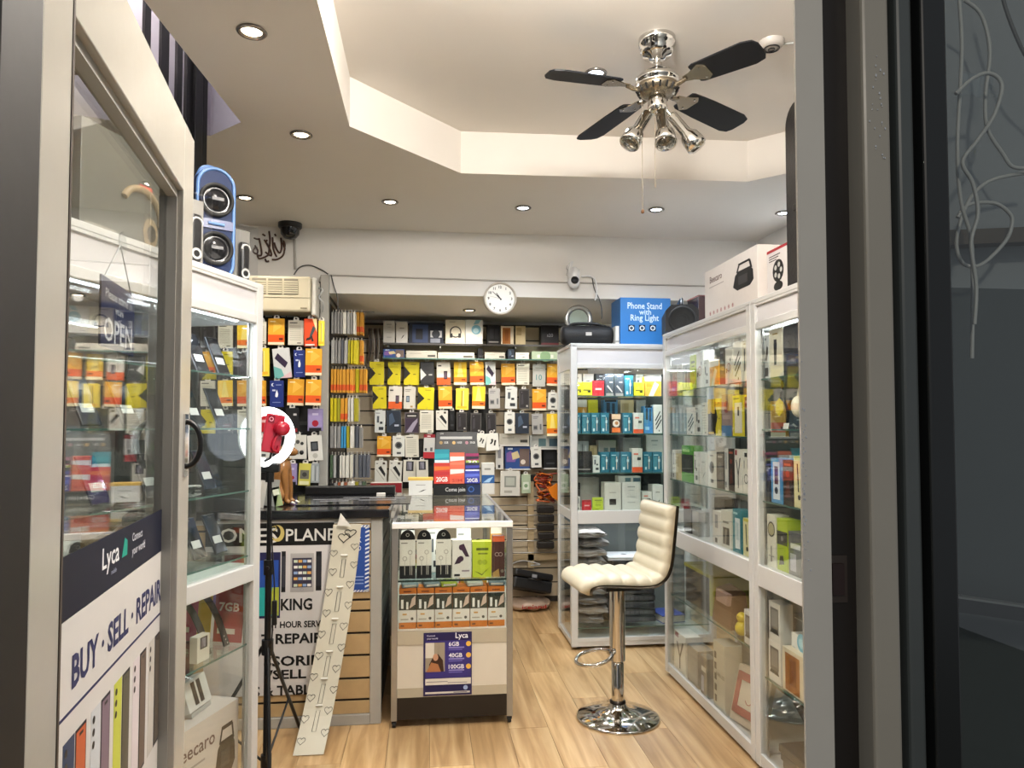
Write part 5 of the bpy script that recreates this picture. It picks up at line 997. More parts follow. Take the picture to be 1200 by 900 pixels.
cab_row(yb, s3, [(673, 694, 529, 'ebony'), (694.5, 703, 534, 'plug', 'pale grey box between the ebony box and teal packs')]+seq('teal', [(703.5, 714.5), (715, 726.5), (727, 740)], 530, 'teal cable pack', 'the third far shelf')+[(740.5, 753, 526, 'coral', 'white box with coral top between teal packs')]+seq('teal', [(753.5, 764), (764.5, 776)], 530, 'teal cable pack past the coral box', 'the third far shelf'), w, 'stock on the third far shelf')
cab_row(5.02, s3, [(672, 690, 517, 'steel'), (691, 700, 522, 'tan', 'tan box behind the ebony gadget box'), (701, 722, 516, 'greyblue'), (730, 751, 513, 'ash', 'dull grey carton behind the third row of teal packs'), (757, 777, 508, 'cubeplain', 'tall pale box at the back of the third far shelf')], 'at the back of the third far shelf', 'stock at the back of the third far shelf', .08)
w = 'on the deck of the far cabinet'
cab_row(yb, dk, [(672, 680, 582, 'slim'), (708, 728, 566, 'cube'), (728.5, 751, 566, 'cubeplain', 'big white cube box beside the one with a dark window'), (752.5, 764, 577, 'coral', 'white and coral box on the far deck'), (764.5, 777, 569, 'whitebox', 'white gadget box at the end of the far deck')], w, 'stock on the far deck', .1)
cab_row(4.79, dk, [(694, 707, 583, 'lime', 'lime green box lying before grey cartons on the far deck'), (682, 693, 586, 'redbox', 'small dull red box on the far deck')], w, 'stock on the far deck', .01)
cab_row(5.0, dk, [(680, 702, 560, 'ash', 'big dull grey carton at the back of the far deck'), (674, 680, 566, 'blackbox', 'black box at the back of the far deck'), (752, 775, 556, 'ebony', 'black box at the back end of the far deck')], w, 'stock at the back of the far deck', .12)
x0 = atY(724, 560, yb)[0]; x1 = atY(752, 560, yb)[0]; zt = dk+rnd(atY(700, 566, yb)[1]-dk)
product('product_box', 'greyblue', 'flat pale box lying on top of the two cube boxes', 'box', 'stock on the far deck', ((x0+x1)/2, yb+.05, zt+.001), 0, x1-x0-.01, .045, .09)
# lower bay: bagged garments, laptops, keyboards
GB = [mat('grey_bag_plastic_'+h, h, rough=.3, noise=.35, scale=22, bump=.6) for h in ('6e6a66', '837d78', '5a5755')]
LOWZ = .135
def bag_mesh(seed, w, d, h, m):
    r = random.Random(seed); mb = MB(); bm = bmesh.new(); bmesh.ops.create_cube(bm, size=1); bmesh.ops.subdivide_edges(bm, edges=bm.edges[:], cuts=5, use_grid_fill=True)
    for v in bm.verts:
        x, y, z = v.co; e = (1-abs(2*x)**4*.45)*(1-abs(2*y)**4*.35)
        v.co = Vector((x*w+r.uniform(-.006, .006), y*d+r.uniform(-.006, .006), z*h*e+r.uniform(-.10, .10)*h*e))
    mb._bm(bm, m, False); return mb.mesh('bag_body')
zq = LOWZ+.009
for i in range(10):
    h = .052; bxx = 1.100+R.uniform(-.012, .012)
    o = link('garment_bag', bag_mesh(i, .195, .30, h*1.06, GB[i % 3]), None, (bxx, 4.90, zq+h/2), (0, 0, R.uniform(-.12, .12))); zq += h*1.2
    tag(o, f'crumpled grey garment bag, {ORD[i]} from the bottom of its stack in the far cabinet', 'bag', 'grey garment bags in the far cabinet')
for i, (zz_, c, xx) in enumerate(((.47, '1b1b1d', 1.36), (.497, '202024', 1.35), (.524, '141416', 1.355), (.551, 'c9ccd0', 1.345))):
    t = thing('laptop', ['black closed laptop at the bottom of the laptop stack', 'black closed laptop second in the laptop stack', 'black closed laptop directly under the silver one', 'silver closed laptop on top of the stack in the far cabinet'][i], 'laptop', (xx, 4.89, zz_), rad((2, -4, 5, -3)[i]), 'laptops in the far cabinet')
    LM = mat('laptop_'+c, c, rough=.3, metal=.3); MB().box(-.13, .13, -.11, .11, 0, .014, LM, .004).build('laptop_body', t); MB().box(-.13, .13, -.11, .11, .015, .0255, LM, .004).build('laptop_lid', t)
    if i == 3: MB().at(Matrix.Translation((0, 0, .0256)) @ Matrix.Rotation(-math.pi/2, 4, 'X')).disc((0, 0, 0), .02, ink('4a4c50'), 14).build('emblem', t)
for i in range(7):
    zz_ = LOWZ+.002+.047*i; t = thing('keyboard' if i > 3 else 'laptop_sleeve', f'dark {"keyboard tray" if i > 3 else "laptop sleeve"} lying {ORD[i]} up under the laptop stack', 'keyboard' if i > 3 else 'sleeve', (1.385, 4.90, zz_), rad(R.uniform(-6, 6)), 'dark goods under the laptop stack')
    MB().box(-.155, .155, -.11, .11, 0, .042, mat('dark_sleeve', '222226', rough=.5, noise=.3, scale=15), .008).build('slab', t)
    mb = MB()
    for a in range(9): mb.box(-.14+.031*a, -.115+.031*a, -.1105, -.108, .01, .03, ink('56565c' if i % 2 else '3a3a40'))
    mb.build('key_row', t)
t = thing('book', 'thick book with a deep blue cover at the foot of the far cabinet', 'book', (1.64, 4.86, LOWZ+.001), rad(8)); MB().box(-.08, .08, -.1, .1, .004, .045, mat('page_edges', 'c9c2b4', rough=.7)).build('pages', t)
MB().box(-.084, .084, -.104, .104, .045, .050, ink('2a3f86')).build('cover', t); MB().box(-.084, .084, -.104, .104, 0, .004, ink('2a3f86')).build('cover', t)

# ---------------------------------------------------------------- near cabinets: stock facing the aisle
XF = XC+.034
def aisle_row(zb, items, where, group, xf=XF, d=.06):
    for it in items:
        a, b, h, kind = it[:4]; lab = it[4] if len(it) > 4 else f"{DES[kind][2]} {where}"
        ya = atX(a, 500, xf)[0]; yb_ = atX(b, 500, xf)[0]; lo_, hi_ = (1.9, 2.946) if a > 888 else (3.066, 4.134); ya = min(ya, hi_); yb_ = max(yb_, lo_)
        if ya-yb_ < .03: continue
        product('product_box', kind, lab, 'box', group, (xf+d/2, (ya+yb_)/2, zb+.0005), RZR, ya-yb_-.004, h, d)
w = 'on the top shelf behind the stool'; g = 'stock on the top shelf behind the stool'
aisle_row(1.655, [(788, 793, .11, 'rosebox', 'narrow mauve box at the far end of the top aisle shelf'), (793.5, 800, .15, 'cubeplain', 'white box at the far end of the top aisle shelf'), (800.5, 808, .14, 'steel'), (809, 816, .185, 'lime', 'tall lime green box on the top aisle shelf'), (816.5, 825, .195, 'loop', 'white box with brown ring on the top aisle shelf'), (825.5, 831.5, .14, 'plug'), (832, 843, .125, 'honey', 'honey amber box on the top aisle shelf'), (844, 850, .18, 'charcoal'), (850.5, 859, .175, 'loop', 'white box with a red loop beside the three pens'), (859.5, 870, .19, 'pens', 'white box with three slanted black pens on the top aisle shelf'), (870.5, 877, .19, 'trimmer', 'white box with a black trimmer behind the stool')], w, g)
w = 'on the second shelf behind the stool'; g = 'stock on the second shelf behind the stool'
aisle_row(1.405, [(787, 795, .17, 'steel', 'clear grey blister first along the second aisle shelf'), (795.5, 804, .165, 'steel', 'clear grey blister second along the second aisle shelf'), (804.5, 814, .15, 'pens', 'white box with slanted pens on the second aisle shelf'), (814.5, 822, .16, 'plug', 'white plug box on the second aisle shelf'), (822.5, 829, .17, 'lined', 'cream lined box on the second aisle shelf'), (829.5, 838, .185, 'blackgold'), (838.5, 845, .185, 'notch', 'yellow and black pack on the second aisle shelf'), (845.5, 858, .20, 'rosebox', 'mauve blister with a blue base on the second aisle shelf'), (858.5, 872, .19, 'goldframe'), (872.5, 878, .18, 'charcoal', 'charcoal box at the end of the second aisle shelf')], w, g)
w = 'on the third shelf behind the stool'; g = 'stock on the third shelf behind the stool'
aisle_row(1.145, [(786, 791, .17, 'slim', 'slim white pack at the far end of the third aisle shelf'), (791.5, 798, .15, 'olive' if 'olive' in DES else 'tan', 'olive tan box on the third aisle shelf'), (798.5, 812, .20, 'greenbox'), (812.5, 818, .17, 'plug', 'grey plug box beside the green box'), (819, 828.5, .17, 'whitebox', 'white gadget box in the middle of the third aisle shelf'), (829, 838.5, .18, 'bud', 'white earbud box on the third aisle shelf'), (839, 848, .18, 'charcoal', 'charcoal speaker box on the third aisle shelf'), (848.5, 852.5, .2, 'slim', 'slim white pack beside the speaker box'), (853, 859.5, .2, 'emberbox', 'black box with red top on the third aisle shelf'), (860, 869, .2, 'fork'), (869.5, 878, .19, 'hoop')], w, g)
w = 'on the deck behind the stool'; g = 'stock on the deck behind the stool'
aisle_row(.865, [(800, 809, .14, 'blackbox', 'black box at the far end of the aisle deck'), (810, 818, .13, 'ash', 'grey carton at the far end of the aisle deck'), (834, 843, .165, 'slim', 'slim white box on the aisle deck'), (843.5, 856, .18, 'greywatch'), (857, 867.5, .20, 'tealwhite'), (869, 879, .17, 'scope', 'pale box with a black gadget at the end of the aisle deck')], w, g)
w = 'on the lower shelf behind the stool'; g = 'stock on the lower shelf behind the stool'
aisle_row(.475, [(869, 880, .15, 'monitor', 'white framed picture box on the low aisle shelf')], w, g)
bk = ('ash', 'charcoal', 'plug', 'rosebox', 'slate', 'greybox')
for zb, nm, ks in ((1.655, 'top', ('ash', 'slate', 'honey', 'charcoal', 'plug', 'indigo')), (1.405, 'second', ('slate', 'lime', 'plug', 'charcoal', 'amber', 'slate')), (1.145, 'third', ('tan', 'indigo', 'grey', 'rosebox', 'ebony', 'plug')), (.865, 'deck', ('ebony', 'ash', 'slate', 'indigo', 'charcoal', 'greyblue')), (.475, 'low', ('ebony', 'charcoal', 'blackbox', 'indigo', 'ash', 'charcoal'))):
    for i, kd in enumerate(ks):
        y_ = 4.06-.18*i; hh = (.13, .16, .11, .15, .17, .12)[(i+len(nm)) % 6]
        product('product_box', kd, f"{DES[kd][2]}, {ORD[i]} in the back {nm} aisle row", 'box', f'boxes at the back of the {nm} aisle shelf', (XC+.33, y_, zb+.0005), RZR, .15, hh, .08)
# yellow-lidded crate, brown gift bag and yellow toy on the lower shelf
ya, yb_ = atX(797, 640, XF)[0], atX(828, 640, XF)[0]
t = thing('storage_case', 'black case with a lime yellow rim on the low shelf behind the stool', 'case', (XF+.02, (ya+yb_)/2, .476), RZR); W_ = ya-yb_-.01
MB().box(-W_/2+.012, W_/2-.012, .006, .2, 0, .19, mat('black_case_plastic', '1a1a1c')).build('case_body', t); LY = ink('a9a83a')
mb = MB(); mb.box(-W_/2, W_/2, 0, .21, .19, .208, LY); mb.box(W_/2-.012, W_/2, 0, .21, 0, .19, LY); mb.build('rim', t)
ya, yb_ = atX(832, 715, XF)[0], atX(853, 715, XF)[0]; W_ = ya-yb_
t = thing('gift_bag', 'brown paper gift bag with a pink flap on the low aisle shelf', 'bag', (XF+.01, (ya+yb_)/2, .476), RZR)
mb = MB(); mb.add([(-W_/2, 0, 0), (W_/2, 0, 0), (W_/2, .1, 0), (-W_/2, .1, 0), (-W_/2*.9, .02, .16), (W_/2*.8, .02, .15), (W_/2*.8, .09, .17), (-W_/2*.9, .09, .18)], [(0, 3, 2, 1), (0, 1, 5, 4), (1, 2, 6, 5), (2, 3, 7, 6), (3, 0, 4, 7), (4, 5, 6, 7)], mat('brown_paper', '7d5b3f', rough=.7, noise=.12)); mb.build('bag_body', t)
MB().box(-W_*.2, W_*.4, -.004, .02, .11, .165, ink('b89a8e')).build('flap', t)
t = thing('toy_figure', 'small bright yellow toy figure on the low aisle shelf', 'toy', (XF+.03, atX(862, 720, XF)[0], .476), RZR)
YT = plastic('d9bf2a'); mb = MB(); bm = bmesh.new(); bmesh.ops.create_uvsphere(bm, u_segments=14, v_segments=10, radius=.032)
for v in bm.verts: v.co.z = v.co.z*1.1+.035
mb._bm(bm, YT, True); mb.build('toy_body', t)
mb = MB(); bm = bmesh.new(); bmesh.ops.create_uvsphere(bm, u_segments=14, v_segments=10, radius=.024)
for v in bm.verts: v.co.z += .085
mb._bm(bm, YT, True); mb.build('toy_head', t)
for u in (-.01, .01): MB().at(Matrix.Translation((u, -.0235, .09))).disc((0, 0, 0), .004, BLACK, 10).build('eye', t)
# floor of the first near cabinet
g = 'goods on the bottom of the cabinet behind the stool'
aisle_row(.056, [(788, 801, .22, 'fork', 'white card with a dark hanging strap at the bottom far end'), (803, 815, .2, 'ash', 'grey blister leaning at the bottom behind the stool'), (833, 846, .33, 'keys', 'tall cream keyboard box standing at the bottom behind the stool')], '', g, d=.09)
aisle_row(.056, [(818, 826, .2, 'slateboxb', 'slate box standing at the bottom before the keyboard box')], '', g, d=.05)
ya, yb_ = atX(853, 800, XF)[0], atX(879, 800, XF)[0]; W_ = ya-yb_
t = thing('picture_frame', 'pink clock frame in a pale box at the bottom behind the stool', 'frame', (XF+.01, (ya+yb_)/2, .070), RZR+rad(12))
PK = ink('a85a58'); mb = MB(); mb.at(Matrix.Rotation(rad(-14), 4, 'X')); mb.box(-W_/2, W_/2, .02, .05, 0, .26, ink('cdbfae'), .004); mb.build('outer_box', t)
mb = MB(); mb.at(Matrix.Rotation(rad(-14), 4, 'X')); h0, h1 = .04, .23
for a, b, c_, d_ in ((-W_*.42, W_*.42, h0, h0+.035), (-W_*.42, W_*.42, h1-.035, h1), (-W_*.42, -W_*.3, h0, h1), (W_*.3, W_*.42, h0, h1)): mb.box(a, b, .008, .02, c_, d_, PK, .003)
mb.build('pink_frame', t); mb = MB(); mb.at(Matrix.Rotation(rad(-14), 4, 'X')); mb.box(-W_*.3, W_*.3, .014, .02, h0+.035, h1-.035, ink('d6cfc2')); mb.tube(arc((0, .0135, .12), .022, 200, 340, 8), .0022, PK, 5); mb.build('printed_card', t)
# second near cabinet
w = 'nearest the door post'; g = 'stock in the cabinet nearest the door'
aisle_row(1.655, [(890.5, 902, .185, 'camera'), (902.3, 918, .20, 'trimmer', 'tall cream trimmer box on the top shelf near the door post'), (919, 938, .20, 'indigo')], 'on the top shelf near the door post', g, d=.1)
aisle_row(1.135, [(892, 901, .15, 'charcoal', 'charcoal box on the third shelf near the door post'), (902.5, 915.5, .185, 'bluedevice'), (916.5, 928, .18, 'emberbox', 'black and dark red box on the third shelf near the door post'), (929, 942, .2, 'scope')], 'near the door post', g)
aisle_row(.865, [(894, 907.5, .215, 'bigring'), (908.5, 921, .21, 'limetop'), (921.8, 940, .17, 'slateboxb', 'slate box with pale lettering near the door post')], 'near the door post', g)
aisle_row(.395, [(894, 911, .165, 'monitor', 'white laptop stand box, lower of two near the door post')], '', g); 
ya, yb_ = min(2.946, atX(894, 500, XF)[0]), atX(911, 500, XF)[0]
product('product_box', 'monitor', 'white laptop stand box, upper of two near the door post', 'box', g, (XF+.03, (ya+yb_)/2, .395+rnd(.165)+.0015), RZR, ya-yb_-.008, .16, .055)
aisle_row(.395, [(913, 940, .17, 'bronze', 'dark brown carton beside the two laptop stand boxes')], '', g, d=.14)
ya = atX(925, 500, XF)[0]
product('product_box', 'aqua', 'white and pale blue pack lying on the dark brown carton', 'box', g, (XF+.07, ya, .395+rnd(.17)+.0015), RZR, .13, .06, .08)
t = thing('keyboard', 'black keyboard box tilted at the bottom near the door post', 'keyboard', (XF+.06, atX(922, 840, XF)[0], .215), RZR); mb = MB(); mb.at(Matrix.Rotation(rad(28), 4, 'Y') @ Matrix.Translation((-.16, 0, .06))); mb.box(0, .34, 0, .10, 0, .05, BLACK, .004); mb.build('box_body', t)
mb = MB(); mb.at(Matrix.Rotation(rad(28), 4, 'Y') @ Matrix.Translation((-.16, 0, .06))); mb.box(.2, .32, -.0006, 0, .01, .04, ink('c9c7c2')); mb.build('pale_print', t)
for k in range(3):
    o = tag(MB().box(-.13, .13, 0, .24, 0, .032, mat('mesh_tray', '4a4b4d', rough=.3, metal=.4, noise=.4, scale=50), .004).build('wire_tray', None, (XF+.01, atX(930, 860, XF)[0], .057+.034*k), (0, 0, RZR+rad(4*k-4))), f'grey metal tray at the bottom near the door post, {ORD[k]} up', 'tray', 'trays near the door post')
# headphones and yellow hexagon on the second shelf
ya = atX(932, 478, XF)[0]; t = thing('headphones', 'cream headphones on a stand beside the yellow hexagon tag', 'headphones', (XF+.05, ya, 1.441), RZR)
HW = mat('cream_headphone', 'cfc7ae', rough=.35); mb = MB(); mb.tube(arc((0, 0, .125), .062, 0, 180, 14), .009, HW, 8); mb.build('headband', t)
for u in (-.062, .062):
    bm = bmesh.new(); bmesh.ops.create_uvsphere(bm, u_segments=16, v_segments=10, radius=1)
    for v in bm.verts: v.co = Vector((u+v.co.x*.02, v.co.y*.035, .09+v.co.z*.045))
    mb = MB(); mb._bm(bm, HW, True); mb.build('ear_cup', t)
mb = MB(); mb.lathe([(.045, 0), (.045, .008), (.008, .012), (.008, .18)], BLACK, 16); mb.build('stand', t)
x = XF+.01; ya = atX(913, 478, x)[0]; t = thing('price_tag', 'yellow hexagon price tag hanging before black straps near the door post', 'tag', (x, ya, 1.53), RZR)
MB().prism([(.034*math.cos(rad(60*i+30)), .038*math.sin(rad(60*i+30))) for i in range(6)], 0, .002, ink('d9c21c')).build('hexagon', t)
mb = MB(); mb.tube(smooth_path([(-.01, .02, .11), (.0, .015, .05), (.015, .03, -.02), (.0, .03, -.088)]), .006, BLACK, 6); mb.tube([(.0, .02, .11), (0, .003, .034)], .002, BLACK, 5); mb.build('strap', t)
ya = atX(923, 508, x)[0]; tag(MB().box(-.02, .02, 0, .002, 0, .024, PAPER).build('shelf_ticket', None, (XF, ya, 1.441), (rad(-12), 0, RZR)), 'small white shelf ticket below the cream headphones', 'ticket')
# ---------------------------------------------------------------- on top of the cabinets
CT = 2.0
# blue phone-stand box
yb = 4.74; x0, x1 = atY(727, 375, yb)[0], atY(786, 375, yb)[0]; zt = atY(755, 349, yb)[1]
BL = mat('bright_blue_card', '2f74b8', rough=.4, noise=.03)
t = tag(MB().box(x0, x1, yb, yb+.24, CT, zt, BL, .002).build('product_box'), 'large bright blue ring light box on top of the far cabinet', 'box')
mb = MB(); q = yb-.0006
for s_, p0, p1, y0_, y1_ in (('Phone Stand', 735.5, 775.5, 355, 361.5), ('with', 749, 763, 362.5, 368.5), ('Ring Light', 739, 772, 369, 375.5)):
    a, b = atY(p0, y1_, q); c_, d_ = atY(p1, y0_, q); mb.text(s_, d_-b, ink('cfe2f2'), a, q, b, 'l', width=c_-a)
for px in (740, 752.5, 765):
    a, b = atY(px, 384.5, q); mb.box(a-.022, a+.022, q, q+.0003, b-.022, b+.022, ink('1a2c42')); mb.ringf((a, q-.0004, b), .011, .017, ink('e3eaf0')); mb.disc((a, q-.0004, b), .007, ink('55606c'), 12)
mb.build('printed_front', t)
# portable black speaker with carrying bar
x0, z0 = atY(661, 400, 4.76); x1, _ = atY(721, 400, 4.76)
t = thing('portable_speaker', 'black barrel speaker with a carrying bar on the far cabinet', 'speaker', ((x0+x1)/2+.02, 4.86, CT)); Lh = (x1-x0)/2
x_off = -.02
SB = mat('black_speaker_mesh', '141416', rough=.6, noise=.3, scale=120, bump=.4)
MB().at(Matrix.Translation((x_off, 0, .072)) @ Matrix.Rotation(math.pi/2, 4, 'Y')).lathe([(.0, -Lh+.0), (.055, -Lh+.0), (.068, -Lh+.02), (.07, -Lh+.05), (.07, Lh-.05), (.068, Lh-.02), (.055, Lh), (.0, Lh)], SB, 26).build('body', t)
mb = MB(); mb.tube(smooth_path([(x_off-Lh+.05, 0, .13), (x_off-Lh+.09, 0, .152), (x_off+Lh-.12, 0, .155), (x_off+Lh-.04, 0, .135)]), .011, BLACK, 8); mb.build('carry_bar', t)
MB().box(x_off-.02, x_off+.02, -.0735, -.068, .066, .088, ink('b8b5b0')).build('badge', t)
mb = MB()
for u in (-.1, .1): mb.at(Matrix.Translation((x_off+u, 0, 0))).box(-.02, .02, -.05, .05, 0, .015, RUBBER)
mb.build('foot_pad', t); MB().box(x_off+.02, x_off+.12, -.02, .02, .118, .140, ink('8f2b2c'), .004).build('control_strip', t)
x, z = atY(678, 374, 5.02)
t = thing('round_lamp', 'round silver rimmed lamp standing behind the black barrel speaker', 'lamp', (x, 5.02, CT))
MB().at(Matrix.Translation((0, 0, z-CT)) @ Matrix.Rotation(math.pi/2, 4, 'X')).lathe([(.062, -.01), (.07, .006), (.094, .008), (.102, 0), (.094, -.012), (.062, -.01)], mat('silver_rim', 'b9bbb8', rough=.2, metal=.7), 36, caps=False).build('rim', t)
MB().at(Matrix.Translation((0, 0, z-CT)) @ Matrix.Rotation(math.pi/2, 4, 'X')).lathe([(.0, .0), (.066, .0)], mat('frosted_face', 'a9b8ac', rough=.15), 30, caps=False).build('face', t)
mb = MB(); mb.box(-.04, .04, -.05, .05, 0, .012, BLACK); mb.box(-.01, .01, -.01, .01, .01, z-CT-.09, BLACK); mb.build('stand', t)
t = thing('phone_box', 'thin pale carton standing between the speaker and the blue box', 'box', (atY(723.4, 380, 4.76)[0], 4.76, CT)); MB().box(-.012, .012, 0, .1, 0, .13, PAPER).build('carton', t); MB().box(-.0125, .0125, -.0006, 0, .02, .03, ink('9a968e')).build('printed_front', t)
# party speaker on the near cabinet
xs = XC+.16; ya = atX(806, 350, xs)[0]
t = thing('party_speaker', 'black angular party speaker with a round woofer beside the boxed speaker', 'speaker', (xs, atX(795, 360, xs)[0]-.02, CT), rad(-14))
oc = [(-.075, .0), (.075, .0), (.115, .04), (.115, .17), (.075, .21), (-.075, .21), (-.115, .17), (-.115, .04)]
oc = [(a_*.85, b_*.88) for a_, b_ in oc]
MB().prism(oc, -.155, .155, SB).build('cabinet', t)
for y_, s_ in ((-.156, 1), ): 
    MB().at(Matrix.Translation((0, y_, .093)) @ Matrix.Rotation(math.pi/2, 4, 'X')).lathe([(.0, -.01), (.03, .004), (.06, -.008), (.07, .004), (.078, .008), (.083, 0)], RUBBER, 28).build('woofer', t)
mb = MB(); mb.tube([(0, -.12, .18), (0, -.12, .22), (0, .12, .22), (0, .12, .18)], .012, BLACK, 8); mb.build('carry_handle', t)
mb = MB(); mb.box(-.09, .09, -.15, .15, -.0, .004, RUBBER); mb.build('foot_pad', t)
# tripod next to blue box
x, z = atY(782, 392, 4.60)
t = thing('mini_tripod', 'small black tripod standing before the blue box', 'tripod', (atY(783.5, 400, 4.79)[0]+.05, 4.715, CT))
mb = MB(); mb.cyl((0, 0, .07), (0, 0, .15), .006, BLACK, 8); mb.cyl((0, 0, .14), (0, 0, .2), .004, BLACK, 8); mb.build('column', t)
for a in (100, 220, 340): MB().tube([(0, 0, .08), (.016*math.cos(rad(a)), .016*math.sin(rad(a)), .06), (.035*math.cos(rad(a)), .022*math.sin(rad(a)), .003)], .0035, BLACK, 6).build('leg', t)
# boxed speaker, brown box behind, spotlight box, black case
xs = XC+.035; ya, yc = atX(826, 345, xs)[0], atX(888, 345, xs)[0]; zt = atX(857, 309, xs)[1]
za, zb_ = atX(828, 315, xs)[1], atX(880, 294, xs)[1]
o = product('product_box', 'beecaro', 'large white speaker carton with a black speaker picture on the near cabinet', 'box', None, (xs+.10, (ya+yc)/2, CT), RZR, ya-yc, (za+zb_)/2-CT, .20)
w_, h_ = rnd(ya-yc), rnd((za+zb_)/2-CT)
mb = MB()
for i in range(7):
    mb.disc((-w_*.38+w_*.075*i, -.1012, h_*.1), .010, ink('8c3a3c' if i < 1 else '9a5a58'), 12); mb.ringf((-w_*.38+w_*.075*i, -.1014, h_*.1), .005, .007, ink('d9d0cc'), 10)
mb.build('icon_row', o)
o = product('product_box', 'bronze', 'dark glossy carton behind the party speaker and white speaker carton', 'box', None, (XC+.42, atX(815, 330, XC+.36)[0], CT), RZR, .2, atX(830, 307, XC+.33)[1]-CT, .16)
o.data = MB().box(-.1, .1, -.08, .08, 0, .30, mat('dark_gloss_carton', '3a2a2a', rough=.2), .002).box(-.1, .1, -.081, .081, .292, .301, ink('9c6a66')).mesh('pack_body')
for c_ in list(o.children): bpy.data.objects.remove(c_)
xs = XC+.05; ya, yc = atX(899, 320, xs)[0], atX(926, 320, xs)[0]; zt = atX(910, 290, xs)[1]; W_, H_ = ya-yc, zt-CT
t = tag(MB().box(-W_/2, W_/2, -.08, .08, 0, H_, ink('d3cecb'), .002).build('product_box', None, (xs+.08, (ya+yc)/2, CT), (0, 0, RZR)), 'white box with red edges picturing a black spotlight near the door post', 'box')
mb = MB(); RE = ink('a3343a'); mb.quad((-W_/2, -.0806, H_*.94), (W_/2, -.0806, H_*.94), (W_/2, -.0806, H_), (-W_/2, -.0806, H_), RE); mb.quad((-W_/2, -.0806, 0), (W_/2, -.0806, 0), (W_/2, -.0806, H_*.06), (-W_/2, -.0806, H_*.06), RE)
mb.disc((0, -.081, H_*.5), W_*.24, BLACK, 20)
for k in range(5): mb.disc((W_*.13*math.cos(rad(72*k)), -.0814, H_*.5+W_*.13*math.sin(rad(72*k))), W_*.055, ink('b8b8b4'), 10)
mb.prism([(-W_*.06, H_*.2), (W_*.06, H_*.2), (W_*.05, H_*.4), (-W_*.05, H_*.4)], -.0809, -.0808, BLACK); mb.disc((0, -.081, H_*.18), .02, BLACK, 14, rx=W_*.2)
for k in range(3): mb.quad((-W_*.4, -.081, H_*(.84-.05*k)), (W_*(.1-.08*k), -.081, H_*(.84-.05*k)), (W_*(.1-.08*k), -.081, H_*(.86-.05*k)), (-W_*.4, -.081, H_*(.86-.05*k)), ink('4a4446'))
mb.build('printed_front', t)
mb = MB(); mb.box(-W_/2-.035, -W_/2-.004, -.07, .09, 0, .02, ink('9c3238'), .003); tag(mb.build('flat_box', None, (xs+.08, (ya+yc)/2, CT), (0, 0, RZR)), 'flat red box lying between the speaker carton and spotlight box', 'box')
xk = XC+.06; yk = atX(925, 330, xk)[0]; zk = atX(928, 128, xk)[1]
t = thing('tower_case', 'tall black rounded case standing against the door post', 'case', (xk+.025, min(yk, 2.741)-.121, CT), RZR)
HH = zk-CT; pts = [(-.12, 0), (.12, 0), (.12, HH-.08)]+[(.12-.08+.08*math.cos(rad(a)), HH-.08+.08*math.sin(rad(a))) for a in range(15, 90, 15)]+[(-.12+.08+.08*math.cos(rad(a)), HH-.08+.08*math.sin(rad(a))) for a in range(90, 181, 15)]
MB().prism(pts, -.05, .06, mat('black_grained_case', '1c1b1c', rough=.35, noise=.2, scale=60, bump=.3)).build('shell', t)
mb = MB(); mb.tube([(-.121, -.0, .02), (-.121, 0, HH-.09)], .004, ink('3c3c3c'), 5); mb.build('zip', t); MB().box(-.05, .05, -.062, -.05, HH*.4, HH*.44, BLACK, .004).build('handle', t)

# ---------------------------------------------------------------- left side: blue twin speaker on the phone cabinet
LM_ = Matrix.Translation((CA[0]+CD[0]*CW, CA[1]+CD[1]*CW, 0)) @ Matrix.Rotation(RZL, 4, 'Z')    # phone cabinet frame: x along the face, y into it
def onleft(px, py, inset):
    o_ = LM_ @ Vector((0, inset, 0)); s, z = onplane(px, py, (o_.x, o_.y), (-CD[0], -CD[1])); return s, z
def LW(x, y, z): return LM_ @ Vector((x, y, z))
bs, _ = onleft(247, 260, .2); zt = onleft(252, 203, .2)[1]; s0, s1_ = onleft(230, 260, .2)[0], onleft(277, 260, .2)[0]
hb, wb = zt-CT, .150
t = thing('twin_speaker', 'blue upright party speaker with two black woofers on the phone cabinet', 'speaker', LW(bs, .2, CT), rad(33))
BLU = mat('metallic_blue_plastic', '12264e', rough=.5, noise=.06, spec=.2); LBL = mat('pale_blue_rim', '5a7fb4', rough=.4, noise=.04)
def stadium(w, h, z0=0, n=12):
    r = w/2; return [(r*math.cos(rad(-180+180*i/n)), z0+r+r*math.sin(rad(-180+180*i/n))) for i in range(n+1)]+[(r*math.cos(rad(180*i/n)), z0+h-r+r*math.sin(rad(180*i/n))) for i in range(n+1)]
MB().prism(stadium(wb, hb), -.06, .10, BLU).build('cabinet', t)
mb = MB(); mb.tube([(x, -.06, z) for x, z in stadium(wb-.016, hb-.016, .008)], .007, LBL, 6, True); mb.build('front_rim', t)
for z in (hb*.29, hb*.71):
    w_ = MB().at(Matrix.Translation((0, -.06, z)) @ Matrix.Rotation(math.pi/2, 4, 'X')).lathe([(wb*.43, 0), (wb*.43, .014), (wb*.36, .016), (wb*.35, .004), (wb*.34, .002)], RUBBER, 32, caps=False).build('woofer_ring', t)
    MB().at(Matrix.Translation((0, -.062, z)) @ Matrix.Rotation(math.pi/2, 4, 'X')).lathe([(.0, .022), (wb*.12, .019), (wb*.24, .008), (wb*.30, .0), (wb*.35, .004)], mat('glossy_cone', '1d1d1f', rough=.2, noise=0), 32, caps=False).build('cone', w_)
    MB().box(-.022, .022, -.086, -.083, z-.006, z+.006, ink('6c6c6e')).build('badge', w_)
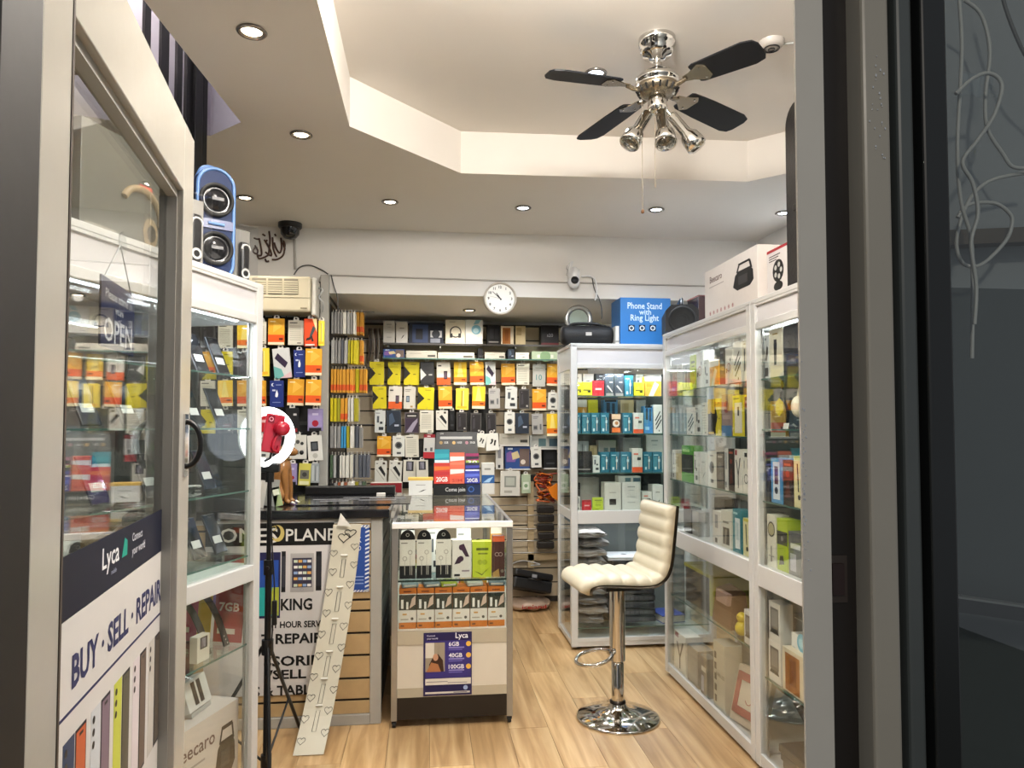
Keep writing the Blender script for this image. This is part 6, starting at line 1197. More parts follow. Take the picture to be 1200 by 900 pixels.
mb = MB(); mb.box(-wb*.44, wb*.44, -.066, -.06, hb*.46, hb*.54, mat('blue_grille', '1f2f66', rough=.3, noise=.3, scale=90)); mb.tube([(-.03, -.068, hb*.5), (.03, -.068, hb*.5)], .006, LBL, 6); mb.build('grille', t)
mb = MB(); mb.tube(smooth_path([(-wb*.3, .02, hb-.03), (-wb*.15, .02, hb+.012), (wb*.15, .02, hb+.012), (wb*.3, .02, hb-.03)]), .012, LBL, 8); mb.build('carry_handle', t)
MB().box(-wb*.3, wb*.3, -.055, .095, 0, .012, RUBBER).build('foot_pad', t)
for lab, px, inset, hh, ww in (('clear blister pack with a black gadget beyond the blue speaker', 286, .12, .25, .09), ('clear blister pack with a black headset before the blue speaker', 228, .10, .27, .10)):
    s = onleft(px, 300, inset)[0]
    t = thing('blister_pack', lab, 'blister pack', LW(s, inset, CT), RZL-rad(20))
    MB().box(-ww/2, ww/2, -.03, .03, 0, hh, FILM, .004).build('clear_shell', t); MB().box(-ww/2+.005, ww/2-.005, .018, .02, .004, hh-.01, ink('8d8a84')).build('backing_card', t)
    mb = MB(); mb.box(-ww*.22, ww*.22, -.012, .014, .03, hh*.75, BLACK, .01); mb.ringf((.0, -.0125, .06), .012, .02, ink('c9c7c2')); mb.tube(arc((0, -.012, hh*.62), .02, 0, 180, 8), .004, ink('c9c7c2'), 5); mb.build('gadget', t)
# large dark headphone carton, white & blue box, dangling gadget on the near end
s0, z0 = onleft(95, 170, .14); s1_, z1 = onleft(193, 285, .14)
t = thing('product_box', 'big dark grey carton picturing beige headphones on the phone cabinet', 'box', LW((s0+s1_)/2, .14, CT), RZL)
W_ = abs(s1_-s0); H_ = .36
MB().box(-W_/2, W_/2, 0, .2, 0, H_, mat('dark_grey_carton', '55564f', rough=.4, noise=.05), .002).build('carton', t)
mb = MB(); TN = ink('8b7a5e'); mb.tube([(x, -.002, z) for x, _, z in arc((W_*.18, 0, H_*.36), .09, -10, 150, 12)], .012, TN, 8); mb.disc((W_*.30, -.003, H_*.24), .05, TN, 20, rx=.035); mb.disc((W_*.31, -.0045, H_*.24), .028, ink('3c382f'), 16, rx=.02)
mb.quad((W_*.16, -.001, H_*.62), (W_*.32, -.001, H_*.62), (W_*.32, -.001, H_*.66), (W_*.16, -.001, H_*.66), ink('b84a3e'))
for k in range(2): mb.quad((W_*-.45, -.001, .03+.02*k), (W_*-.1, -.001, .03+.02*k), (W_*-.1, -.001, .037+.02*k), (W_*-.45, -.001, .037+.02*k), ink('8d8a80'))
mb.build('printed_front', t)
# phones on acrylic stands inside the cabinet
INS = .13; ANG = rad(24)
def phone(s, zb, label, col='1b1d24', scr='2a2f3a', k=1.0, sticker=True, stand=True):
    p = LW(s, INS, zb+.001); st_ = None
    if stand:
        mb = MB(); q = Matrix.Rotation(-ANG, 4, 'X')
        mb.box(-.026, .026, -.022, .085, 0, .003, ACRYL); mb.box(-.026, .026, -.026, -.0225, 0, .016, ACRYL); mb.add([(-.026, .006, .003), (.026, .006, .003), (.022, .056, .11), (-.022, .056, .11), (-.026, .009, .003), (.026, .009, .003), (.022, .059, .11), (-.022, .059, .11)], [(0, 1, 2, 3), (7, 6, 5, 4), (0, 4, 5, 1), (1, 5, 6, 2), (2, 6, 7, 3), (3, 7, 4, 0)], ACRYL)
        st_ = tag(mb.build('phone_stand', None, p, (0, 0, RZL)), 'clear acrylic stand under the '+label, 'phone stand', 'acrylic phone stands')
        st_['label'] = 'clear stand of the '+label.replace(' of the phone cabinet', '')
    t = thing('smartphone', label, 'phone', LW(s, INS-.004, zb+.0055), RZL, 'phones on stands in the angled cabinet'); t.rotation_euler = (-ANG, 0, RZL)
    w_, h_ = .076*k, .158*k
    MB().box(-w_/2, w_/2, -.0085, -.0005, 0, h_, plastic(col), .004).build('body', t); sc_ = MB().box(-w_/2+.003, w_/2-.003, -.0092, -.0085, .004, h_-.004, mat('screen_'+scr, scr, rough=.06, noise=.2, scale=8)).build('screen', t)
    MB().box(-.008, .008, -.0094, -.0092, h_-.014, h_-.009, BLACK).build('camera_notch', sc_)
    if sticker: MB().box(-w_*.34, w_*.3, -.0100, -.0093, h_*.26, h_*.44, ink('bfbebb')).build('price_label', t)
    return t
SH = dict(a=1.64, b=1.445, c=1.21, d=.965)
def sof(px, py): return min(onleft(px, py, INS)[0], 1.055)
SHN = {'a': 'top', 'b': 'second', 'c': 'third', 'd': 'fourth'}
for sh_, lst in (('a', [(236, 433, '1b1d24', '121317', 'dark phone beside the red card'), (262, 433, '20242c', '121317', 'grey blue phone nearest the far corner')]), ('b', [(230, 494, '17181c', '121317', 'black phone nearest the door edge'), (266, 498, '1d2026', '1a1d24', 'slate phone leaning near the far corner')]),
                 ('c', [(245, 576, '14161c', '1c2836', 'black phone with a pale blue swirl screen')]), ('d', [(233, 652, '15161a', '121317', 'black phone nearest the door edge'), (260, 652, '17181c', '121317', 'black phone nearest the far corner')])):
    for px, py, c_, s_, lab in lst: phone(sof(px, py), SH[sh_], f'{lab}, {SHN[sh_]} shelf of the phone cabinet', c_, s_)
for px, c_, s_, lab, sh_ in ((118, '1c1f3a', '33284e', 'purple screened phone seen through the door glass', 'c'), (152, '17181c', '15161a', 'dark phone seen through the door below the open sign', 'b'), (180, '202228', '1c1f26', 'grey phone seen through the door near its lock edge', 'c'), (105, '2a2c30', '3a3d44', 'pale screened phone at the door end of the second shelf', 'b')):
    phone(sof(px, 500), SH[sh_], lab, c_, s_)
def acr(s, zb, lab):
    t = thing('phone_stand', lab, 'phone stand', LW(s, INS, zb+.001), RZL, 'empty acrylic stands'); MB().box(-.028, .028, -.01, .08, 0, .003, ACRYL).build('foot', t); MB().at(Matrix.Rotation(rad(-22), 4, 'X')).box(-.024, .024, 0, .003, .003, .10, ACRYL).build('back_rest', t); MB().box(-.028, .028, -.012, -.008, 0, .014, ACRYL).build('front_lip', t)
acr(sof(272, 575), SH['c'], 'empty clear acrylic phone stand on the third shelf of the phone cabinet'); acr(sof(216, 578), SH['c'], 'empty clear acrylic stand behind the lock edge of the door')
product('product_box', 'redbox', 'white card with a red block beside the first phone', 'box', None, LW(sof(219, 433), INS+.05, SH['a']+.0006), RZL, .06, .10, .02)
o = link('coil_cable', MB().tube(smooth_path([(.05*math.cos(rad(a)), .012*math.sin(rad(3*a))-.004, .012+.006*abs(math.sin(rad(a)))) for a in range(0, 720, 24)], 3), .0035, plastic('d5d5d2'), 5).mesh('coil_cable'), None, LW(sof(266, 577)-.06, .22, SH['c']+.0), (0, 0, RZL)); tag(o, 'white earphone lead coiled behind the acrylic stand', 'cable')
# lower bay: straps, watch boxes, speaker carton, colourful cards
LB = dict(u=.635, f=.056)
s = sof(232, 740)
for lab, px, c_, r_ in (('grey olive watch strap standing on the low shelf of the phone cabinet', 228, '3e4138', 14), ('black watch strap with white dots on the low shelf', 250, '17181a', 10)):
    t = thing('watch_strap', lab, 'watch strap', LW(sof(px, 760), .10, LB['u']+.001), RZL); mb = MB(); mb.add(*(lambda P: ([v for p in P for v in ((p[0]-.017, p[1], p[2]), (p[0]+.017, p[1], p[2]), (p[0]+.017, p[1]+.004, p[2]), (p[0]-.017, p[1]+.004, p[2]))], [f for i in range(len(P)-1) for f in ((4*i, 4*i+1, 4*i+5, 4*i+4), (4*i+2, 4*i+3, 4*i+7, 4*i+6), (4*i+1, 4*i+2, 4*i+6, 4*i+5), (4*i+3, 4*i, 4*i+4, 4*i+7))]+[(0, 3, 2, 1), (4*len(P)-4, 4*len(P)-3, 4*len(P)-2, 4*len(P)-1)]))([(.01, -.02, 0), (.008, -.005, .05), (0, .01, .10), (-.01, .03, .15), (-.02, .05, .185)]), mat('strap_'+c_, c_, rough=.5, noise=.1)); mb.build('band', t)
    mb = MB()
    for k in range(5): mb.disc((.009-.002*k, -.0225+.006*k, .012+.012*k), .0035, ink('b9b8b2' if c_ == '17181a' else '22241f'), 8)
    mb.build('strap_hole', t)
product('product_box', 'watch', 'clear watch box standing at the door end of the low shelf', 'box', 'boxes in the low bay of the phone cabinet', LW(sof(216, 762), .07, LB['u']+.0006), RZL, .07, .09, .03)
# shelf goods on the bottom
H1 = .30
o = product('product_box', 'beecaro', 'beige speaker carton on the bottom of the phone cabinet', 'box', 'boxes in the low bay of the phone cabinet', LW(sof(228, 870), .055+.07, LB['f']), RZL, .34, .37, .12)
mb = MB(); mb.quad((.03, -.0616, .02), (.16, -.0616, .02), (.16, -.0616, .05), (.03, -.0616, .05), ink('b04a52')); mb.build('red_ribbon', o)
t = thing('product_box', 'white box picturing two dark handsets on the beige carton', 'box', LW(sof(232, 812), .12, LB['f']+.373), RZL+rad(6)); W_, H_ = .15, .12
mb = MB(); mb.M = Matrix.Rotation(rad(-18), 4, 'X'); mb.box(-W_/2, W_/2, -.01, .04, .016, H_, ink('d8d8d6'), .002); mb.build('carton', t)
mb = MB(); mb.M = Matrix.Rotation(rad(-18), 4, 'X')
for u in (-.018, .018): mb.box(u-.012, u+.012, -.0112, -.0105, .03, .11, ink('2b2c30'), .0003)
mb.build('printed_front', t); MB().box(-W_/2+.01, W_/2-.01, -.005, .05, 0, .014, ink('b8b8b4')).build('tray', t)
for i, (lab, px, c_, txt, hh) in enumerate((('red data card reading seven gigabytes in the phone cabinet', 279, 'a3272c', '7GB', .2), ('yellow card behind the watch straps', 246, 'd3b920', '', .18), ('pink leaflet behind the black strap', 263, 'b8496a', '', .15))):
    t = thing('leaflet', lab, 'leaflet', LW(1.072-.006*i, (.105, .235, .29)[i], LB['u']+.001), RZL-math.pi/2); MB().at(Matrix.Rotation(rad(-6), 4, 'X')).box(-.06, .06, 0, .002, 0, hh+.02, ink(c_)).build('card', t)
    mb = MB(); mb.M = Matrix.Rotation(rad(-6), 4, 'X')
    if txt: mb.text(txt, .030, ink('e9dedb'), .0, -.0008, hh-.085, width=.085, bold=.03)
    mb.quad((-.045, -.0006, .03), (.03, -.0006, .03), (.03, -.0006, .05), (-.045, -.0006, .05), ink('d9d0c4')); mb.build('printed_front', t)
for i, (lab, px, c_) in enumerate((('pale blue carton at the far end of the bottom bay', 275, '5c7fae'), ('steel blue carton leaning at the far end of the bottom bay', 287, '46597a'))):
    s = sof(px, 830); t = tag(MB().box(-.05, .05, -.03, .03, 0, .36-.08*i, ink(c_), .002).build('product_box', None, LW(min(s, CW-.07), .235+.07*i, LB['f']), (0, 0, RZL)), lab, 'box'); mb = MB()
    for k in range(4): mb.quad((-.04, -.0308, .05+.06*k), (.02, -.0308, .05+.06*k), (.02, -.0308, .065+.06*k), (-.04, -.0308, .065+.06*k), ink('c3ccd6'))
    mb.build('printed_front', t)
# open sign hanging on the door glass
dm = Matrix.Translation((dp.x, dp.y, 0)) @ Matrix.Rotation(ang+math.pi, 4, 'Z')
s0, s1_ = sx(.459), sx(.275); z0, z1 = 1.568, 1.672
t = thing('open_sign', 'dark blue open sign hanging by a cord inside the door glass', 'sign', dm @ Vector(((s0+s1_)/2, .042, z0)), ang+math.pi); W_ = s1_-s0; H_ = z1-z0
MB().box(-W_/2, W_/2, 0, .003, 0, H_, ink('232b55')).build('sign_plate', t); mb = MB(); LT = ink('d9dbe4')
mb.text('Please come in', H_*.13, LT, 0, -.0005, H_*.72, width=W_*.8); mb.text('we are', H_*.11, LT, 0, -.0005, H_*.54); mb.text('OPEN', H_*.34, LT, 0, -.0005, H_*.1, width=W_*.84); mb.build('lettering', t)
mb = MB(); mb.tube([(-W_*.4, .0015, H_), (0, .0, H_+.065), (W_*.4, .0015, H_)], .0012, ink('c9cdd2'), 5); mb.build('cord', t)
MB().at(Matrix.Translation((0, .001, H_+.068)) @ Matrix.Rotation(math.pi/2, 4, 'X')).lathe([(.0, 0), (.016, .002), (.018, .006)], ACRYL, 16).build('suction_cup', t)

# ---------------------------------------------------------------- stair railing behind the phone cabinet
ra, rb_ = Vector((-1.02, 3.22, 0)), Vector((-1.34, 2.28, 0)); rdv = (rb_-ra).normalized(); rl = (rb_-ra).length
t = thing('stair_railing', 'black metal stair railing rising through the ceiling opening', 'railing', (ra.x, ra.y, 0), math.atan2(rdv.y, rdv.x))
def rs(px): return onplane(px, 100, (ra.x, ra.y), (rdv.x, rdv.y))[0]
MB().box(-.05, rl+.1, -.02, .02, 1.90, 1.97, BLKM, .003).build('bottom_string', t)
for x in (-.03, rl+.08): MB().box(x-.025, x+.025, -.025, .025, 0, 3.7, BLKM, .003).build('newel_post', t)
for a, b in ((167, 174), (187, 196), (206, 212), (217, 225), (230, 235), (237, 242)):
    u0, u1 = sorted((rs(a), rs(b))); MB().box(u0, u1, -.008, .008, 1.95, 3.7, BLKM, .002).build('baluster', t)
MB().box(-.05, rl+.1, -.03, .03, 3.68, 3.74, OAK, .006).build('hand_rail', t)

# ---------------------------------------------------------------- inside and on the glass counter
def ctr_row(y, zb, items, group, d=.05, name='product_box', cat='box'):
    out = []
    for a, b, top, kind, lab in items:
        x0 = max(atY(a, top, y)[0], cx0+.034); x1 = min(atY(b, top, y)[0], cx1-.034); z1 = atY(530, top, y)[1]
        out.append(product(name, kind, lab, cat, group, ((x0+x1)/2, y+d/2, zb), 0, x1-x0-.002, z1-zb, d))
    return out
yc_ = 3.63; zs_ = .7025
for i, (a, b) in enumerate(((468, 487), (488, 506), (510.5, 529))):
    x0 = atY(a, 650, yc_)[0]; x1 = atY(b, 650, yc_)[0]; zt = atY(530, 632, yc_)[1]; zm = atY(530, 662, yc_)[1]; w_ = x1-x0-.002; h_ = zt-zm
    o = tag(MB().box(-w_/2, w_/2, 0, .03, 0, zm-zs_, ink('1a1a1c'), .001).build('earphone_pack', None, ((x0+x1)/2, yc_+.002, zs_), (0, 0, 0)), f'white and black domed earphone pack, {ORD[i]} along the counter shelf', 'earphone pack', 'domed earphone packs in the counter')
    MB().box(-w_/2, w_/2, -.001, .03, zm-zs_, zt-zs_, ink('d8d5cb'), .0005).build('white_card', o)
    mb = MB(); k0 = zt-zs_; mb.prism([(-w_*.48, k0)]+[(w_*.48*-math.cos(rad(a_))*1.0, k0+.045*math.sin(rad(a_))) for a_ in range(20, 170, 15)]+[(w_*.48, k0)], .006, .010, ink('161617')) if False else mb.prism(([(w_*.48, k0)]+[(w_*.48*math.cos(rad(a_)), k0+.048*math.sin(rad(a_))) for a_ in range(20, 170, 15)]+[(-w_*.48, k0)]), .006, .010, ink('161617')); mb.ringf((0, .0052, k0+.024), .006, .009, ink('cfcdc6'), 14); mb.build('domed_hanger', o)
    mb = MB(); z_ = zm-zs_
    for u, v in ((-.17, .28), (.17, .52)): mb.ringf((u*w_, -.0016, z_+v*h_), w_*.10, w_*.15, ink('a5a298'), 16)
    for u, za_, zb2 in ((-.17, -.045, h_*.2), (.17, -.045, h_*.44), (.28, -.045, h_*.02)): mb.box(u*w_-.0015, u*w_+.0015, -.002, -.0012, max(z_+za_, .003), z_+zb2, ink('b9b6ac'))
    mb.quad((-w_*.4, -.0016, z_+h_*.86), (w_*.0, -.0016, z_+h_*.86), (w_*.0, -.0016, z_+h_*.9), (-w_*.4, -.0016, z_+h_*.9), ink('77746a')); mb.build('printed_front', o)
ctr_row(yc_, zs_, [(530, 552.5, 633, 'plum', 'white box picturing plum earphones in the counter'), (553.5, 576, 635, 'lime', 'lime green earphone box in the counter'), (577, 600, 629, 'maroon', 'maroon earphone box with a red top in the counter')], 'earphone boxes in the counter')
x = atY(561.5, 626, yc_)[0]; zt = atY(530, 634, yc_)[1]; o = tag(MB().prism([(.03, 0)]+[(.03*math.cos(rad(a_)), .048*math.sin(rad(a_))) for a_ in range(20, 170, 15)]+[(-.03, 0)], 0, .004, ink('1b1b1c')).build('earphone_pack', None, (x, yc_+.065, zs_+.132)), 'black domed hanger showing above the lime green box', 'earphone pack'); MB().disc((0, -.0006, .022), .006, ink('c9c7c0'), 12).build('hang_hole', o)
MB().box(-.03, .03, 0, .03, -.1316, 0, ink('1a1a1c')).build('pack_body', o)
ctr_row(3.78, zs_, [(470, 486, 622, 'slim', 'pale green pack behind the domed earphone packs'), (500, 520, 618, 'plug', 'white pack behind the domed earphone packs'), (535, 552, 620, 'plug', 'white pack behind the plum earphone box'), (575, 590, 614, 'honey', 'honey pack behind the maroon earphone box')], 'packs at the back of the counter shelf')
yl = 3.625; zl = .4605
xs_ = [cx0+.033+(cx1-cx0-.066)*i/6 for i in range(7)]
MB().box(cx0+.035, cx1-.035, yl+.091, yl+.093, zl, zl+.193, BLACK).build('divider', ct)
for i in range(6):
    a, b = xs_[i], xs_[i+1]; product('product_box', 'cablebox', f'orange and white charging cable box, {ORD[i]} along the low counter row', 'box', 'charging cable boxes in the counter', ((a+b)/2, yl+.045, zl), 0, b-a-.003, .198, .09, c=.003)
for i, (px, c_, lab) in enumerate(((480, '8fa0a6', 'clear blister pack lying on the first cable boxes'), (505, '7d8a90', 'blue grey blister pack lying on the cable boxes'), (525, '9aa83a', 'green pack lying on the cable boxes'), (555, 'b9bdb4', 'pale pack lying over the middle cable boxes'), (582, '6d7d86', 'slate blister lying on the last cable boxes'))):
    x = atY(px, 682, 3.66)[0]; o = tag(MB().box(-.04, .04, -.05, .05, 0, .022, ink(c_), .006).build('blister_pack', None, (x, 3.67, zl+.1995), (0, 0, rad(R.uniform(-12, 12)))), lab, 'blister pack', 'blister packs on the cable boxes'); MB().box(-.03, .03, -.0505, -.0500, .006, .015, ink('dcdcd6')).build('printed_front', o)
for i in range(7):
    for j in range(2):
        y = 3.95+.15*i; kd = ('whitebox', 'amber', 'teal', 'redbox', 'plug', 'pbank', 'lime')[(i*2+j) % 7]
        product('product_box', kd, f'{DES[kd][2]} deep in the counter, {ORD[i]} back, {"wall" if j else "aisle"} row', 'box', 'stock deep in the glass counter', (cx0+.16+.26*j, y, zl), 0, .14, .17, .06)
# sim card display on the far end of the counter
ys = 5.0; xa_, za_ = atY(508, 577, ys); xb_, zb2 = atY(563, 506, ys); W_, H_ = xb_-xa_, zb2-CTZ
t = thing('sim_display', 'black counter stand of colourful mobile data cards', 'display stand', ((xa_+xb_)/2, ys, CTZ-.0015))
BKP = mat('black_card_stand', '131314', rough=.4, noise=.05)
MB().box(-W_/2, W_/2, -.02, .10, 0, H_*.165, BKP).build('base_box', t)
mb = MB(); mb.add([(-W_*.5, .03, H_*.165), (W_*.5, .03, H_*.165), (W_*.44, .10, H_), (-W_*.44, .10, H_), (-W_*.5, .034, H_*.165), (W_*.5, .034, H_*.165), (W_*.44, .104, H_), (-W_*.44, .104, H_)], [(0, 1, 2, 3), (7, 6, 5, 4), (0, 4, 5, 1), (1, 5, 6, 2), (2, 6, 7, 3), (3, 7, 4, 0)], BKP); mb.build('header_card', t)
sl = Matrix.Translation((0, .03, H_*.165)) @ Matrix.Rotation(-math.atan2(.07, H_*.835), 4, 'X'); LN = math.hypot(.07, H_*.835)
mb = MB().at(sl); mb.box(-W_*.36, W_*.34, -.0012, -.0006, LN*.86, LN*.91, ink('bfbcb6')); mb.text('SIM', .012, ink('a9a6a0'), -W_*.36, -.0012, LN*.95, 'l')
for k, (c_, tx_) in enumerate((('a98a55', '5GB'), ('d0a868', '10GB'), ('b07c86', '20GB'))): mb.disc((-W_*.34+W_*.28*k, -.0012, LN*.79), .012, ink(c_), 12); mb.text(tx_, .014, ink('d9d6d0'), -W_*.27+W_*.28*k, -.0012, LN*.775, 'l', squash=.8)
mb.build('header_print', t)
mb = MB(); mb.text('Come join', .026, ink('d9d6d2'), -W_*.25, -.0212, H_*.06, 'l', width=W_*.42); mb.ringf((W_*.3, -.0212, H_*.09), .014, .02, ink('3a62a8'), 18); mb.quad((W_*.2, -.0206, .0), (W_*.5, -.0206, 0), (W_*.5, -.0206, H_*.165), (W_*.2, -.0206, H_*.165), ink('1b2a4c')); mb.build('base_print', t)
def card(x0, x1, z0, z1, lay, cols, txt, lab, tc='f2efe9', ts=.02):
    M = Matrix.Translation(t.location)
    o = bpy.data.objects.new('data_card', MB().box(x0*W_, x1*W_, -.004, 0, 0, (z1-z0)*LN, ink(cols[0])).mesh('data_card')); COL.objects.link(o)
    o.matrix_world = M @ sl @ Matrix.Translation((0, -.004-.0055*lay, z0*LN)); tag(o, lab, 'card', 'mobile data cards on the counter stand')
    w_, h_ = (x1-x0)*W_, (z1-z0)*LN; mb = MB(); mx_ = x0*W_
    for k, c_ in enumerate(cols[1:]): a = h_*(1-(k+1)/len(cols)); mb.quad((mx_+.002, -.0048, a-.5*h_/len(cols)), (mx_+w_-.002, -.0048, a-.3*h_/len(cols)), (mx_+w_-.002, -.0048, a+.3*h_/len(cols)), (mx_+.002, -.0048, a+.3*h_/len(cols)), ink(c_))
    if txt: mb.text(txt, ts, ink(tc), mx_+w_*.5, -.0056, h_*.1, width=w_*.72)
    if mb.f: mb.build('printed_front', o)
card(-.48, -.16, .30, .66, 0, ('1b8a9a', '2fa0ac', 'd0e6e6'), '', 'teal data card at the back of the first stand column')
card(-.49, -.15, .005, .40, 1, ('c7362c', 'e0742c', 'b8242a', 'd14030'), '20GB', 'orange red twenty gigabyte data card on the stand', ts=.032)
card(-.15, .17, .26, .60, 0, ('dd6a4c', 'e8e2dc', 'e07a5c'), '', 'coral and white data card at the back of the middle column')
card(-.15, .16, .005, .36, 1, ('dd6648', 'e6ded6', 'd9573c'), 'SIM', 'coral data card at the front of the middle column', 'c43a30', .02)
card(.19, .48, .34, .58, 0, ('9c2a5c', '241f2a', '9cb83a'), '30', 'magenta and green thirty gigabyte data card on the stand', ts=.03)
card(.18, .49, .17, .40, 1, ('241f3a', '3c3f9c', 'd9d9e6'), '10GB', 'dark navy data card in the stand column by the carton')
card(.17, .49, .005, .24, 2, ('2f3a9c', '5566c4', '243088'), '20GB', 'blue data card at the front of the stand column by the carton', ts=.026)
yt = 5.08; product('product_box', 'tower', 'tall white carton with a blue band behind the data card stand', 'box', None, (atY(573, 570, yt)[0]-.011, yt-.02, CTZ-.0015), 0, .088, atY(573, 542, yt)[1]-CTZ, .08)
tag(MB().box(-.085, .085, -.05, .05, 0, .018, ink('e0b85c'), .002).build('notepad', None, (atY(493, 566, 5.06)[0], 5.04, CTZ-.0015+.10)), 'amber edged notepad lying on white cartons beside the data card stand', 'notepad')
product('product_box', 'whitebox', 'white carton under the notepad at the far end of the counter', 'box', None, (atY(493, 572, 5.06)[0], 5.04, CTZ-.0015), 0, .16, .10, .1)
product('product_box', 'whitered', 'low white box with a dark red banner behind the slat counter end', 'box', None, (atY(453, 570, 5.3)[0], 5.3, .8), 0, .22, atY(453, 566, 5.25)[1]-.8, .12)
tag(MB().box(-.35, .2, -.15, .25, 0, .8, mat('grey_store_unit', '5f5c57', rough=.5), .004).build('store_unit', None, (atY(453, 570, 5.3)[0], 5.3, 0)), 'low grey storage unit behind the counters under the banner box', 'cabinet')

# ---------------------------------------------------------------- on the slat counter
tag(MB().box(atY(358, 580, 4.45)[0], atY(463, 580, 4.45)[0], 4.42, 4.5, STZ, STZ+.05, BLACK, .006).build('sound_bar'), 'long black bar lying along the back of the slat counter', 'sound bar')
o = tag(MB().box(-.30, .28, -.22, .20, 0, .006, mat('dark_glossy_mat', '1d1d20', rough=.15, noise=.4, scale=12), .002).build('counter_mat', None, (atY(400, 590, 4.0)[0]+.09, 4.04, STZ+.001)), 'dark glossy mat with pale lettering on the slat counter', 'mat')
mb = MB(); mb.M = Matrix.Rotation(-math.pi/2, 4, 'X'); 
for k, (a, b, z) in enumerate(((-.25, .0, .02), (-.2, -.05, -.07), (.05, .25, .06), (0, .2, -.04), (-.1, .1, .12))): mb.box(a, b, -.0068, -.0062, z, z+.03, ink('77777a'))
mb.build('printed_front', o)
x = atY(452, 581, 4.25)[0]; tag(MB().box(-.025, .025, -.015, .015, 0, .02, PAPER, .002).build('white_tag', None, (x-.03, 4.3, STZ)), 'tiny white tag on the slat counter before the black bar', 'tag')
# glossy dog figurine
dx_, dz_ = atY(330, 590, 3.92); DG = mat('brown_glossy_ceramic', '8a5f34', rough=.2, noise=.25, scale=14)
def skin_obj(name, verts, edges, radii, m, loc, rz=0, root=0, sub=2):
    me = bpy.data.meshes.new(name); me.from_pydata(verts, edges, []); o = bpy.data.objects.new(name, me); COL.objects.link(o)
    sk = o.modifiers.new('skin', 'SKIN'); 
    for i, r_ in enumerate(radii): me.skin_vertices[0].data[i].radius = (r_, r_) if not isinstance(r_, tuple) else r_
    me.skin_vertices[0].data[root].use_root = True; sk.use_smooth_shade = True
    sb = o.modifiers.new('sub', 'SUBSURF'); sb.levels = sub; sb.render_levels = sub
    dg = bpy.context.evaluated_depsgraph_get(); me2 = bpy.data.meshes.new_from_object(o.evaluated_get(dg)); me2.materials.clear(); me2.materials.append(m)
    for p in me2.polygons: p.use_smooth = True
    o.modifiers.clear(); o.data = me2; o.location = loc; o.rotation_euler = (0, 0, rz); return o
V = [(-.02, 0, .07), (-.012, 0, .13), (.005, 0, .19), (.015, 0, .235), (.02, 0, .275), (.055, 0, .275), (.095, 0, .262),      # rump, trunk, chest, neck, head, muzzle, nose
     (.03, .03, .17), (.042, .032, .09), (.045, .033, .015), (.07, .034, .008),                                         # foreleg
     (.03, -.03, .17), (.042, -.032, .09), (.045, -.033, .015), (.07, -.034, .008),
     (-.01, .05, .06), (.035, .06, .045), (.0, .06, .014), (.045, .062, .008),                                         # haunch, knee, hock, paw
     (-.01, -.05, .06), (.035, -.06, .045), (.0, -.06, .014), (.045, -.062, .008), (-.07, 0, .03), (-.11, .02, .012)]
E_ = [(0, 1), (1, 2), (2, 3), (3, 4), (4, 5), (5, 6), (2, 7), (7, 8), (8, 9), (9, 10), (2, 11), (11, 12), (12, 13), (13, 14), (0, 15), (15, 16), (16, 17), (17, 18), (0, 19), (19, 20), (20, 21), (21, 22), (0, 23), (23, 24)]
RD = [.05, .048, .052, .034, .042, .028, .018, .024, .017, .014, .013, .024, .017, .014, .013, .036, .022, .015, .013, .036, .022, .015, .013, .014, .008]
dog = skin_obj('dog_figurine', V, E_, RD, DG, (dx_-.01, 3.92, STZ+.004), rad(-8)); tag(dog, 'glossy brown sitting dog figurine behind the ring light', 'figurine')
mb = MB()
for sgn in (1, -1): mb.add([(.0, sgn*.03, .30), (.03, sgn*.036, .30), (.012, sgn*.056, .245), (.004, sgn*.04, .30), (.03, sgn*.044, .302), (.012, sgn*.062, .248)], [(0, 1, 2), (3, 5, 4), (0, 3, 4, 1), (1, 4, 5, 2), (2, 5, 3, 0)], DG)
mb.build('ear', dog); mb = MB(); bm = bmesh.new(); bmesh.ops.create_uvsphere(bm, u_segments=10, v_segments=8, radius=.012)
for v in bm.verts: v.co += Vector((.112, 0, .266))
mb._bm(bm, BLACK, True); mb.build('nose', dog)
mb = MB()
for sgn in (1, -1):
    bm = bmesh.new(); bmesh.ops.create_uvsphere(bm, u_segments=8, v_segments=6, radius=.006)
    for v in bm.verts: v.co += Vector((.05, sgn*.03, .30))
    mb._bm(bm, BLACK, True)
mb.build('eye', dog); mb = MB()
for sgn in (1, -1):
    for k in range(3): mb.tube([(.075, sgn*.034+.007*(k-1), .012), (.092, sgn*.034+.009*(k-1), .004)], [.004, .0015], ink('e0dccf'), 5)
mb.build('claw', dog)
mb = MB(); mb.tube([(.016+.04*math.cos(rad(a)), .046*math.sin(rad(a)), .225+.008*math.cos(rad(a))) for a in range(0, 360, 20)], .0035, mat('gold_chain', 'b08a45', rough=.3, metal=.8), 5, True); mb.build('collar', dog)
t = tag(MB().at(Matrix.Rotation(rad(-12), 4, 'Y')).box(-.02, .02, 0, .006, 0.004, .10, ink('9aab7c')).build('small_card', None, (atY(327, 592, 3.80)[0], 3.80, STZ)), 'small pale green card leaning before the dog figurine', 'card'); MB().at(Matrix.Rotation(rad(-12), 4, 'Y')).box(-.015, .015, -.0006, 0, .06, .09, ink('d0d6c0')).build('printed_front', t)
for k, px in enumerate((303, 307, 319)): t = tag(MB().at(Matrix.Rotation(rad(8), 4, 'Y')).box(-.03, .03, 0, .004, .004, .14, ink(('d0ccc4', 'b9b7b0', '8d8f8a')[k])).build('small_card', None, (atY(px, 592, 3.86)[0], 3.70+.05*k, STZ)), ('white', 'pale grey', 'ash grey')[k]+' card propped on the slat counter beside the ring light pole', 'card')
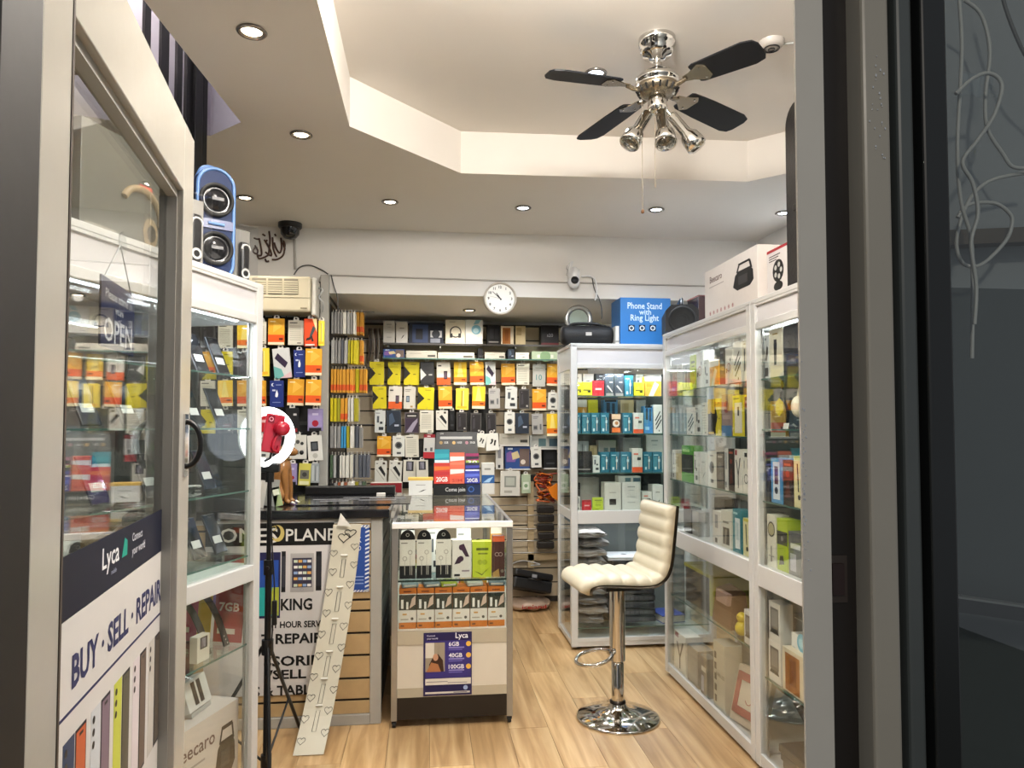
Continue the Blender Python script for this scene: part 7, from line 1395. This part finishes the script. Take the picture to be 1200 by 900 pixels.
# ---------------------------------------------------------------- ring light on its tripod
rY = 3.12; rX, rZ = atY(315, 512, rY); FL = atY(313, 800, rY)[0]
t = thing('ring_light', 'glowing white ring light on a black tripod beside the phone cabinet', 'ring light', (FL, rY, 0))
RM = Matrix.Translation((rX-FL, -.01, rZ)) @ Matrix.Rotation(rad(43), 4, 'Z') @ Matrix.Rotation(math.pi/2, 4, 'X')
Rr = .107; n_ = 40
GLOW = mat('ring_light_glow', 'f6f9ff', emit=2.2, noise=0)
mb = MB().at(RM); pts = [(Rr*math.cos(2*math.pi*i/n_), Rr*math.sin(2*math.pi*i/n_), 0) for i in range(n_)]; mb.tube(pts, .0175, GLOW, 10, True); mb.build('light_ring', t)
mb = MB().at(RM); mb.tube([(p[0], p[1], -.016) for p in pts], .018, mat('white_ring_shell', 'e2e2e0', rough=.3), 8, True); mb.build('ring_shell', t)
lamp('ring_glow_light', 'POINT', (rX-FL+.14, -.22, rZ), .2, COOL, (0, 0, 0), t, shadow_soft_size=.1)
zc_ = rZ-Rr-.02
MB().cyl((0, .0, .35), (0, 0, zc_-.0), .0095, BLKM, 10).build('inner_pole', t); MB().cyl((0, 0, .06), (0, 0, .86), .0135, BLKM, 10).build('outer_pole', t)
mb = MB(); mb.cyl((0, 0, .84), (0, 0, .90), .02, BLACK, 12); mb.cyl((0, -.03, .87), (0, 0, .87), .008, BLACK, 8); mb.build('pole_clamp', t)
mb = MB(); mb.cyl((0, 0, zc_-.06), (0, 0, zc_+.02), .018, BLACK, 12); mb.box(-.04, .04, -.02, .02, zc_-.02, zc_+.02, BLACK, .008); mb.build('ring_bracket', t)
hz = atY(313, 758, rY)[1]
mb = MB(); mb.cyl((0, 0, hz-.03), (0, 0, hz+.03), .024, BLACK, 12); mb.build('leg_collar', t); mb = MB(); mb.cyl((0, 0, .06), (0, 0, .11), .022, BLACK, 12); mb.build('brace_collar', t)
for a, fr_ in ((82, .46), (175, .33), (285, .27)):
    d = Vector((math.cos(rad(a)), math.sin(rad(a)), 0)); top = Vector((0, 0, hz))+d*.02; ft = d*fr_+Vector((0, 0, .012)); md = top.lerp(ft, .58)
    lg = MB().tube([top, ft], .008, BLKM, 8).build('leg', t); MB().tube([Vector((0, 0, .085))+d*.018, md], .005, BLKM, 6).build('brace', lg); MB().cyl(ft-Vector((0, 0, .012)), ft+Vector((0, 0, .012)), .012, RUBBER, 8).build('rubber_foot', lg)
mb = MB(); mb.tube(smooth_path([(.0, -.02, zc_-.02), (.02, -.03, .95), (.03, -.03, .8), (.028, -.03, .70), (.02, -.03, .55), (.0, -.02, .42)]), .003, BLACK, 5); mb.box(.022, .042, -.04, -.024, .64, .74, BLACK, .004); mb.build('cable_remote', t)
pc = t
# red phone case in the middle of the ring
cx_, cz_ = atY(320, 508, rY-.10)
t = thing('phone_case', 'bright red phone case with a red grip charm held in the ring light', 'phone case', (cx_, rY-.10, cz_), rad(30)); RED = mat('red_silicone', '980f24', rough=.3, noise=.05)
mb = MB(); mb.M = Matrix.Rotation(rad(9), 4, 'Y'); mb.box(-.038, .038, -.006, .006, -.078, .078, RED, .01); mb.box(-.030, -.006, -.0085, -.006, .042, .070, mat('dark_red_lens', '6a0c1c', rough=.2)); mb.ringf((-.019, -.0088, .056), .006, .009, ink('d08a94'), 14); mb.build('case_shell', t)
bm = bmesh.new(); mb = MB(); bmesh.ops.create_uvsphere(bm, u_segments=16, v_segments=12, radius=1)
for v in bm.verts: v.co = Vector((v.co.x*.032+.03, v.co.y*.025-.022, v.co.z*.030+.02))
mb._bm(bm, RED, True); mb.build('charm', t); mb = MB(); mb.tube(smooth_path([(.02, -.012, .0), (.0, -.014, -.03), (-.005, -.014, -.06), (.012, -.012, -.072), (.02, -.012, -.05)]), .006, RED, 6); mb.build('charm_strap', t)
mb = MB(); mb.tube([(0, .006, -.06), (0, .03, -.10), (-.012, .062, -.112)], .006, BLACK, 6); mb.build('clip_arm', t)
